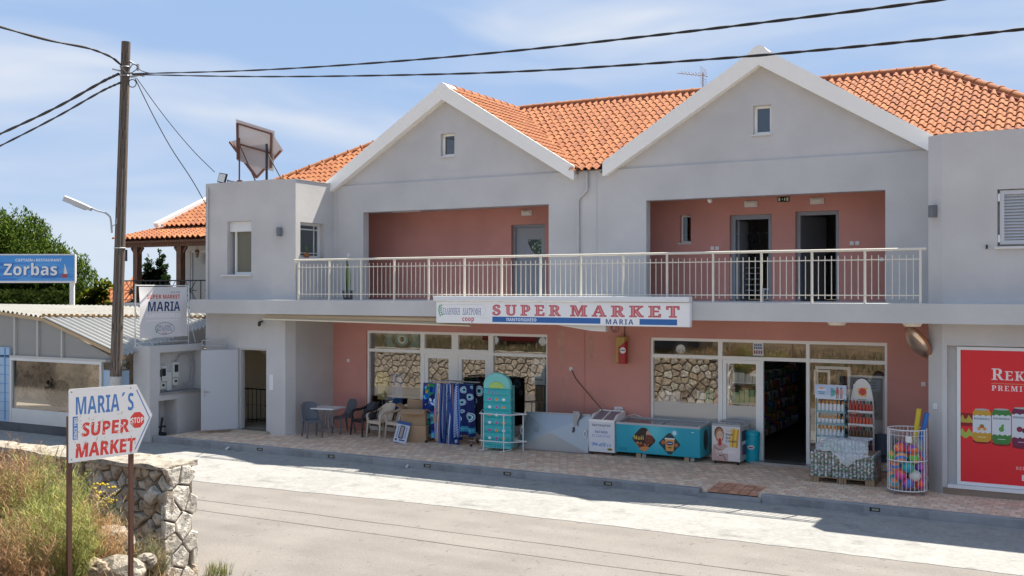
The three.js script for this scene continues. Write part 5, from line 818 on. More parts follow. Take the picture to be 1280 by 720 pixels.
{   // wire bin of balls
  const cx = -3.04, cz = 2.10, r = 0.355, t = thing('ball_bin', 'tall round white wire bin on casters full of coloured balls', 'wire bin', [cx, 0, cz], undefined, true);
  for (const y of [1.22, 1.12, 0.64, 0.08]) { const g = new THREE.TorusGeometry(r, y === 1.12 ? 0.004 : 0.011, 6, 48); g.rotateX(Math.PI / 2); g.translate(0, y, 0); add('hoop', [g], M.wireWhite, t); }
  for (let i = 0; i < 30; i++) { const a = i / 30 * Math.PI * 2, th = i % 10 === 2; add(th ? 'upright' : 'wire', [bar([r * Math.cos(a), 0.08, r * Math.sin(a)], [r * Math.cos(a), 1.22, r * Math.sin(a)], th ? 0.011 : 0.0042, 6)], M.wireWhite, t); }
  const fl = []; for (let i = -4; i <= 4; i++) { const h = Math.sqrt(r * r - (i * 0.08) ** 2); fl.push(bar([i * 0.08, 0.08, -h], [i * 0.08, 0.08, h], 0.005)); } add('floor_grid', fl, M.wireWhite, t);
  for (let i = 0; i < 4; i++) { const a = 0.5 + i * Math.PI / 2; const g = new THREE.CylinderGeometry(0.03, 0.03, 0.024, 12); g.rotateX(Math.PI / 2); g.translate(r * 0.97 * Math.cos(a), 0.03, r * 0.97 * Math.sin(a)); add('caster', [g, bar([r * 0.97 * Math.cos(a), 0.03, r * 0.97 * Math.sin(a)], [r * 0.97 * Math.cos(a), 0.08, r * 0.97 * Math.sin(a)], 0.012)], mat(0.15, 0.15, 0.16, 0.5), t); }
  const tg = new THREE.PlaneGeometry(0.13, 0.115); tg.rotateY(-0.42); tg.translate(0.2 * 0.3 + 0.02, 1.06, r + 0.012); add('price_tag', [tg], mat(0.78, 0.77, 0.73, 0.7, { side: THREE.DoubleSide }), t);
  const looks = [['orange and violet', ['#f0603a', '#8a4fb5', '#f5963c', '#d8408a']], ['lime green and orange', ['#6cc23f', '#e0763a', '#3fa04a', '#e8a23c']], ['hot pink and blue', ['#d8417f', '#3f7fc2', '#e07aa8', '#5a4fa6']], ['striped coral', ['#f08048', '#3fa5b5', '#f3a058', '#4878c0']], ['spotted violet', ['#7c4bb0', '#d2508f', '#a35cc0', '#4d2f80']], ['white', ['#d9d5c8', '#cfcabb', '#e2dfd5', '#c6c2b4']], ['turquoise and lime', ['#2f9fb0', '#86c23f', '#3fb0a0', '#5fc870']]];
  const tx = looks.map(([, c], k) => print(canvas(128, 64, (g) => { g.fillStyle = c[0]; g.fillRect(0, 0, 128, 64); const q = rng(70 + k); if (k === 3) for (let i = 0; i < 6; i++) { g.fillStyle = c[i % 4]; g.fillRect(0, i * 11, 128, 11); } else for (let i = 0; i < 16; i++) { g.fillStyle = c[1 + i % 3]; g.beginPath(); g.ellipse(q() * 128, q() * 64, 6 + q() * 14, 4 + q() * 10, q() * 6, 0, 7); g.fill(); } }), 0.35));
  const sph = new THREE.SphereGeometry(0.112, 24, 16), q = rng(17);
  const floorY = 0.095; let idx = 0; const usedLabels = {};
  const where = ['at the bottom', 'in the second layer', 'in the third layer', 'in the top layer'], around = ['at the front', 'towards the wall corner', 'at the back', 'towards the doorway', 'at the front left', 'at the front right'];
  for (let L = 0; L < 5; L++) {
    const n = L === 4 ? 4 : 6, rad = L === 4 ? 0.17 : 0.243, off = L * 0.52 + 0.3;
    for (let i = 0; i < n; i++) {
      const a = off + i * Math.PI * 2 / n, k = [0, 2, 3, 6, 4, 1, 5, 0, 3, 1, 4, 2, 6, 3, 0, 1, 2, 4, 3, 1, 6, 0, 2, 1, 0, 4, 1, 0][idx % 28]; idx++;
      const m = new THREE.Mesh(sph, tx[k]); m.name = numbered('play_ball'); m.position.set(cx + rad * Math.cos(a) + rr(-0.01, 0.01, q), floorY + 0.11 + L * 0.158 + rr(0, 0.012, q), cz + rad * Math.sin(a) + rr(-0.01, 0.01, q)); m.rotation.set(q() * 6, q() * 6, q() * 6);
      const dirs = ['right', 'front right', 'front', 'front left', 'left', 'back left', 'back', 'back right'][Math.round(((a % 6.2832) + 6.2832) % 6.2832 / 0.7854) % 8];
      let lb = looks[k][0] + ' ball, ' + dirs + ' of the ' + ['bottom', 'second', 'middle', 'fourth', 'top'][L] + ' layer in the wire bin';
      m.userData = { label: lb, category: 'ball', group: 'play balls in the wire bin' }; scene.add(m);
    }
    if (L < 4) { const m = new THREE.Mesh(sph, tx[(L * 3 + 1) % 7]); m.name = numbered('play_ball'); m.position.set(cx, floorY + 0.13 + L * 0.158, cz); m.userData = { label: looks[(L * 3 + 1) % 7][0] + ' ball in the middle of the ' + ['bottom', 'second', 'middle', 'fourth'][L] + ' layer of the bin', category: 'ball', group: 'play balls in the wire bin' }; scene.add(m); }
  }
  const nd = (label, c, a, b) => { const o = thing('pool_noodle', label, 'pool noodle', [a[0], a[1], a[2]]); add('foam_tube', [bar(a, b, 0.045, 16)], mat(...c, 0.8), o); };
  nd('yellow foam pool noodle standing in the wire bin of balls', [0.66, 0.50, 0.04], [-2.95, 0.75, 1.98], [-2.83, 1.60, 2.06]);
  nd('blue foam pool noodle standing in the wire bin of balls', [0.04, 0.18, 0.52], [-2.86, 0.75, 1.95], [-2.70, 1.52, 1.98]);
  const bg = thing('plastic_bag', 'clear plastic bag stuffed between the balls and the noodles', 'bag', [-2.85, 0.8, 2.2]); const sb = new THREE.IcosahedronGeometry(0.12, 4), pb = sb.attributes.position; for (let i = 0; i < pb.count; i++) { const v = V(pb.getX(i), pb.getY(i), pb.getZ(i)), k = 0.8 + 0.5 * fbm(v.x * 20 + 5, v.y * 20, v.z * 20, 3); pb.setXYZ(i, v.x * k * 0.8, v.y * k * 1.3, v.z * k * 0.8); } sb.computeVertexNormals(); sb.translate(-2.84, 0.93, 2.2); add('film', [sb], phys(0.85, 0.87, 0.9, 0.15, { transmission: 0.85, thickness: 0, ior: 1.45 }), bg);
}
{   // drinks poster in the recess of the right wing
  const x0 = -2.19, x1 = 2.6, y0 = 0.19, y1 = 2.79, z = 1.79;
  const t = thing('drinks_poster', 'large red drinks poster of fruit cans in a white frame on the right wing', 'poster', [0.2, 0.2, 1.79]);
  add('poster_frame', frameBars(x0, x1, y0, y1, 0.06, 1.725, z + 0.02), M.whitePaint, t);
  add('sill', [B(x0 - 0.16, x1 + 0.4, 0.125, 0.185, 1.72, 1.9)], M.whitePaint, t);
  const W2 = x1 - x0 - 0.12, H = y1 - y0 - 0.12, S = 400;
  const tx = canvas(Math.round(W2 * S), Math.round(H * S), (g, w, h) => {
    const X = (m) => (m + 2.13) * S, Y = (m) => (2.73 - m) * S;
    g.fillStyle = '#e3222b'; g.fillRect(0, 0, w, h);
    g.fillStyle = '#efe2dc'; g.font = `bold ${0.30 * S}px serif`; g.save(); g.translate(X(-1.605), Y(2.185)); let cx = 0; [...'REKORDERLIG'].forEach((c, i) => { g.font = `bold ${(i ? 0.235 : 0.295) * S}px serif`; g.fillText(c, cx, 0); cx += g.measureText(c).width + 6; }); g.restore();
    g.fillStyle = '#d98b62'; g.fillRect(X(-1.6), Y(2.125), 2.3 * S, 5);
    g.fillStyle = '#efe2dc'; g.font = `bold ${0.135 * S}px serif`; cx = X(-1.6); for (const c of 'PREMIUM') { g.fillText(c, cx, Y(1.985)); cx += g.measureText(c).width + 7; }
    const splash = (x, y, c) => { g.fillStyle = c; g.beginPath(); g.moveTo(X(x), Y(y - 0.07)); for (let i = 0; i <= 8; i++) g.lineTo(X(x) + i * 14, Y(y + 0.02 + 0.05 * Math.sin(i * 1.9))); for (let i = 8; i >= 0; i--) g.lineTo(X(x) + i * 14, Y(y - 0.10 + 0.03 * Math.cos(i * 1.3))); g.fill(); };
    g.fillStyle = '#8f1218'; g.fillRect(0, Y(1.54), 120, 90); splash(-2.13, 1.44, '#b9a83e'); splash(-2.13, 1.19, '#a9b84a'); g.fillStyle = '#8f1218'; g.fillRect(0, Y(1.36), 110, 26);
    const can = (xl, xr, yt, yb, col, fruit) => {
      const l = X(xl), r = X(xr), t2 = Y(yt), b = Y(yb), W3 = r - l; g.fillStyle = '#7d0d13'; g.beginPath(); g.ellipse((l + r) / 2, b + 4, W3 * 0.5, 16, 0, 0, 7); g.fill();
      g.fillStyle = col; g.beginPath(); g.moveTo(l + 14, t2 + 8); g.lineTo(l, t2 + 34); g.lineTo(l, b - 24); g.quadraticCurveTo(l + 6, b, l + 26, b + 6); g.lineTo(r - 26, b + 6); g.quadraticCurveTo(r - 6, b, r, b - 24); g.lineTo(r, t2 + 34); g.lineTo(r - 14, t2 + 8); g.fill();
      g.fillStyle = '#aeb0ae'; g.beginPath(); g.ellipse((l + r) / 2, t2 + 8, W3 / 2 - 14, 7, 0, 0, 7); g.fill();
      g.fillStyle = '#d5dadd'; g.beginPath(); g.moveTo(l, t2 + 58); for (let i = 0; i <= 10; i++) g.lineTo(l + W3 * i / 10, t2 + 52 + 6 * Math.sin(i * 2)); for (let i = 10; i >= 0; i--) g.lineTo(l + W3 * i / 10, b - 62 + 6 * Math.cos(i * 2.3)); g.fill();
      g.fillStyle = '#3d4450'; g.font = 'bold 19px serif'; g.textAlign = 'center'; g.save(); g.translate((l + r) / 2, t2 + 84); g.scale((W3 - 14) / g.measureText('REKORDERLIG').width, 1); g.fillText('REKORDERLIG', 0, 0); g.restore();
      const fx = (l + r) / 2, fy = (t2 + b) / 2 + 20; if (fruit === 0) { g.fillStyle = '#6f9440'; g.beginPath(); g.arc(fx, fy - 8, 17, 0, 7); g.fill(); g.fillStyle = '#c4503c'; g.beginPath(); g.arc(fx, fy - 4, 12, 0, 7); g.fill(); g.fillStyle = '#d9953c'; g.beginPath(); g.arc(fx - 20, fy + 10, 12, 0, 7); g.arc(fx + 20, fy + 10, 12, 0, 7); g.fill(); g.fillStyle = '#e0c9a0'; g.beginPath(); g.arc(fx, fy + 14, 11, 0, 7); g.fill(); }
      else if (fruit === 1) { g.fillStyle = '#5f9a3c'; g.beginPath(); g.arc(fx, fy + 6, 18, 0, 7); g.fill(); g.beginPath(); g.ellipse(fx + 6, fy - 14, 9, 20, 0.3, 0, 7); g.fill(); } else { g.fillStyle = fruit === 2 ? '#8c2440' : '#3c2c5c'; g.beginPath(); g.arc(fx - 16, fy, 20, 0, 7); g.fill(); g.fillStyle = '#4a2038'; g.beginPath(); g.arc(fx + 18, fy + 8, 18, 0, 7); g.fill(); }
      g.fillStyle = 'rgba(255,255,255,.75)'; g.fillRect(fx - 26, b - 32, 52, 4); g.textAlign = 'left';
    };
    can(-1.92, -1.605, 1.64, 1.03, '#c99a2e', 0); can(-1.59, -1.27, 1.66, 1.01, '#3c7f3a', 1); can(-1.255, -0.92, 1.70, 0.98, '#6e2146', 2); can(-0.90, -0.56, 1.72, 0.98, '#b5373f', 3); can(-0.54, -0.2, 1.7, 1.0, '#2e5f9a', 2);
    g.fillStyle = '#e8d8d2'; g.font = `${0.075 * S}px serif`; cx = X(-1.19); for (const c of 'REKORDERLIG') { g.fillText(c, cx, Y(0.545)); cx += g.measureText(c).width + 3; } g.fillRect(X(-1.09), Y(0.455), 44, 44); g.fillStyle = '#c3161f'; g.font = 'bold 40px sans-serif'; g.fillText('f', X(-1.05), Y(0.355));
  });
  const pg = new THREE.PlaneGeometry(W2, H); pg.translate((x0 + x1) / 2, (y0 + y1) / 2, z); add('poster_sheet', [pg], print(tx, 0.45), t, { uv: 'own' });
  add('poster_backing', [B(x0 + 0.06, x1 - 0.06, y0 + 0.06, y1 - 0.06, 1.73, z - 0.004)], M.whitePaint, t);
}
{   // things on the balcony
  const t = thing('snake_plant', 'tall snake plant in a dark pot behind the balcony railing', 'plant', [-17.55, ST, 0.62], undefined, true);
  add('pot', [new THREE.LatheGeometry([[0, 0], [0.12, 0], [0.16, 0.25], [0.14, 0.25], [0.13, 0.22], [0, 0.21]].map((p) => new THREE.Vector2(...p)), 20)], mat(0.10, 0.10, 0.10, 0.6), t);
  const q = rng(3); for (let i = 0; i < 13; i++) { const a = q() * 6.3, l = 0.5 + q() * 0.45, g = sheet(0.085, l, 2, 8, (x, y) => { const k = y / l + 0.5; return [x * Math.min(1, (1 - k) * 3 + 0.05) * (1 + 0.3 * k), k * l + 0.2, 0.015 * Math.cos(x * 50) - 0.14 * k * k * (0.4 + q() * 0)]; }); g.rotateY(a); g.translate(0.06 * Math.sin(a + 1), 0, 0.06 * Math.cos(a)); add('leaf', [g], mat(0.10 + 0.06 * q(), 0.17 + 0.07 * q(), 0.06, 0.6, { side: THREE.DoubleSide }), t); }
  const w = thing('potted_plant', 'small green plant in a terracotta pot on the side window sill', 'plant', [-18.56, 4.73, 1.12], undefined, true);
  add('pot', [new THREE.CylinderGeometry(0.075, 0.055, 0.13, 16).translate(0, 0.065, 0)], M.terra[0], w);
  for (let i = 0; i < 10; i++) { const a = i * 0.63, g = sheet(0.035, 0.26, 2, 5, (x, y) => { const k = y / 0.26 + 0.5; return [x * (1 - k * 0.9), 0.12 + k * 0.22, 0.10 * k * k]; }); g.rotateY(a); add('leaf', [g], mat(0.10, 0.17, 0.05, 0.7, { side: THREE.DoubleSide }), w); }
  const c = thing('folding_rack', 'white folding clothes rack inside the left balcony doorway', 'rack', [-7.3, ST, -2.3], undefined, true, 0.4);
  for (let i = 0; i < 5; i++) add('rung', [bar([-0.28, 0.25 + i * 0.14, 0], [0.28, 0.25 + i * 0.14, -0.05 * i], 0.01)], M.whitePaint, c); add('frame', [bar([-0.28, 0, 0.1], [-0.28, 0.95, -0.2], 0.012), bar([0.28, 0, 0.1], [0.28, 0.95, -0.2], 0.012), bar([0.28, 0, -0.3], [0.28, 0.9, 0.1], 0.012)], M.black, c);
  const s = thing('white_stool', 'small white stool at the right of the left balcony doorway', 'stool', [-6.75, ST, -1.95], undefined, true);
  add('seat', [RB(-0.15, 0.15, 0.26, 0.30, -0.15, 0.15, 0.01)], M.whitePaint, s); for (const [x, z] of [[-0.12, -0.12], [0.12, -0.12], [-0.12, 0.12], [0.12, 0.12]]) add('leg', [bar([x * 1.1, 0, z * 1.1], [x, 0.27, z], 0.018)], M.whitePaint, s);
}
{   // goods seen through the shop windows
  const sh = (label, x0, x1, z0, z1, h, n, seed, ends = false) => {
    const t = thing('shop_shelf', label, 'shelf', [(x0 + x1) / 2, 0, (z0 + z1) / 2]), q = rng(seed), wm = mat(0.3, 0.3, 0.3, 0.5);
    add('back_panel', [B((x0 + x1) / 2 - 0.01, (x0 + x1) / 2 + 0.01, 0, h, z0, z1)], wm, t); if (ends) add('end_panel', [B(x0, x1, 0, h, z1, z1 + 0.03)], wm, t);
    const cols = [[0.6, 0.12, 0.08], [0.1, 0.25, 0.5], [0.65, 0.6, 0.5], [0.6, 0.42, 0.08], [0.12, 0.36, 0.16], [0.7, 0.7, 0.7], [0.35, 0.12, 0.3]], ms = cols.map((c) => mat(...c, 0.5)), gs = cols.map(() => []);
    for (let i = 0; i < n; i++) { const y = 0.12 + i * (h - 0.15) / n; add('shelf_board', [B(x0, x1, y - 0.02, y, z0, z1)], wm, t); for (let z = z0 + 0.04; z < z1 - 0.1;) { const w = 0.06 + q() * 0.1, hh = 0.1 + q() * ((h - 0.15) / n - 0.16); gs[Math.floor(q() * 7)].push(B(x1 - 0.18, x1 - 0.02, y, y + hh, z, z + w)); gs[Math.floor(q() * 7)].push(B(x0 + 0.02, x0 + 0.18, y, y + hh, z, z + w)); z += w + 0.015; } }
    gs.forEach((g, i) => { if (g.length) add('packets', g, ms[i], t).userData.kind = 'stuff'; });
  };
  sh('tall gondola shelf of groceries just inside the open door', -7.75, -7.25, -7, -1.6, 1.9, 6, 5);
  sh('second gondola shelf of groceries deeper in the shop', -5.6, -5.1, -8, -3.4, 1.9, 6, 9);
  sh('grocery shelf behind the frosted shop window', -9.6, -9.1, -7, -2.0, 1.9, 6, 13);
  const pk = (label, x0, x1, y0, y1, z, seed, pal) => { const t = thing('packet_row', label, 'packets', [x0, y0, z]), q = rng(seed); add('shelf_board', [B(x0 - 0.02, x1 + 0.02, y0 - 0.03, y0, z - 0.2, z + 0.02)], M.whitePaint, t); for (let x = x0; x < x1 - 0.05;) { const w = Math.min(x1 - x, 0.11 + q() * 0.08); add('packet', [RB(x, x + w - 0.012, y0 + 0.001, y0 + (y1 - y0) * (0.75 + q() * 0.25), z - 0.12, z, 0.01)], pal[Math.floor(q() * pal.length)], t); x += w; } };
  const W3 = [mat(0.7, 0.68, 0.62, 0.6), mat(0.62, 0.6, 0.55, 0.6), mat(0.72, 0.70, 0.66, 0.6)], G3 = [mat(0.62, 0.58, 0.5, 0.6), mat(0.55, 0.3, 0.25, 0.6), mat(0.25, 0.45, 0.25, 0.6), mat(0.66, 0.64, 0.6, 0.6)];
  pk('row of white paper rolls behind the left end of the frosted window', -9.0, -8.45, 1.22, 1.50, -0.35, 3, W3); pk('row of patterned napkin packets behind the frosted window', -8.05, -7.50, 1.22, 1.56, -0.35, 4, G3); pk('row of green packets behind the fixed glass door', -7.2, -6.55, 1.26, 1.58, -0.4, 6, [mat(0.2, 0.45, 0.22, 0.6), mat(0.3, 0.55, 0.3, 0.6)]); pk('row of pale cartons on the upper shelf behind the glass door', -7.2, -6.55, 1.74, 1.98, -0.4, 8, W3);
  // mannequin torso with yellow shirt and the towels behind it
  const m = thing('tshirt_stand', 'yellow and white t-shirt on a stand inside the left shop window', 'clothes stand', [-17.12, 0, -0.38], undefined, true, 0.2);
  const sp = new THREE.Shape(); [[-0.17, 0.85], [0.17, 0.85], [0.18, 1.35], [0.28, 1.18], [0.34, 1.25], [0.20, 1.54], [0.07, 1.58], [-0.07, 1.58], [-0.20, 1.54], [-0.34, 1.25], [-0.28, 1.18], [-0.18, 1.35]].forEach(([x, y], i) => (i ? sp.lineTo(x * 0.62, y) : sp.moveTo(x * 0.62, y)));
  add('shirt', [new THREE.ExtrudeGeometry(sp, { depth: 0.06, bevelEnabled: true, bevelThickness: 0.04, bevelSize: 0.02, bevelSegments: 3 })], mat(0.50, 0.40, 0.10, 0.9), m); add('pole', [bar([0, 0, 0.03], [0, 1.6, 0.03], 0.02), new THREE.CylinderGeometry(0.18, 0.2, 0.03, 18).translate(0, 0.015, 0.03)], M.chrome, m);
  const e = thing('eye_towel', 'turquoise towel with a big eye hung high inside the left shop window', 'towel', [-16.5, 2.2, -0.4], undefined, true);
  add('cloth', [sheet(1.15, 0.75, 10, 6, (x, y) => [x, y + 0.3, 0.02 * Math.sin(x * 9)])], print(canvas(256, 170, (g) => { g.fillStyle = '#1c4a5c'; g.fillRect(0, 0, 256, 170); g.fillStyle = '#3a8a86'; g.fillRect(20, 20, 60, 120); g.fillRect(190, 10, 60, 120); for (const [r, c] of [[62, '#0f2030'], [40, '#56a4a0'], [26, '#d8e2de'], [16, '#12202c']]) { g.fillStyle = c; g.beginPath(); g.ellipse(130, 84, r * 1.25, r, 0, 0, 7); g.fill(); } }), 0.9, { side: THREE.DoubleSide }), e, { uv: 'own' });
  const b = thing('blue_towel', 'dark blue towel hanging beside the yellow t-shirt in the window', 'towel', [-16.72, 1.05, -0.5], undefined, true); add('cloth', [sheet(0.32, 1.0, 8, 6, (x, y) => [x, y, 0.03 * Math.sin(x * 30)])], mat(0.04, 0.14, 0.32, 0.9, { side: THREE.DoubleSide }), b);
  const wd = thing('sunglasses_case', 'tall wooden sunglasses case with a white poster inside the shop window', 'display case', [-12.3, 0, -0.55]);
  add('cabinet', [B(-12.52, -12.10, 0.0, 1.42, -0.75, -0.4)], mat(0.35, 0.22, 0.11, 0.6, { map: T.wood }), wd); add('poster_board', [B(-12.50, -12.10, 1.44, 2.10, -0.5, -0.46)], mat(0.62, 0.62, 0.58, 0.6), wd);
  const fp = new THREE.PlaneGeometry(0.36, 0.6); fp.translate(-12.3, 1.78, -0.455); add('poster_print', [fp], print(canvas(96, 160, (g) => { g.fillStyle = '#c9c8c2'; g.fillRect(0, 0, 96, 160); g.fillStyle = '#2a2928'; g.beginPath(); g.ellipse(26, 66, 20, 34, 0.2, 0, 7); g.fill(); g.fillStyle = '#b09a84'; g.beginPath(); g.ellipse(44, 70, 20, 30, 0.1, 0, 7); g.fill(); g.fillStyle = '#1c1c1c'; for (let i = 0; i < 5; i++) g.fillRect(14 + i * 14, 132, 10, 8); })), wd, { uv: 'own' });
  const wc = thing('glass_cabinet', 'pale cabinet with dark shelves at the right end of the left shop window', 'cabinet', [-11.95, 0, -0.5]); add('carcass', [B(-12.06, -11.84, 0, 1.46, -0.7, -0.69), B(-12.06, -12.04, 0, 1.46, -0.69, -0.4), B(-11.86, -11.84, 0, 1.46, -0.69, -0.4), ...[0.03, 0.5, 0.98, 1.44].map((y) => B(-12.04, -11.86, y, y + 0.02, -0.69, -0.4))], mat(0.55, 0.6, 0.62, 0.4), wc); add('goods', [B(-12.0, -11.9, 0.52, 0.68, -0.6, -0.5), B(-12.0, -11.9, 1.0, 1.2, -0.6, -0.5)], mat(0.3, 0.35, 0.36, 0.5), wc);
  const fr = thing('drinks_fridge', 'white glass door drinks fridge behind the surfboard stand', 'fridge', [-4.25, 0, -0.7]); add('cabinet', [B(-4.62, -3.85, 0, 2.0, -1.2, -0.45)], mat(0.5, 0.5, 0.5, 0.5), fr); add('door', frameBars(-4.62, -3.85, 0.1, 2.0, 0.05, -0.45, -0.42), M.trim, fr); const fpp = new THREE.PlaneGeometry(0.62, 0.9); fpp.translate(-4.22, 1.5, -0.43); add('door_print', [fpp], print(canvas(128, 180, (g) => { g.fillStyle = '#868a88'; g.fillRect(0, 0, 128, 180); g.fillStyle = '#9fb3b8'; g.fillRect(8, 8, 112, 50); g.fillStyle = '#5f6a6c'; for (let i = 0; i < 3; i++) g.fillRect(18, 18 + i * 12, 84, 4); g.fillStyle = '#55585a'; g.fillRect(50, 100, 50, 36); g.fillStyle = '#707476'; g.fillRect(20, 150, 90, 14); })), fr, { uv: 'own' });
}
// ================================================================ left of the building: meter niche, banner, pole
{
  const n = thing('meter_niche', 'grey rendered enclosure with electricity meters in an open niche beside the door', 'meter enclosure', [-21.9, 0, 2.8]);
  add('enclosure', [csg(B(-22.30, -21.68, -0.3, 2.36, 1.80, 3.73), [B(-21.98, -21.5, 1.10, 2.19, 1.9, 3.38), B(-22.2, -21.5, -0.35, 0.90, 2.767, 3.43)])], M.wall, n);
  add('ledge', [B(-21.97, -21.64, 1.06, 1.105, 1.88, 3.40)], M.concrete, n);
  const mb = mat(0.66, 0.66, 0.62, 0.5), scr = mat(0.03, 0.03, 0.03, 0.2);
  for (const [z, y, h] of [[3.27, 1.58, 0.42], [3.10, 1.60, 0.42], [2.66, 1.68, 0.42]]) {
    const m = add('meter_box', [RB(-21.98, -21.84, y - h / 2, y + h / 2, z - 0.11, z + 0.11, 0.012), RB(-21.98, -21.86, y - 0.42, y - h / 2 - 0.01, z - 0.09, z + 0.09, 0.01)], mb, n);
    add('meter_window', [B(-21.845, -21.835, y - 0.06, y + 0.14, z - 0.065, z + 0.065), B(-21.865, -21.855, y - 0.34, y - 0.28, z - 0.04, z + 0.04)], scr, m);
  }
  add('fuse_panel', [RB(-21.98, -21.87, 1.12, 1.62, 2.79, 2.97, 0.012)], mb, n);
  add('cable', [tube([[-21.9, 1.85, 2.66], [-21.86, 2.08, 2.5], [-21.88, 2.05, 2.2], [-21.9, 1.7, 2.1], [-21.88, 1.3, 2.2], [-21.86, 1.14, 2.6]], 0.012, 40, 6), tube([[-21.9, 1.3, 2.4], [-21.85, 1.18, 2.2], [-21.84, 1.14, 2.6], [-21.85, 1.13, 3.0]], 0.012, 30, 6), tube([[-21.9, 2.1, 2.05], [-21.88, 1.6, 2.0], [-21.86, 1.2, 2.15]], 0.016, 20, 6)], mat(0.35, 0.36, 0.38, 0.5), n);
  add('pipe_clutter', [bar([-22.0, -0.1, 3.1], [-22.0, 0.4, 3.0], 0.03), bar([-22.0, 0.15, 2.9], [-22.0, 0.15, 3.35], 0.025), B(-22.1, -21.9, -0.15, 0.0, 2.95, 3.2)], M.dark, n);
  add('gate_rail', [B(-21.62, -20.7, 2.30, 2.33, 1.93, 1.96), bar([-21.6, 2.3, 1.95], [-21.6, 2.46, 1.95], 0.012), bar([-20.75, 2.3, 1.95], [-20.75, 2.46, 1.95], 0.012), bar([-21.6, 2.46, 1.95], [-20.75, 2.46, 1.95], 0.012)], M.wall, n);
}
{
  const t = thing('shop_banner', 'white cloth banner reading super market Maria in a thin frame on the meter enclosure', 'banner', [-21.95, 2.36, 3]);
  add('banner_frame', [bar([-21.95, 2.36, 3.97], [-21.95, 4.02, 3.97], 0.018), bar([-21.95, 2.36, 2.12], [-21.95, 4.0, 2.12], 0.018), bar([-21.95, 3.98, 3.97], [-21.95, 3.98, 2.12], 0.014), bar([-21.95, 2.46, 3.97], [-21.95, 2.46, 2.12], 0.010), bar([-21.95, 3.3, 3.97], [-21.9, 2.40, 3.45], 0.011), bar([-21.95, 3.3, 2.12], [-21.9, 2.40, 1.92], 0.011), bar([-21.95, 2.36, 3.72], [-21.95, 2.46, 3.97], 0.016)], mat(0.6, 0.62, 0.6, 0.4), t);
  const tx = canvas(512, 448, (g) => {
    g.fillStyle = '#dcd9d8'; g.fillRect(0, 0, 512, 448); const ln = (s, x, y, w, px, col, f = 'bold ') => { g.font = f + px + 'px sans-serif'; g.save(); g.translate(x, y); g.scale(w / g.measureText(s).width, 1); g.fillStyle = col; g.fillText(s, 0, 0); g.restore(); };
    ln('since 1983', 330, 56, 110, 22, '#4c5a7a', ''); ln('SUPER MARKET', 78, 106, 356, 52, '#c4432f'); ln('MARIA', 80, 216, 350, 118, '#27406f'); ln('ΠΑΝΤΟΠΩΛΕΙΟ', 62, 272, 380, 48, '#f2f0ef'); g.fillStyle = '#efeceb'; for (let i = 0; i < 24; i++) g.fillRect(72 + i * 14.6, 290, 9, 14);
    g.strokeStyle = '#46577c'; g.lineWidth = 4; g.beginPath(); g.ellipse(268, 372, 100, 52, 0, 0, 7); g.stroke(); ln('HELLENIC', 196, 366, 150, 36, '#46577c', ''); ln('NUTRITION', 188, 396, 160, 34, '#46577c', ''); ln('coop', 240, 418, 50, 20, '#c4432f'); g.fillStyle = '#4f8d5b'; for (let i = 0; i < 6; i++) { g.beginPath(); g.ellipse(176 + (i % 2) * 14, 400 - i * 11, 8, 4, 0.5, 0, 7); g.fill(); }
  });
  const sh = sheet(1.66, 1.36, 24, 20, (x, y) => [0.012 * Math.sin(x * 5 + y * 3) + 0.01 * Math.sin(y * 7) + 0.012, y, x]); const p = sh.attributes.position; for (let i = 0; i < p.count; i++) p.setXYZ(i, p.getX(i) - 21.92, p.getY(i) + 3.265, 3.04 - p.getZ(i)); sh.computeVertexNormals();
  add('banner_cloth', [sh], print(tx, 0.8, { side: THREE.DoubleSide }), t, { uv: 'own' });
}
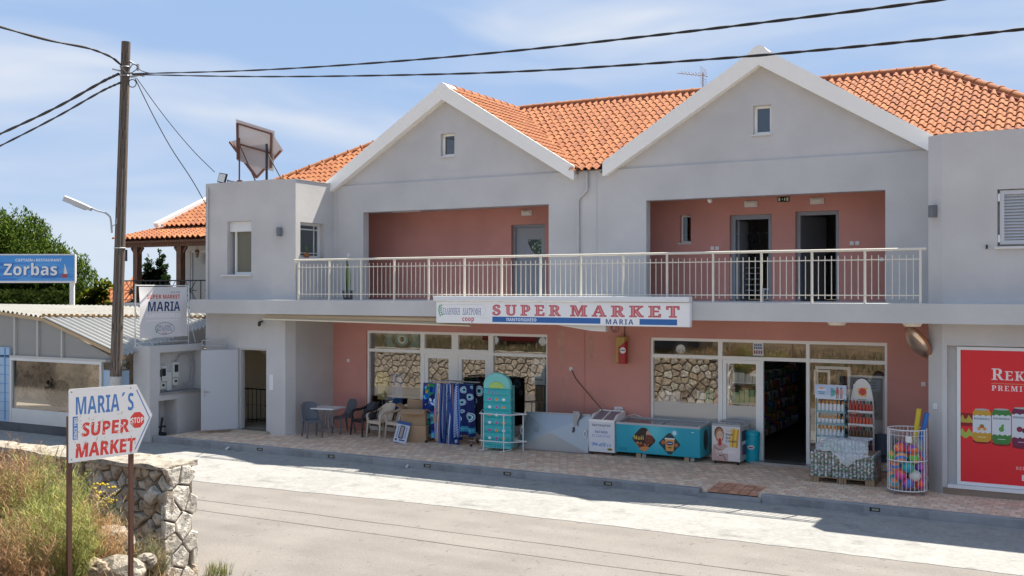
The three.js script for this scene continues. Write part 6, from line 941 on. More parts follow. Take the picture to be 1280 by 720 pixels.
// image-plane frame of the pole's distance, used once here to write down where pole, lamp and wires hang
const CR = V(0.8742, 0, -0.4856), CF = V(-0.4856, 0, -0.8742), C0 = V(0, 3.85, 23.07);
const at = (px, py, d) => { const v = C0.clone().addScaledVector(CF, d).addScaledVector(CR, (px - 640) / 1300 * d); v.y += (363 - py) / 1300 * d; return [v.x, v.y, v.z]; };
{
  const b = at(142, 480, 27), top = at(157, 52, 27); b[1] = -0.3;
  const t = thing('utility_pole', 'tall weathered wooden utility pole with a whitewashed foot left of the shop', 'utility pole', [b[0], -0.16, b[2]]);
  const dir = V(...top).sub(V(...b)), g = new THREE.CylinderGeometry(0.112, 0.155, dir.length(), 18, 24), p = g.attributes.position, uv = [];
  for (let i = 0; i < p.count; i++) { const a = Math.atan2(p.getZ(i), p.getX(i)), k = 1 + 0.10 * (fbm(a * 1.2 + 9, p.getY(i) * 0.25, 2, 3) - 0.5); p.setX(i, p.getX(i) * k); p.setZ(i, p.getZ(i) * k); uv.push(a * 0.15, p.getY(i)); }
  g.setAttribute('uv', new THREE.Float32BufferAttribute(uv, 2)); g.computeVertexNormals();
  g.applyQuaternion(new THREE.Quaternion().setFromUnitVectors(V(0, 1, 0), dir.clone().normalize())); g.translate((b[0] + top[0]) / 2, (b[1] + top[1]) / 2, (b[2] + top[2]) / 2);
  add('pole', [g], M.pole, t, { uv: 'own' });
  const q = (y) => { const k = (y - b[1]) / (top[1] - b[1]); return [b[0] + (top[0] - b[0]) * k, y, b[2] + (top[2] - b[2]) * k]; };
  add('whitewash', [bar(q(-0.2), q(1.62), 0.165, 18, 0.156)], mat(0.62, 0.6, 0.56, 0.9, { map: T.patch }), t);
  const e = q(1.2); add('paper_scrap', [B(-0.06, 0.06, 1.05, 1.35, 0.16, 0.166), B(-0.11, -0.02, 0.75, 1.0, 0.162, 0.168)].map((x) => { x.rotateY(0.6); x.translate(e[0], 0, e[2]); return x; }), mat(0.5, 0.42, 0.36, 0.8), t);
  const h = q(9.5);
  add('cable_clamp', [new THREE.TorusGeometry(0.13, 0.014, 6, 20).rotateX(Math.PI / 2).translate(...q(9.42)), new THREE.TorusGeometry(0.128, 0.014, 6, 20).rotateX(Math.PI / 2).translate(...q(9.65)), bar(at(140, 86, 27), at(180, 95, 27), 0.022), bar(at(162, 76, 27), at(172, 83, 27), 0.015), bar(at(172, 80, 27), at(172, 88, 27), 0.035), bar(at(163, 96, 27), at(178, 92, 27), 0.03)], M.steel, t);
  add('cable_loop', [new THREE.TorusGeometry(0.10, 0.012, 6, 20).rotateY(0.5).translate(...at(165, 104, 26.9)), tube([at(150, 82, 26.8), at(160, 92, 26.7), at(172, 84, 26.8), at(166, 80, 26.9), at(160, 88, 26.8)], 0.012, 30, 6), tube([at(158, 77, 26.85), at(168, 80, 26.85), at(176, 88, 26.85), at(186, 91, 26.85)], 0.010, 20, 6)], M.cable, t);
  add('conduit', [bar(q(1.7).map((v, i) => v + [0.12, 0, 0.09][i]), q(7).map((v, i) => v + [0.10, 0, 0.08][i]), 0.014), bar(q(3).map((v, i) => v + [0.04, 0, 0.14][i]), q(9.3).map((v, i) => v + [0.03, 0, 0.115][i]), 0.012)], mat(0.16, 0.13, 0.11, 0.7), t);
  add('wire_tie', [new THREE.TorusGeometry(0.148, 0.012, 6, 20).rotateX(Math.PI / 2).translate(...q(4.95))], M.whitePaint, t);
  const l = thing('street_lamp', 'grey street lamp head on a curved arm fixed to the utility pole', 'street lamp', at(139, 291, 27));
  add('arm', [tube([at(139.5, 291, 26.86), at(138.5, 278, 26.86), at(137, 271, 26.86), at(131, 266, 26.86), at(122, 263.5, 26.86), at(112, 259, 26.86)], 0.024, 40, 8), tube([at(140, 283, 26.84), at(145, 279, 26.84), at(146, 273, 26.84)], 0.012, 10, 5)], mat(0.45, 0.46, 0.47, 0.45), l);
  const A = V(...at(114, 261.5, 26.86)), Z = V(...at(81, 248, 26.86)), d = Z.clone().sub(A), hd = new THREE.BoxGeometry(0.22, 0.15, d.length(), 4, 3, 10), hp = hd.attributes.position, Lh = d.length();
  for (let i = 0; i < hp.count; i++) { const k = hp.getZ(i) / Lh + 0.5, s = 0.62 + 0.38 * Math.sin(Math.min(1, k * 1.6) * 1.57), r2 = 1 - 0.25 * Math.abs(2 * hp.getX(i) / 0.22) ** 2 * (hp.getY(i) > 0 ? 1 : 0); hp.setX(i, hp.getX(i) * s); hp.setY(i, hp.getY(i) * s * r2); }
  hd.computeVertexNormals(); hd.applyMatrix4(new THREE.Matrix4().lookAt(Z, A, V(0, 1, 0))); hd.translate((A.x + Z.x) / 2, (A.y + Z.y) / 2, (A.z + Z.z) / 2); add('lamp_head', [hd], mat(0.55, 0.55, 0.53, 0.45), l);
  const lens = sqbar(at(92, 256, 26.86), at(106, 261.5, 26.86), 0.15, 0.04); add('lens', [lens], mat(0.42, 0.36, 0.3, 0.3), l);
}
// ---- overhead cables, each a twisted bundle
function cable(label, pts, r, twist = true) {
  const c = new THREE.CatmullRomCurve3(pts.map((p) => V(...p))), L = c.getLength(), N = Math.min(400, Math.round(L * 9)), g = [];
  if (!twist) g.push(new THREE.TubeGeometry(c, Math.max(20, Math.round(N / 4)), r, 6));
  else for (let s = 0; s < 2; s++) { const q = []; for (let i = 0; i <= N; i++) { const p = c.getPoint(i / N), a = i / N * L * 4.2 + s * Math.PI; q.push(V(p.x, p.y + r * 0.45 * Math.sin(a), p.z + r * 0.45 * Math.cos(a))); } g.push(new THREE.TubeGeometry(new THREE.CatmullRomCurve3(q), N, r * 0.8, 5)); }
  const t = thing('overhead_cable', label, 'cable', pts[0]); add('cable_bundle', g, M.cable, t); return t;
}
const D1 = (px) => 1 / (1 / 27 + (1 / 9.5 - 1 / 27) * (px - 160) / 1120);
cable('upper thick black twisted cable rising to the right top edge of the view', [[165, 92], [320, 87.5], [480, 77.5], [640, 63.5], [800, 46], [960, 27], [1170, 0], [1330, -24]].map(([x, y]) => at(x, y, D1(x))), 0.0155);
cable('lower thick black twisted cable crossing before the right gable', [[165, 93], [320, 95.5], [480, 94], [640, 89.5], [800, 80], [960, 68], [1120, 53], [1280, 36], [1400, 22]].map(([x, y]) => at(x, y, D1(x))), 0.0145);
cable('black cable running from the pole top to the left, highest of the three', [[152, 82], [140, 72], [125, 65], [110, 60], [60, 50], [0, 33.5], [-60, 16]].map(([x, y]) => at(x, y, 26.9 - (150 - x) * 0.02)), 0.028);
cable('black cable running from the pole down to the left, middle of the three', [[148, 92], [131, 100], [70, 134], [0, 167], [-60, 193]].map(([x, y]) => at(x, y, 26.9 + (150 - x) * 0.03)), 0.034);
cable('thinner black cable running from the pole down to the left, lowest of the three', [[150, 103], [130, 112], [70, 146], [0, 182], [-60, 211]].map(([x, y]) => at(x, y, 26.9 + (150 - x) * 0.03)), 0.026);
cable('thin drop cable from the pole to the corner of the left wing', [at(168, 97, 26.9), at(190, 142, 27.1), at(213, 184, 27.4), at(238, 222, 27.8), [-21.57, 6.25, 1.84]], 0.012, false);
cable('thin drop cable from the pole to the floodlight on the left wing roof', [at(170, 97, 26.9), at(205, 145, 27.4), at(240, 187, 28), at(268, 215, 28.7)], 0.010, false);
{   // back of a hoarding on the roof of the left wing
  const t = thing('roof_hoarding', 'back of two translucent sign panels on rusty brown frames on the left wing roof', 'sign frame', [-20.8, 6.82, 0.5]);
  const P = (x, y, z) => [x, y, z === 0.62 ? 0.70 : z === 0.58 ? 0.74 : z === 0.75 ? 0.56 : z === 0.80 ? 0.60 : z === 0.7 ? 0.52 : z === 0.72 ? 0.62 : 0.66], wm = phys(0.46, 0.42, 0.41, 0.7, { transmission: 0.3, thickness: 0, side: THREE.DoubleSide });
  add('sign_panel', [quad(P(-21.55, 8.80, 0.62), P(-21.50, 7.6, 0.62), P(-20.12, 7.2, 0.62), P(-20.08, 8.34, 0.62))], wm, t);
  add('sign_panel', [quad(P(-21.89, 8.2, 0.75), P(-20.78, 7.08, 0.80), P(-19.89, 7.80, 0.75), P(-20.35, 8.35, 0.7))], wm, t);
  add('panel_frame', [sqbar(P(-21.46, 8.66, 0.58), P(-20.17, 8.27, 0.58), 0.05, 0.05), sqbar(P(-21.46, 8.66, 0.58), P(-21.44, 7.62, 0.58), 0.05, 0.05), sqbar(P(-20.17, 8.27, 0.58), P(-20.19, 7.3, 0.58), 0.05, 0.05), sqbar(P(-21.46, 8.08, 0.58), P(-20.17, 7.72, 0.58), 0.05, 0.05), sqbar(P(-21.86, 8.17, 0.72), P(-20.79, 7.07, 0.76), 0.06, 0.06), sqbar(P(-20.79, 7.07, 0.76), P(-19.91, 7.80, 0.72), 0.05, 0.05)], M.rust, t);
  add('post', [bar([-21.30, 6.75, 0.82], [-21.30, 8.22, 0.82], 0.022)], M.rust, t); add('post', [bar([-20.27, 6.75, 0.82], [-20.27, 7.98, 0.82], 0.035)], M.iron, t);
  add('brace', [bar([-21.30, 8.1, 0.86], [-20.45, 6.80, 1.0], 0.018)], M.rust, t); add('brace', [bar([-20.27, 7.8, 0.86], [-19.55, 6.80, 0.9], 0.018)], M.iron, t);
  const f = thing('floodlight', 'small white faced floodlight on a bracket at the left end of the wing roof', 'floodlight', [-21.6, 6.84, 1.0]);
  const g = RB(-0.15, 0.15, -0.14, 0.14, -0.03, 0.03, 0.012), g2 = B(-0.125, 0.125, -0.115, 0.115, 0.031, 0.036); for (const k of [g, g2]) { k.rotateZ(-0.18); k.rotateX(-0.15); k.translate(-21.68, 7.06, 1.1); }
  add('housing', [g], M.black, f); add('lens', [g2], mat(0.75, 0.74, 0.68, 0.3), f); add('bracket', [bar([-21.55, 6.84, 1.0], [-21.55, 7.0, 1.03], 0.02), bar([-21.55, 7.0, 1.03], [-21.4, 6.95, 1.0], 0.025), bar([-21.36, 6.84, 1.0], [-21.36, 6.98, 1.0], 0.015), B(-21.4, -21.2, 6.9, 6.96, 0.95, 1.02)], M.steel, f);
  const br = thing('bricks', 'two broken reddish bricks lying beside the floodlight', 'bricks', [-21.2, 6.84, 1.0]); add('brick', [RB(-21.32, -21.15, 6.836, 6.92, 0.9, 1.05, 0.01)], M.terra[2], br); add('brick', [RB(-21.2, -21.08, 6.92, 6.99, 0.92, 1.02, 0.01)], M.terra[1], br);
}

// ================================================================ restaurant terrace with corrugated roof
const restaurantZ = 4.07;
{
  const z = restaurantZ, t = thing('restaurant_canopy', 'restaurant terrace enclosed by clear screens under a corrugated white roof', 'canopy', [-26, 0, z]);
  add('plinth', [B(-40, -22.35, -0.3, 0.10, z - 0.2, z + 0.02)], mat(0.13, 0.13, 0.135, 0.9, { map: T.patch }), t);
  const blue = mat(0.40, 0.53, 0.66, 0.6, { map: T.soft });
  add('column', [B(-27.42, -26.95, 0.1, 2.22, z - 0.2, z + 0.03)], blue, t); add('column', [B(-23.08, -22.35, 0.1, 1.72, z - 0.25, z - 0.02)], blue, t);
  add('shutter_stripe', [B(-27.15, -27.12, 0.15, 2.2, z + 0.031, z + 0.05), ...Array.from({ length: 7 }, (_, i) => B(-27.4, -26.97, 0.4 + i * 0.26, 0.415 + i * 0.26, z + 0.031, z + 0.045))], mat(0.12, 0.30, 0.55, 0.6), t);
  add('screen_frame', [B(-26.94, -23.10, 1.86, 1.935, z - 0.05, z + 0.03), B(-26.94, -26.86, 0.10, 1.86, z - 0.05, z + 0.03), B(-23.18, -23.10, 0.10, 1.86, z - 0.05, z + 0.03), B(-26.86, -23.18, 0.10, 0.50, z - 0.05, z + 0.02)], mat(0.72, 0.71, 0.68, 0.6, { map: T.soft }), t);
  add('screen_pane', [B(-26.86, -23.18, 0.50, 1.86, z - 0.02, z - 0.015)], phys(0.9, 0.88, 0.84, 0.06, { transmission: 1, thickness: 0, ior: 2.1 }), t);
  add('gable_panel', [poly([[-31, 1.99], [-22.75, 1.99], [-22.70, 2.06], [-25.47, 3.0], [-31, 3.45]], z - 0.06, z - 0.04)], phys(0.36, 0.36, 0.34, 0.35, { transmission: 0.3, thickness: 0, ior: 1.6 }), t);
  for (const x of [-26.75, -25.75, -24.72]) { const y1 = x < -25.47 ? 3.0 + (-25.47 - x) * 0.081 : 3.0 - (x + 25.47) * 0.34; add('mullion', [B(x - 0.03, x + 0.03, 1.99, y1, z - 0.04, z + 0.02)], mat(0.5, 0.48, 0.43, 0.6), t); }
  add('tie_beam', [B(-31, -22.6, 1.935, 2.0, z - 0.06, z + 0.03)], mat(0.5, 0.48, 0.43, 0.6), t);
  add('rake_trim', [sqbar([-31, 3.50, z + 0.03], [-25.47, 3.04, z + 0.03], 0.05, 0.09), sqbar([-25.47, 3.04, z + 0.03], [-22.2, 2.07, z + 0.03], 0.05, 0.09)], mat(0.50, 0.36, 0.2, 0.7), t);
  const A = V(-25.47, 3.12, z + 0.08), Bq = V(-21.95, 3.04, 0.75), Dv = V(-22.15, 2.13, z + 0.08), F = V(-31, 3.58, z + 0.08), G1 = V(-33.9, 3.36, 0.74), G2 = V(-26.8, 3.28, -3.2);
  const low = (() => { const n = 240, g = new THREE.PlaneGeometry(1, 1, n, 1), p = g.attributes.position; for (let i = 0; i < p.count; i++) { const u = p.getX(i) + 0.5, v = 0.5 - p.getY(i), q = A.clone().lerp(Bq, u).addScaledVector(Dv.clone().sub(A), v * (1 - u * 0.98)); q.y += 0.032 * Math.sin(u * Math.PI * 2 * 26); p.setXYZ(i, q.x, q.y, q.z); } g.computeVertexNormals(); return g; })();
  add('corrugated_sheet', [low], mat(0.44, 0.43, 0.40, 0.7, { side: THREE.DoubleSide, map: T.soft }), t);
  const up = (() => { const n = 420, g = new THREE.PlaneGeometry(1, 1, n, 1), p = g.attributes.position; for (let i = 0; i < p.count; i++) { const u = p.getX(i) + 0.5, v = p.getY(i) + 0.5, f = u < 0.55 ? F.clone().lerp(A, u / 0.55) : A.clone().lerp(Bq, (u - 0.55) / 0.45), q = f.lerp(G1.clone().lerp(G2, u), v); q.y += 0.035 * Math.sin(u * Math.PI * 2 * 50); p.setXYZ(i, q.x, q.y, q.z); } g.computeVertexNormals(); return g; })();
  add('corrugated_sheet', [up], mat(0.29, 0.28, 0.25, 0.75, { side: THREE.DoubleSide, map: T.patch }), t);
  const nb = []; for (let i = 0; i < 34; i++) { const a = A.clone().lerp(Bq, (i + 0.1) / 34), c = A.clone().lerp(Bq, (i + 0.65) / 34); nb.push(sqbar([a.x, a.y + 0.06, a.z], [c.x, c.y + 0.06, c.z], 0.08, 0.05)); }
  add('ridge_batten', [sqbar([A.x, A.y + 0.02, A.z], [Bq.x, Bq.y + 0.02, Bq.z], 0.06, 0.05), ...nb], mat(0.52, 0.33, 0.14, 0.8, { map: T.wood }), t);
  add('back_wall', [B(-40, -22.3, -0.2, 2.0, -1.2, -1.0)], mat(0.62, 0.5, 0.38, 0.9, { map: rept(T.stone, 2.2), bumpMap: T.stone, bumpScale: 0.05 }), t); add('terrace_floor', [B(-40, -22.4, -0.3, 0.0, -1, z - 0.2)], mat(0.3, 0.26, 0.22, 0.7, { map: T.patch }), t);
  add('eave_pipe', [bar([-22.9, 1.98, z + 0.02], [-22.2, 1.96, z + 0.02], 0.05), bar([-22.7, 1.82, z], [-22.2, 1.80, z], 0.03), B(-22.6, -22.45, 1.70, 1.95, z - 0.02, z + 0.05)], mat(0.25, 0.25, 0.24, 0.7), t);
  const s = thing('potted_shrub', 'potted shrub behind the clear screen of the restaurant terrace', 'plant', [-25.9, 0.1, 3.3]); add('pot', [bar([-25.9, 0.05, 3.3], [-25.9, 0.4, 3.3], 0.16, 14, 0.2)], M.terra[1], s); add('leaves', leafBall([[-25.9, 0.9, 3.3, 0.35, 0.5]], 500, 0.07, rng(8), [[0.07, 0.12, 0.04]]), leafMat(), s, { uv: 'own' });
}
{   // restaurant sign
  const a = [-36.64, 5.27, -2.33], b = [-34.08, 5.13, -3.75], dx = [2.56 / 2.927, -1.42 / 2.927];
  const t = thing('restaurant_sign', 'long blue restaurant sign board on white posts above the corrugated roof', 'sign', [-35.4, 3.3, -3], undefined, true, Math.atan2(1.42, 2.56));
  // local x from -3.6 (outside the frame) to 1.27, y from 0.85 to 1.95
  const x0 = -4.2, x1 = 1.50;
  add('board', [RB(x0, x1, 0.90, 1.92, -0.06, 0.0, 0.01)], M.whitePaint, t);
  add('board_frame', [B(x0, x1, 1.90, 1.95, -0.07, 0.03), B(x0, x1, 0.84, 0.91, -0.07, 0.03), B(x1 - 0.04, x1 + 0.01, 0.91, 1.90, -0.07, 0.03)], M.whitePaint, t);
  for (const x of [-3.6, 1.36]) add('post', [B(x - 0.08, x + 0.08, -1.5, 0.85, -0.09, 0.02)], M.whitePaint, t);
  const tx = canvas(1400, 256, (g, w, h) => {
    const gr = g.createLinearGradient(0, 0, 0, h); g.fillStyle = '#4d9be0'; g.fillRect(0, 0, w, h); const r = rng(31); for (let i = 0; i < 60; i++) { g.fillStyle = ['rgba(120,180,225,.35)', 'rgba(40,100,180,.35)'][i % 2]; g.beginPath(); g.ellipse(r() * w, 60 + r() * 190, 60 + r() * 120, 6 + r() * 16, 0, 0, 7); g.fill(); }
    g.fillStyle = '#c4d9ea'; g.font = 'bold 170px sans-serif'; g.save(); g.translate(718, 200); g.scale(525 / g.measureText('Zorbas').width, 0.95); g.strokeStyle = '#2b5f9c'; g.lineWidth = 12; g.strokeText('Zorbas', 6, 6); g.fillStyle = '#f3f3ee'; g.fillText('Zorbas', 0, 0); g.restore();
    g.fillStyle = '#eef2f5'; g.font = 'bold 44px sans-serif'; g.font = 'bold 40px sans-serif'; g.fillText('CAPTAIN', 832, 62); g.fillText('RESTAURANT', 1030, 62); g.fillRect(1012, 42, 9, 16);
    g.fillStyle = '#b5483c'; g.beginPath(); g.moveTo(w - 120, 190); g.lineTo(w - 60, 190); g.lineTo(w - 70, 226); g.lineTo(w - 112, 226); g.fill(); g.fillStyle = '#efe8df'; g.beginPath(); g.moveTo(w - 92, 80); g.lineTo(w - 64, 186); g.lineTo(w - 100, 186); g.fill();
    g.fillStyle = '#d8dfe4'; g.beginPath(); g.moveTo(w - 860, 120); g.lineTo(w - 810, 220); g.lineTo(w - 880, 220); g.fill(); g.fillStyle = '#7a4a3a'; g.fillRect(w - 880, 220, 70, 12);
  });
  const pg = new THREE.PlaneGeometry(x1 - x0 - 0.1, 0.98); pg.translate((x0 + x1) / 2, 1.41, 0.004); add('sign_face', [pg], print(tx, 0.4), t, { uv: 'own' });
}
// ================================================================ house and trees behind
{
  const t = thing('villa', 'white villa with terracotta roof and a wooden pergola behind the left wing', 'house', [-27, 3, -5]);
  const wall = mat(0.72, 0.71, 0.67, 0.9, { map: T.soft });
  add('wall', [csg(B(-30.45, -20, 2.6, 6.2, -10, -5.4), [B(-29.75, -28.2, 3.4, 5.35, -5.8, -5)])], wall, t); add('terrace', [B(-31.2, -20, -0.3, 3.4, -5.4, -3.3)], wall, t);
  const w = add('glass_door', frameBars(-29.75, -28.2, 3.4, 5.35, 0.07, -5.5, -5.43), M.pvc, t); add('pane', [B(-29.68, -28.27, 3.47, 5.28, -5.475, -5.465)], phys(0.42, 0.42, 0.38, 0.1, { ior: 1.7 }), w); add('mullion', [B(-28.98, -28.92, 3.47, 5.28, -5.462, -5.43)], M.pvc, w);
  const bw = M.brownWood;
  for (const x of [-30.41, -28.21, -26.2]) { add('pergola_post', [B(x - 0.11, x + 0.11, 3.4, 5.42, -3.6, -3.38)], bw, t); add('knee_brace', [sqbar([x - 0.3, 5.40, -3.49], [x - 0.08, 5.15, -3.49], 0.07, 0.07), sqbar([x + 0.3, 5.40, -3.49], [x + 0.08, 5.15, -3.49], 0.07, 0.07)], bw, t); }
  add('pergola_beam', [B(-31.0, -20, 5.42, 5.58, -3.58, -3.40), ...Array.from({ length: 14 }, (_, i) => sqbar([-30.9 + i * 0.75, 5.60, -3.25], [-30.9 + i * 0.75, 6.10, -5.5], 0.08, 0.10))], bw, t);
  const rf = add('roof', [quad([-31.2, 5.66, -3.15], [-20, 5.66, -3.15], [-20, 6.20, -5.5], [-31.2, 6.20, -5.5]), quad([-30.75, 6.22, -4.85], [-20, 6.22, -4.85], [-20, 8.2, -9.2], [-30.75, 8.2, -9.2])], M.terraDark, t);
  const tg = (() => { const n = 7, a = []; for (let i = 0; i < n; i++) { const f = (s) => [(s - 0.5) * 0.25, s < 0.64 ? 0.075 * Math.sin(Math.PI * s / 0.64) : -0.012 * Math.sin(Math.PI * (s - 0.64) / 0.36)], p = f(i / n), q = f((i + 1) / n); a.push(p[0], p[1], -0.21, p[0], p[1] + 0.03, 0.21, q[0], q[1] + 0.03, 0.21, p[0], p[1], -0.21, q[0], q[1] + 0.03, 0.21, q[0], q[1], -0.21, p[0], p[1] + 0.03, 0.21, p[0], p[1] + 0.005, 0.21, q[0], q[1] + 0.005, 0.21, p[0], p[1] + 0.03, 0.21, q[0], q[1] + 0.005, 0.21, q[0], q[1] + 0.03, 0.21); } const g = new THREE.BufferGeometry(); g.setAttribute('position', new THREE.Float32BufferAttribute(a, 3)); return boxUV(plain(toCreasedNormals(g, 0.8))); })();
  const o = org.get(t); const lay = (x0, y0, z0, y1, z1, cols) => { const L = Math.hypot(y1 - y0, z1 - z0), rows = Math.round(L / 0.37), ang = Math.atan2(y1 - y0, z0 - z1); for (let i = 0; i < cols; i++) for (let j = 0; j < rows; j++) { const k = (j + 0.5) / rows, m = new THREE.Mesh(tg, M.terra[Math.floor(R0() * 4)]); m.name = 'roof_tile'; m.position.set(x0 + (i + 0.5) * 0.25 - o[0], y0 + (y1 - y0) * k + 0.02 - o[1], z0 + (z1 - z0) * k - o[2]); m.rotation.x = ang; rf.add(m); } };
  lay(-31.2, 5.68, -3.05, 6.22, -5.4, 18); lay(-30.6, 6.24, -4.8, 8.2, -9.1, 13);
  add('verge', [sqbar([-30.85, 6.32, -4.75], [-30.85, 8.32, -9.2], 0.22, 0.16)], M.white, t);
  add('fascia', [B(-30.75, -20, 6.08, 6.20, -4.95, -4.88), B(-31.2, -20, 5.56, 5.63, -3.22, -3.16)], bw, t);
  const rl = [bar([-31.1, 4.2, -3.36], [-20, 4.2, -3.36], 0.022), bar([-31.1, 3.5, -3.36], [-20, 3.5, -3.36], 0.016)]; for (let x = -31.1; x < -20; x += 1.0) { rl.push(bar([x, 3.4, -3.36], [x, 4.2, -3.36], 0.018)); for (const s of [-1, 1]) rl.push(bar([x + 0.5 - s * 0.28, 3.5, -3.36], [x + 0.5 + s * 0.28, 4.2, -3.36], 0.012)); rl.push(bar([x + 0.5, 3.5, -3.36], [x + 0.5, 4.2, -3.36], 0.012), bar([x + 0.2, 3.85, -3.36], [x + 0.8, 3.85, -3.36], 0.012)); }
  add('terrace_railing', rl, M.iron, t);
  add('lantern', [new THREE.CylinderGeometry(0.05, 0.11, 0.10, 6).translate(-28.25, 5.28, -4.3), new THREE.CylinderGeometry(0.08, 0.05, 0.18, 6).translate(-28.25, 5.13, -4.3), bar([-28.25, 5.3, -4.3], [-28.25, 5.6, -4.3], 0.012)], mat(0.35, 0.22, 0.12, 0.5), t);
  const hs = thing('hanging_sign', 'small dark blue sign hanging from the villa pergola beside the pole', 'sign', [-31, 5, -3.3]); add('board', [RB(-31.35, -30.78, 4.92, 5.34, -3.36, -3.32, 0.01)], mat(0.015, 0.025, 0.06, 0.5), hs); add('hook', [bar([-31.2, 5.34, -3.34], [-31.2, 5.5, -3.34], 0.01), bar([-30.9, 5.34, -3.34], [-30.9, 5.5, -3.34], 0.01)], M.iron, hs); add('letter_marks', [B(-31.2, -30.95, 5.16, 5.2, -3.319, -3.315), B(-31.15, -30.9, 5.04, 5.07, -3.319, -3.315)], mat(0.4, 0.42, 0.48, 0.5), hs);
}
function leafMat() { return new THREE.MeshPhysicalMaterial({ vertexColors: true, roughness: 0.75, side: THREE.DoubleSide, transmission: 0.45, thickness: 0 }); }
// many small leaf faces in the shells of the given lobes [x, y, z, rx, ry]
function leafBall(lobes, n, size, r, cols, opt = {}) {
  const pos = [], col = [], nor = [], wts = lobes.map((l) => l[3] * l[3] * l[4]), tot = wts.reduce((a, b) => a + b, 0);
  lobes.forEach((l, li) => {
    const m = Math.round(n * wts[li] / tot);
    for (let i = 0; i < m; i++) {
      const u = V(r() - 0.5, r() - 0.5, r() - 0.5).normalize(), cl = 0.55 + 0.6 * fbm(u.x * 3 + li * 7, u.y * 3, u.z * 3 + 5, 3), k = Math.pow(r(), 0.33) * cl * 1.05;
      const c = V(l[0] + u.x * l[3] * k, l[1] + u.y * l[4] * k, l[2] + u.z * l[3] * k), a = V(r() - 0.5, (r() - 0.5) * (opt.up ? 0.4 : 1) + (opt.up || 0) * 0.8, r() - 0.5).normalize(), b = new THREE.Vector3().crossVectors(a, V(r() - 0.5, r() - 0.5, r() - 0.5)).normalize(), s = size * (0.6 + 0.8 * r()), w = s * (opt.thin || 0.5);
      const q = [c.clone().addScaledVector(a, -s), c.clone().addScaledVector(b, w), c.clone().addScaledVector(a, s), c.clone().addScaledVector(b, -w)];
      const cc = cols[Math.floor(r() * cols.length)], t = 0.75 + 0.5 * r(), nn = new THREE.Vector3().crossVectors(a, b);
      for (const j of [0, 1, 2, 0, 2, 3]) { pos.push(q[j].x, q[j].y, q[j].z); nor.push(nn.x, nn.y, nn.z); col.push(cc[0] * t, cc[1] * t, cc[2] * t); }
    }
  });
  const g = new THREE.BufferGeometry(); g.setAttribute('position', new THREE.Float32BufferAttribute(pos, 3)); g.setAttribute('normal', new THREE.Float32BufferAttribute(nor, 3)); g.setAttribute('color', new THREE.Float32BufferAttribute(col, 3)); return g;
}
function tree(name, label, base, lobes, n, size, cols, seed, opt = {}) {
  const t = thing(name, label, 'tree', base), r = rng(seed);
  const topY = Math.max(...lobes.map((l) => l[1])); const c0 = lobes[0];
  const tr = [bar(base, [c0[0], c0[1], c0[2]], opt.tr || 0.25, 8, (opt.tr || 0.25) * 0.5)]; for (const l of lobes.slice(1)) tr.push(bar([(base[0] + c0[0]) / 2, (base[1] + c0[1]) / 2, (base[2] + c0[2]) / 2], [l[0], l[1], l[2]], (opt.tr || 0.25) * 0.4, 6, 0.03)); void topY;
  add('trunk', tr, mat(0.16, 0.11, 0.08, 0.9), t); add('crown', [leafBall(lobes, n, size, r, cols, opt)], leafMat(), t, { uv: 'own' });
}
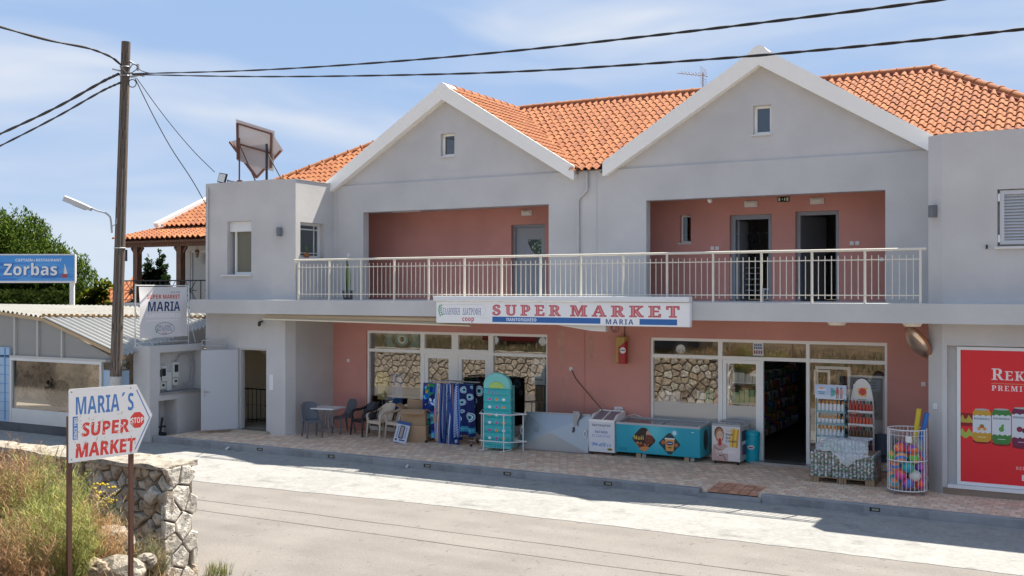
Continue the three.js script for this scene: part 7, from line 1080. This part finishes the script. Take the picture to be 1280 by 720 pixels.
{
  const P = (px, py, d) => at(px, py, d), L = (px, py, d, rpx, rpy) => { const p = P(px, py, d); return [p[0], p[1], p[2], rpx / 1300 * d, rpy / 1300 * d]; };
  const pine = [[0.28, 0.46, 0.09], [0.36, 0.54, 0.12], [0.46, 0.6, 0.14], [0.22, 0.38, 0.08]];
  tree('pine_tree', 'large round green pine crown at the left edge behind the restaurant sign', [P(10, 400, 60)[0], -0.2, P(10, 400, 60)[2]], [L(5, 320, 60, 70, 66), L(45, 335, 59, 50, 45), L(75, 345, 60, 44, 40), L(-50, 320, 61, 60, 60), L(20, 365, 60, 80, 26), L(-20, 295, 60, 45, 45), L(104, 352, 61, 22, 24)], 56000, 0.13, pine, 5, { thin: 0.26, tr: 0.35, up: 0.5 });
  tree('pine_tree', 'smaller dark pine crown low behind the posts of the restaurant sign', [P(50, 400, 52)[0], -0.2, P(50, 400, 52)[2]], [L(40, 376, 52, 60, 17), L(0, 378, 52, 50, 16), L(90, 374, 53, 22, 16)], 8000, 0.11, [[0.12, 0.19, 0.05], [0.16, 0.22, 0.06]], 6, { thin: 0.3, tr: 0.3 });
  tree('citrus_bush', 'bright yellow green bush between the pine and the utility pole', [P(118, 400, 50)[0], -0.2, P(118, 400, 50)[2]], [L(118, 376, 50, 20, 20), L(128, 360, 50, 13, 14), L(108, 382, 50, 14, 10)], 1500, 0.10, [[0.5, 0.6, 0.06], [0.62, 0.66, 0.09], [0.36, 0.48, 0.06]], 7, { thin: 0.6, tr: 0.12 });
  for (const [px, lb, w, y0, y1] of [[186, 'slender dark fir left of its twin, seen under the pergola', 15, 318, 360], [201, 'taller slender dark fir nearest the villa wall under the pergola', 13, 310, 360]]) { const ls = []; for (let i = 0; i < 7; i++) ls.push(L(px + (i % 2 ? 2 : -2), y0 + 5 + i * (y1 - y0 - 4) / 7, 60, 2.5 + w * i / 7, 6)); ls.unshift(ls.pop()); tree('fir_tree', lb, [P(px, 400, 60)[0], -0.2, P(px, 400, 60)[2]], ls, 1500, 0.11, [[0.14, 0.25, 0.10], [0.18, 0.3, 0.11]], px, { thin: 0.4, tr: 0.12 }); }
  const far = (label, px0, px1, pyR, pyE, d, seed) => { const a = P(px0, pyE, d), b = P(px1, pyE, d), w = Math.hypot(b[0] - a[0], b[2] - a[2]), t = thing('distant_house', label, 'house', [(a[0] + b[0]) / 2, -0.2, (a[2] + b[2]) / 2], undefined, true, Math.atan2(0.4856, 0.8742)), ey = a[1] + 0.2, ry = P(px0, pyR, d)[1] + 0.2;
    add('wall', [B(-w / 2, w / 2, 0, ey, -6, -0.3)], mat(0.68, 0.64, 0.58, 0.9), t); const rf = add('roof', [quad([-w / 2 - 0.3, ey - 0.1, 0.1], [w / 2 + 0.3, ey - 0.1, 0.1], [w / 2 + 0.3, ry, -3.1], [-w / 2 - 0.3, ry, -3.1]), quad([w / 2 + 0.3, ey - 0.1, -6.4], [-w / 2 - 0.3, ey - 0.1, -6.4], [-w / 2 - 0.3, ry, -3.1], [w / 2 + 0.3, ry, -3.1])], M.terraDark, t);
    const rb = []; for (let x = -w / 2 - 0.3; x < w / 2 + 0.3; x += 0.26) rb.push(sqbar([x, ey - 0.06, 0.12], [x, ry + 0.05, -3.1], 0.15, 0.07)); add('tile_rows', rb, M.terra[0], rf).userData.kind = 'stuff'; add('window', [B(-0.4, 0.4, ey - 1.5, ey - 0.4, -0.31, -0.28)], M.dark, t); };
  far('distant house with an orange red roof just left of the pole', 128, 168, 352, 378, 58, 3); far('distant house with red roof low between pole and pergola post', 152, 182, 346, 372, 70, 4);
  tree('olive_tree', 'grey green olive tree low at the right of the citrus bush', [P(150, 400, 46)[0], -0.2, P(150, 400, 46)[2]], [L(146, 384, 46, 18, 8), L(166, 382, 46, 10, 8)], 800, 0.10, [[0.14, 0.15, 0.07], [0.2, 0.18, 0.1]], 9, { thin: 0.4, tr: 0.1 });
}
// ================================================================ near side: stone wall, arrow sign, plants
function cells(W, H, sx, sy, gap, r) {   // irregular stones: jittered seeds, each cell cut back to leave a joint
  const S = [], nx = Math.round(W / sx), ny = Math.round(H / sy);
  for (let j = -1; j <= ny; j++) for (let i = -1; i <= nx; i++) S.push([(i + 0.5 + (j % 2 ? 0.5 : 0) + rr(-0.38, 0.38, r)) * W / nx, (j + 0.5 + rr(-0.34, 0.34, r)) * H / ny]);
  const out = [];
  for (const s of S) {
    if (s[0] < 0 || s[0] > W || s[1] < 0 || s[1] > H) continue;
    let P = [[0, 0], [W, 0], [W, H], [0, H]];
    for (const o of S) {
      if (o === s) continue; const dx = o[0] - s[0], dy = o[1] - s[1], d = Math.hypot(dx, dy); if (d > 4 * Math.max(sx, sy)) continue;
      const nX = dx / d, nY = dy / d, lim = d / 2 - gap / 2, f = (p) => (p[0] - s[0]) * nX + (p[1] - s[1]) * nY - lim, Q = [];
      for (let i = 0; i < P.length; i++) { const a = P[i], b = P[(i + 1) % P.length], fa = f(a), fb = f(b); if (fa <= 0) Q.push(a); if (fa * fb < 0) { const t = fa / (fa - fb); Q.push([a[0] + (b[0] - a[0]) * t, a[1] + (b[1] - a[1]) * t]); } }
      P = Q; if (P.length < 3) break;
    }
    if (P.length < 3) continue;
    const cx = P.reduce((a, p) => a + p[0], 0) / P.length, cy = P.reduce((a, p) => a + p[1], 0) / P.length; let ar = 0; P.forEach((p, i) => { const q = P[(i + 1) % P.length]; ar += p[0] * q[1] - q[0] * p[1]; }); if (Math.abs(ar) < 0.004) continue;
    out.push({ P: P.filter((p, i) => Math.hypot(p[0] - P[(i + 1) % P.length][0], p[1] - P[(i + 1) % P.length][1]) > 0.015), cx, cy });
  }
  return out;
}
function stoneGeo(c, depth, bevel, rough, r) {
  if (c.P.length < 3) return null;
  const g = new THREE.ExtrudeGeometry(new THREE.Shape(c.P.map((p) => new THREE.Vector2(p[0], p[1]))), { depth, bevelEnabled: true, bevelThickness: bevel, bevelSize: bevel, bevelOffset: -bevel, bevelSegments: 2 }), p = g.attributes.position, ox = r() * 50;
  const tx = rr(-0.18, 0.18, r) * rough * 8, ty = rr(-0.18, 0.18, r) * rough * 8;
  for (let i = 0; i < p.count; i++) { const x = p.getX(i), y = p.getY(i), z = p.getZ(i), top = z > depth * 0.5 ? 1 : 0; p.setXYZ(i, x + rough * (fbm(x * 14 + ox, y * 14, z * 9, 2) - 0.5) * 2, y + rough * (fbm(x * 14 + 9, y * 14 + ox, z * 9, 2) - 0.5) * 2, z + top * (rough * 2.4 * (fbm(x * 8 + ox, y * 8 + 4, 1, 2) - 0.5) + (x - c.cx) * tx + (y - c.cy) * ty)); }
  g.computeVertexNormals(); return g;
}
{
  const XE = -11.05, ZF = 12.35, ZB = 12.95, TOP = 1.40, Y0 = -0.25, t = thing('stone_wall', 'rough limestone retaining wall ending in a square post by the road', 'wall', [-16, 0, 12.65]); const o = org.get(t), r = rng(123);
  add('wall_core', [B(-36, XE - 0.05, Y0, TOP, ZF + 0.06, ZB - 0.08)], M.mortar, t);
  const put = (c, g, m4, mi) => { g.applyMatrix4(m4); g.translate(-o[0], -o[1], -o[2]); const m = new THREE.Mesh(boxUV(plain(g)), M.stones[mi]); m.name = 'stone'; t.add(m); };
  const H = TOP - Y0;
  // end face, looking along +x: pale dressed stones
  for (const c of cells(ZB - ZF, H, 0.25, 0.24, 0.022, r)) { const g = stoneGeo(c, 0.05, 0.018, 0.010, r); if (g) put(c, g, new THREE.Matrix4().makeBasis(V(0, 0, -1), V(0, 1, 0), V(1, 0, 0)).setPosition(XE - 0.06, Y0, ZB), r() < 0.6 ? 2 : 0); }
  // back, towards the bank: tumbled rubble
  for (const c of cells(5.2, H, 0.22, 0.17, 0.014, r)) { const g = stoneGeo(c, 0.03 + 0.15 * r() * r(), 0.04, 0.026, r); if (g) put(c, g, new THREE.Matrix4().makeTranslation(XE - 5.2, Y0, ZB - 0.14), [1, 3, 0, 1][Math.floor(r() * 4)]); }
  // road side
  let n = 0; const rest = [];
  for (const c of cells(23, H, 0.32, 0.25, 0.042, r).sort((a, b) => b.cx - a.cx === 0 ? 0 : a.cx - b.cx)) { const g = stoneGeo(c, 0.05 + 0.02 * r(), 0.02, 0.010, r); if (!g) continue; const m4 = new THREE.Matrix4().makeBasis(V(-1, 0, 0), V(0, 1, 0), V(0, 0, -1)).setPosition(XE - 0.0, Y0, ZF + 0.07); if (n++ < 130) put(c, g, m4, r() < 0.45 ? 1 : r() < 0.75 ? 3 : 0); else { g.applyMatrix4(m4); rest.push(g); } }
  const rs = add('stones', rest, M.stones[1], t); rs.userData.kind = 'stuff';
  const cap = new THREE.BoxGeometry(25, 0.055, 0.60, 400, 1, 10), p = cap.attributes.position; for (let i = 0; i < p.count; i++) { const x = p.getX(i), y = p.getY(i), z = p.getZ(i), k = fbm(x * 2.4 + 90, z * 3 + 5, 2, 4) - 0.5; p.setXYZ(i, x, y + (y > 0 ? 0.10 * k : 0), z * (0.98 + 0.26 * (fbm(x * 3 + 7, z > 0 ? 3 : 9, 4, 3) - 0.5))); } cap.computeVertexNormals(); cap.translate(XE - 12.5 + 0.0, TOP + 0.005, (ZF + ZB) / 2);
  add('wall_cap', [cap], mat(0.50, 0.45, 0.38, 0.95, { map: T.stone, bumpMap: T.stone, bumpScale: 0.04 }), t);
}
{   // arrow sign on two posts
  const t = thing('arrow_sign', "white arrow sign reading Maria's super market on two brown posts before the stone wall", 'sign', [-9.61, 0.3, 15.60], undefined, true, Math.atan2(0.93, 0.235));
  const y0 = 1.69, y1 = 2.485, w = 0.96, nb = 0.77;
  const out = [[0.0, y0], [nb, y0 + 0.02], [w, (y0 + y1) / 2 + 0.04], [nb, y1], [0.02, y1], [0.0, y1 - 0.02]];
  add('sign_panel', [poly(out, -0.012, 0.0)], mat(0.72, 0.72, 0.71, 0.5), t);
  add('post', [B(0.0, 0.045, -0.6, y0 + 0.5, -0.06, -0.014)], mat(0.16, 0.075, 0.05, 0.6), t); add('post', [B(0.70, 0.745, -0.6, y0 + 0.5, -0.06, -0.014)], mat(0.16, 0.075, 0.05, 0.6), t);
  const tx = canvas(960, 795, (g, W, Hh) => {
    g.fillStyle = '#e6e6e5'; g.fillRect(0, 0, W, Hh);
    const ln = (s, x, y, wd, px, col, f = 'bold ', fam = 'sans-serif', rot = 0) => { g.font = f + px + 'px ' + fam; g.save(); g.translate(x, y); g.rotate(rot); g.scale(wd / g.measureText(s).width, 1); g.fillStyle = col; g.fillText(s, 0, 0); g.restore(); };
    ln("MARIA´S", 62, 282, 680, 268, '#4a7cba');
    const chop = (s, x, y, wd, px) => { g.font = 'bold ' + px + 'px sans-serif'; const sc = wd / g.measureText(s).width; let cx = x; for (const c of s) { const cw = g.measureText(c).width * sc; g.save(); g.translate(cx, y); g.transform(sc, 0, -0.06, 1, 0, 0); g.fillStyle = '#d8413c'; g.fillText(c, 0, 0); g.strokeStyle = '#d8413c'; g.lineWidth = 7; g.strokeText(c, 0, 0); g.restore(); cx += cw; } };
    chop('SUPER', 136, 522, 540, 200); chop('MARKET', 60, 746, 690, 205);
    g.strokeStyle = '#4a7cba'; g.lineWidth = 12; g.beginPath(); g.moveTo(770, 60); g.lineTo(926, 388); g.lineTo(752, 730); g.stroke();
    g.fillStyle = '#4a7cba'; g.fillRect(42, 300, 56, 250); g.save(); g.translate(88, 540); g.rotate(-Math.PI / 2); g.font = 'bold 42px sans-serif'; g.fillStyle = '#e6ebf0'; g.fillText('SINCE 1983', 0, 0); g.restore();
    g.fillStyle = '#d8413c'; g.beginPath(); for (let i = 0; i < 8; i++) { const a = Math.PI / 8 + i * Math.PI / 4; g.lineTo(778 + 88 * Math.cos(a), 400 + 96 * Math.sin(a)); } g.fill(); ln('STOP', 704, 434, 150, 88, '#f0eeec');
    const r = rng(90); for (let i = 0; i < 90; i++) { g.save(); g.translate(60 + r() * 700, 250 + r() * 420); g.rotate(r() * 6); g.fillStyle = ['#cdc8bd', '#b9b09c', '#efefee'][i % 3]; g.beginPath(); g.ellipse(0, 0, 10 + r() * 18, 2 + r() * 4, 0, 0, 7); g.fill(); g.restore(); }
    g.fillStyle = '#8a8f92'; for (const [x, y] of [[30, 34], [700, 34], [30, 760], [700, 760]]) { g.beginPath(); g.arc(x, y, 9, 0, 7); g.fill(); }
  });
  const fg = new THREE.ShapeGeometry(new THREE.Shape(out.map((p) => new THREE.Vector2(...p)))), p = fg.attributes.position, uv = fg.attributes.uv; for (let i = 0; i < p.count; i++) uv.setXY(i, p.getX(i) / w, (p.getY(i) - y0) / (y1 - y0)); fg.translate(0, 0, 0.003);
  add('sign_face', [fg], print(tx, 0.5), t, { uv: 'own' });
}
// thin blades and sprigs
function blades(list) {   // [x, y, z, height, leanX, leanZ, width, [r, g, b]]
  const pos = [], col = [];
  for (const [x, y, z, h, lx, lz, w, c, a = 0] of list) {
    const ca = Math.cos(a) * w, sa = Math.sin(a) * w, m = [x + lx * 0.35, y + h * 0.6, z + lz * 0.35], e = [x + lx, y + h, z + lz];
    const A = [x - ca, y, z - sa], Bq = [x + ca, y, z + sa], C = [m[0] + ca * 0.8, m[1], m[2] + sa * 0.8], D = [m[0] - ca * 0.8, m[1], m[2] - sa * 0.8];
    for (const q of [A, Bq, C, A, C, D, D, C, e]) { pos.push(...q); col.push(...c); }
  }
  const g = new THREE.BufferGeometry(); g.setAttribute('position', new THREE.Float32BufferAttribute(pos, 3)); g.setAttribute('color', new THREE.Float32BufferAttribute(col, 3)); g.computeVertexNormals(); return g;
}
const bladeMat = new THREE.MeshPhysicalMaterial({ vertexColors: true, roughness: 0.8, side: THREE.DoubleSide, transmission: 0.25, thickness: 0 });
const tone = (c, r, v = 0.3) => { const k = 1 - v + 2 * v * r(); return c.map((x) => x * k); };
{
  const r = rng(7), dry = [[0.42, 0.28, 0.14], [0.36, 0.22, 0.10], [0.5, 0.38, 0.22], [0.28, 0.17, 0.08]], grn = [[0.12, 0.16, 0.05], [0.16, 0.19, 0.06]], L = [];
  // near bank at the left of the view
  for (let i = 0; i < 26000; i++) {
    const x = -13.9 + r() * 4.5, z = 13.0 + r() * 4.3, d = fbm(x * 1.3, z * 1.3, 4, 3); if (r() > d * 1.5) continue;
    if (z - 13.0 < 0.9 && x > -11.9 && r() < 0.75) continue;
    const y = bankH(x, z) - 0.02, h = 0.10 + 0.42 * r() * r() + (x < -11.4 ? 0.12 : 0), g = fbm(x * 0.9 + 40, z * 0.9, 8, 2) > 0.56 && r() < 0.7; L.push([x, y, z, h, rr(-0.2, 0.2, r), rr(-0.2, 0.2, r), 0.0022 + 0.003 * r(), tone((g ? grn : dry)[Math.floor(r() * (g ? 2 : 4))], r), r() * 6]);
  }
  // the rest of the bank, seen only in the shop glass
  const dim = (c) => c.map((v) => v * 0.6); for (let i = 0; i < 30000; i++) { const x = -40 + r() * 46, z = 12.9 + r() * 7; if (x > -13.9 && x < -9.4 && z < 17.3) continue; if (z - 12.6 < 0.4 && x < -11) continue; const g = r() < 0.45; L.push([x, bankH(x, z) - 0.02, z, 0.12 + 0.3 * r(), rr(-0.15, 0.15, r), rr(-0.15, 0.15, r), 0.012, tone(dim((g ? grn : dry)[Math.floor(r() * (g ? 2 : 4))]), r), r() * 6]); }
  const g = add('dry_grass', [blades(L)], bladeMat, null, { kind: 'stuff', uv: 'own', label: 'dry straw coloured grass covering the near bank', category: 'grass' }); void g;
  const W = []; for (let i = 0; i < 160; i++) W.push([-10.9 + r() * 0.35, -0.16, 12.15 + r() * 0.25, 0.08 + r() * 0.16, rr(-0.08, 0.08, r), rr(-0.08, 0.08, r), 0.004, tone([[0.2, 0.24, 0.06], [0.4, 0.34, 0.14]][i % 2], r), r() * 6]);
  single('roadside_weed', 'small green and straw weed at the foot of the wall post by the road', 'weed', [blades(W)], bladeMat, { uv: 'own' });
}
function feather(label, base, R, H, n, cols, seed, name = 'feathery_shrub', w = 0.0022) {   // fine-leaved shrub: stems with many hair-like sprigs
  const r = rng(seed), L = [], S = [];
  for (let i = 0; i < n; i++) {
    const a = r() * 6.283, k = Math.sqrt(r()), bx = base[0] + 0.55 * R * k * Math.cos(a), bz = base[2] + 0.55 * R * k * Math.sin(a), out = 0.5 * R * (0.3 + 0.7 * k), h = H * (0.55 + 0.45 * r()) * (1.05 - 0.35 * k * k), tip = [bx + out * Math.cos(a) + rr(-0.1, 0.1, r), base[1] + h, bz + out * Math.sin(a) + rr(-0.1, 0.1, r)];
    S.push([bx, base[1], bz, h, tip[0] - bx, tip[2] - bz, 0.003, tone([0.14, 0.12, 0.05], r), r() * 6]);
    const c0 = cols[Math.floor(r() * cols.length)];
    for (let j = 0; j < 46; j++) { const u = 0.25 + 0.75 * Math.pow(r(), 0.8), x = bx + (tip[0] - bx) * u * u * 0.9 + 0.1 * (tip[0] - bx) * u, y = base[1] + h * u, z = bz + (tip[2] - bz) * u, b = r() * 6.283, s = 0.05 + 0.10 * r() * (1.2 - u * 0.5); L.push([x, y, z, s * (0.2 + 0.9 * r()), s * Math.cos(b), s * Math.sin(b), w * (0.7 + 0.8 * r()), tone(c0, r), r() * 6]); }
  }
  const t = thing(name, label, 'shrub', base); add('stem', [blades(S)], bladeMat, t, { uv: 'own' }); add('foliage', [blades(L)], bladeMat, t, { uv: 'own' });
}
{
  const q = (px, d) => { const p = at(px, 600, d); return [p[0], bankH(p[0], p[2]) - 0.05, p[2]]; };
  const green = [[0.30, 0.34, 0.06], [0.38, 0.40, 0.08], [0.22, 0.27, 0.06], [0.42, 0.36, 0.10]], brown = [[0.46, 0.27, 0.11], [0.36, 0.19, 0.08], [0.55, 0.36, 0.16], [0.26, 0.15, 0.07]];
  const sh = (label, px, d, topPy, R, n, cols, seed) => { const b = q(px, d), ty = 3.85 + (363 - topPy) / 1300 * d; feather(label, b, R, Math.max(0.2, ty - b[1]), n, cols, seed); };
  sh('tall feathery yellow green shrub left of the arrow sign', 50, 12.6, 562, 0.62, 520, green, 11);
  sh('lower feathery green shrub spreading in front of the tall one', 60, 11.6, 610, 0.52, 380, green, 12);
  sh('dry brown twiggy shrub at the left edge of the view', 2, 12.4, 556, 0.55, 420, brown, 13);
  sh('dry brown shrub low at the lower left corner', 18, 11.2, 640, 0.5, 300, brown, 14);
  sh('dark brown tangled dry shrub behind the green shrub at the left edge', 26, 13.0, 553, 0.6, 480, [[0.34, 0.19, 0.09], [0.26, 0.14, 0.07], [0.42, 0.26, 0.12]], 19);
  sh('straw coloured dry bush between the two sign posts', 112, 12.6, 615, 0.42, 260, [[0.58, 0.36, 0.16], [0.48, 0.28, 0.12], [0.62, 0.44, 0.22]], 15);
  sh('small dry tuft at the foot of the rubble wall', 182, 13.3, 665, 0.25, 110, [[0.3, 0.22, 0.12], [0.2, 0.2, 0.08]], 16);
  sh('dark green weed under the yellow flowers by the rubble wall', 128, 13.6, 612, 0.26, 160, [[0.06, 0.10, 0.03], [0.09, 0.13, 0.04]], 18);
  const fl = [], r = rng(55); for (let i = 0; i < 34; i++) { const p = at(116 + r() * 30, 604 + r() * 28, 13.35 + r() * 0.4), s = new THREE.IcosahedronGeometry(0.011 + 0.012 * r(), 0); s.translate(...p); fl.push(s); }
  single('yellow_flowers', 'cluster of yellow flower heads against the rubble wall behind the sign', 'flowers', fl, mat(0.55, 0.40, 0.02, 0.8));
  const seg = []; for (const [px, d, y0, y1, dx] of [[48, 12.2, 690, 556, 26], [20, 12.6, 650, 585, 40], [70, 12, 600, 540, 22], [82, 11.8, 690, 610, 70], [35, 12, 660, 600, 30]]) seg.push(tube([at(px, y0, d), at(px + dx * 0.25, (y0 + y1) / 2, d), at(px + dx, y1, d)], 0.004, 14, 4), ...Array.from({ length: 8 }, (_, k) => new THREE.SphereGeometry(0.011, 5, 4).translate(...at(px + dx * (0.7 + 0.035 * k), y1 + (1 - (0.7 + 0.035 * k)) * (y0 - y1) * 0.6, d))));
  single('grass_stalks', 'tall dry seed stalks standing out of the shrubs left of the sign', 'grass stalks', seg, mat(0.52, 0.42, 0.26, 0.9));
  const rock = (label, px, py, d, rad, seed, m) => { const g = new THREE.IcosahedronGeometry(rad, 5), p = g.attributes.position; for (let i = 0; i < p.count; i++) { const v = V(p.getX(i), p.getY(i), p.getZ(i)), u = v.clone().normalize(), k = 0.72 + 0.6 * fbm(u.x * 1.6 + seed, u.y * 1.6 + 3, u.z * 1.6 + 7, 2) + 0.16 * (fbm(u.x * 7 + seed, u.y * 7, u.z * 7, 3) - 0.5); v.multiplyScalar(k); p.setXYZ(i, v.x * 1.15, v.y * 0.85, v.z); } g.computeVertexNormals(); const gg = toCreasedNormals(plain(g), 0.5); const c = at(px, py, d); gg.translate(...c); const t = thing('boulder', label, 'rock', c); add('rock_body', [gg], m, t); };
  rock('pale grey boulder half sunk in the dry bank between the sign posts', 140, 678, 12.9, 0.24, 3, M.rocks[0]); rock('grey boulder beside the right sign post at the lower edge', 152, 716, 12.4, 0.26, 8, M.rocks[0]); rock('reddish brown stone under the shrub at the lower left', 50, 700, 11.4, 0.13, 21, M.rocks[1]); rock('small pale stone below the right post', 182, 702, 13.0, 0.12, 13, M.rocks[0]); rock('small stone at the bottom between the sign posts', 118, 712, 12.0, 0.14, 30, M.rocks[1]);
}
// ---- two parked cars on the bank, out of the frame, mirrored in the shop glass
function car(label, c, x, z, len) {
  const y = bankH(x, z) - 0.02, t = thing('parked_car', label, 'car', [x, y, z], undefined, true);
  const s = len / 4.1, body = [[-2.05, 0.3], [-2.05, 0.75], [-1.7, 0.92], [-0.95, 1.0], [1.9, 1.0], [2.05, 0.8], [2.05, 0.3], [1.65, 0.26], [-1.6, 0.26]].map(([a, b]) => [a * s, b]), cab = [[-0.95, 0.98], [-0.35, 1.42], [1.1, 1.45], [1.8, 0.98]].map(([a, b]) => [a * s, b]);
  add('body', [poly(body, -0.85, 0.85, [], 0.06), poly(cab, -0.70, 0.70, [], 0.05)], phys(...c, 0.3, { clearcoat: 1 }), t);
  const gl = mat(0.02, 0.025, 0.03, 0.05); for (const sd of [-1, 1]) add('window', [poly([[-0.75, 1.02], [-0.32, 1.34], [0.28, 1.37], [0.28, 1.02]].map(([a, b]) => [a * s, b]), -0.01, 0.01).translate(0, 0, sd * 0.708), poly([[0.36, 1.02], [0.36, 1.37], [1.0, 1.38], [1.5, 1.02]].map(([a, b]) => [a * s, b]), -0.01, 0.01).translate(0, 0, sd * 0.708)], gl, t);
  for (const wx of [-1.3, 1.25]) for (const sd of [-1, 1]) { const w = new THREE.CylinderGeometry(0.31, 0.31, 0.2, 24); w.rotateX(Math.PI / 2); w.translate(wx * s, 0.31, sd * 0.78); const m = add('wheel', [w], M.rubber, t); const h = new THREE.CylinderGeometry(0.2, 0.2, 0.21, 10); h.rotateX(Math.PI / 2); h.translate(wx * s, 0.31, sd * 0.785); add('rim', [h], mat(0.5, 0.5, 0.5, 0.4), m); }
  for (const sd of [-0.6, 0.6]) { add('headlight', [RB(-2.06 * s, -1.98 * s, 0.62, 0.76, sd - 0.15, sd + 0.15, 0.02)], mat(0.7, 0.7, 0.7, 0.2), t); add('tail_light', [RB(1.99 * s, 2.06 * s, 0.66, 0.84, sd - 0.13, sd + 0.13, 0.02)], mat(0.5, 0.02, 0.02, 0.3), t); }
}
car('black parked car on the grassy bank mirrored in the right shop window', [0.015, 0.016, 0.02], -15.4, 17.0, 3.9);
car('red parked car on the grassy bank mirrored in the left shop window', [0.10, 0.006, 0.007], -22.2, 18.2, 3.9);

scene.traverse((o) => { if (o.isMesh) { o.castShadow = true; o.receiveShadow = true; } });
renderer.render(scene, camera);
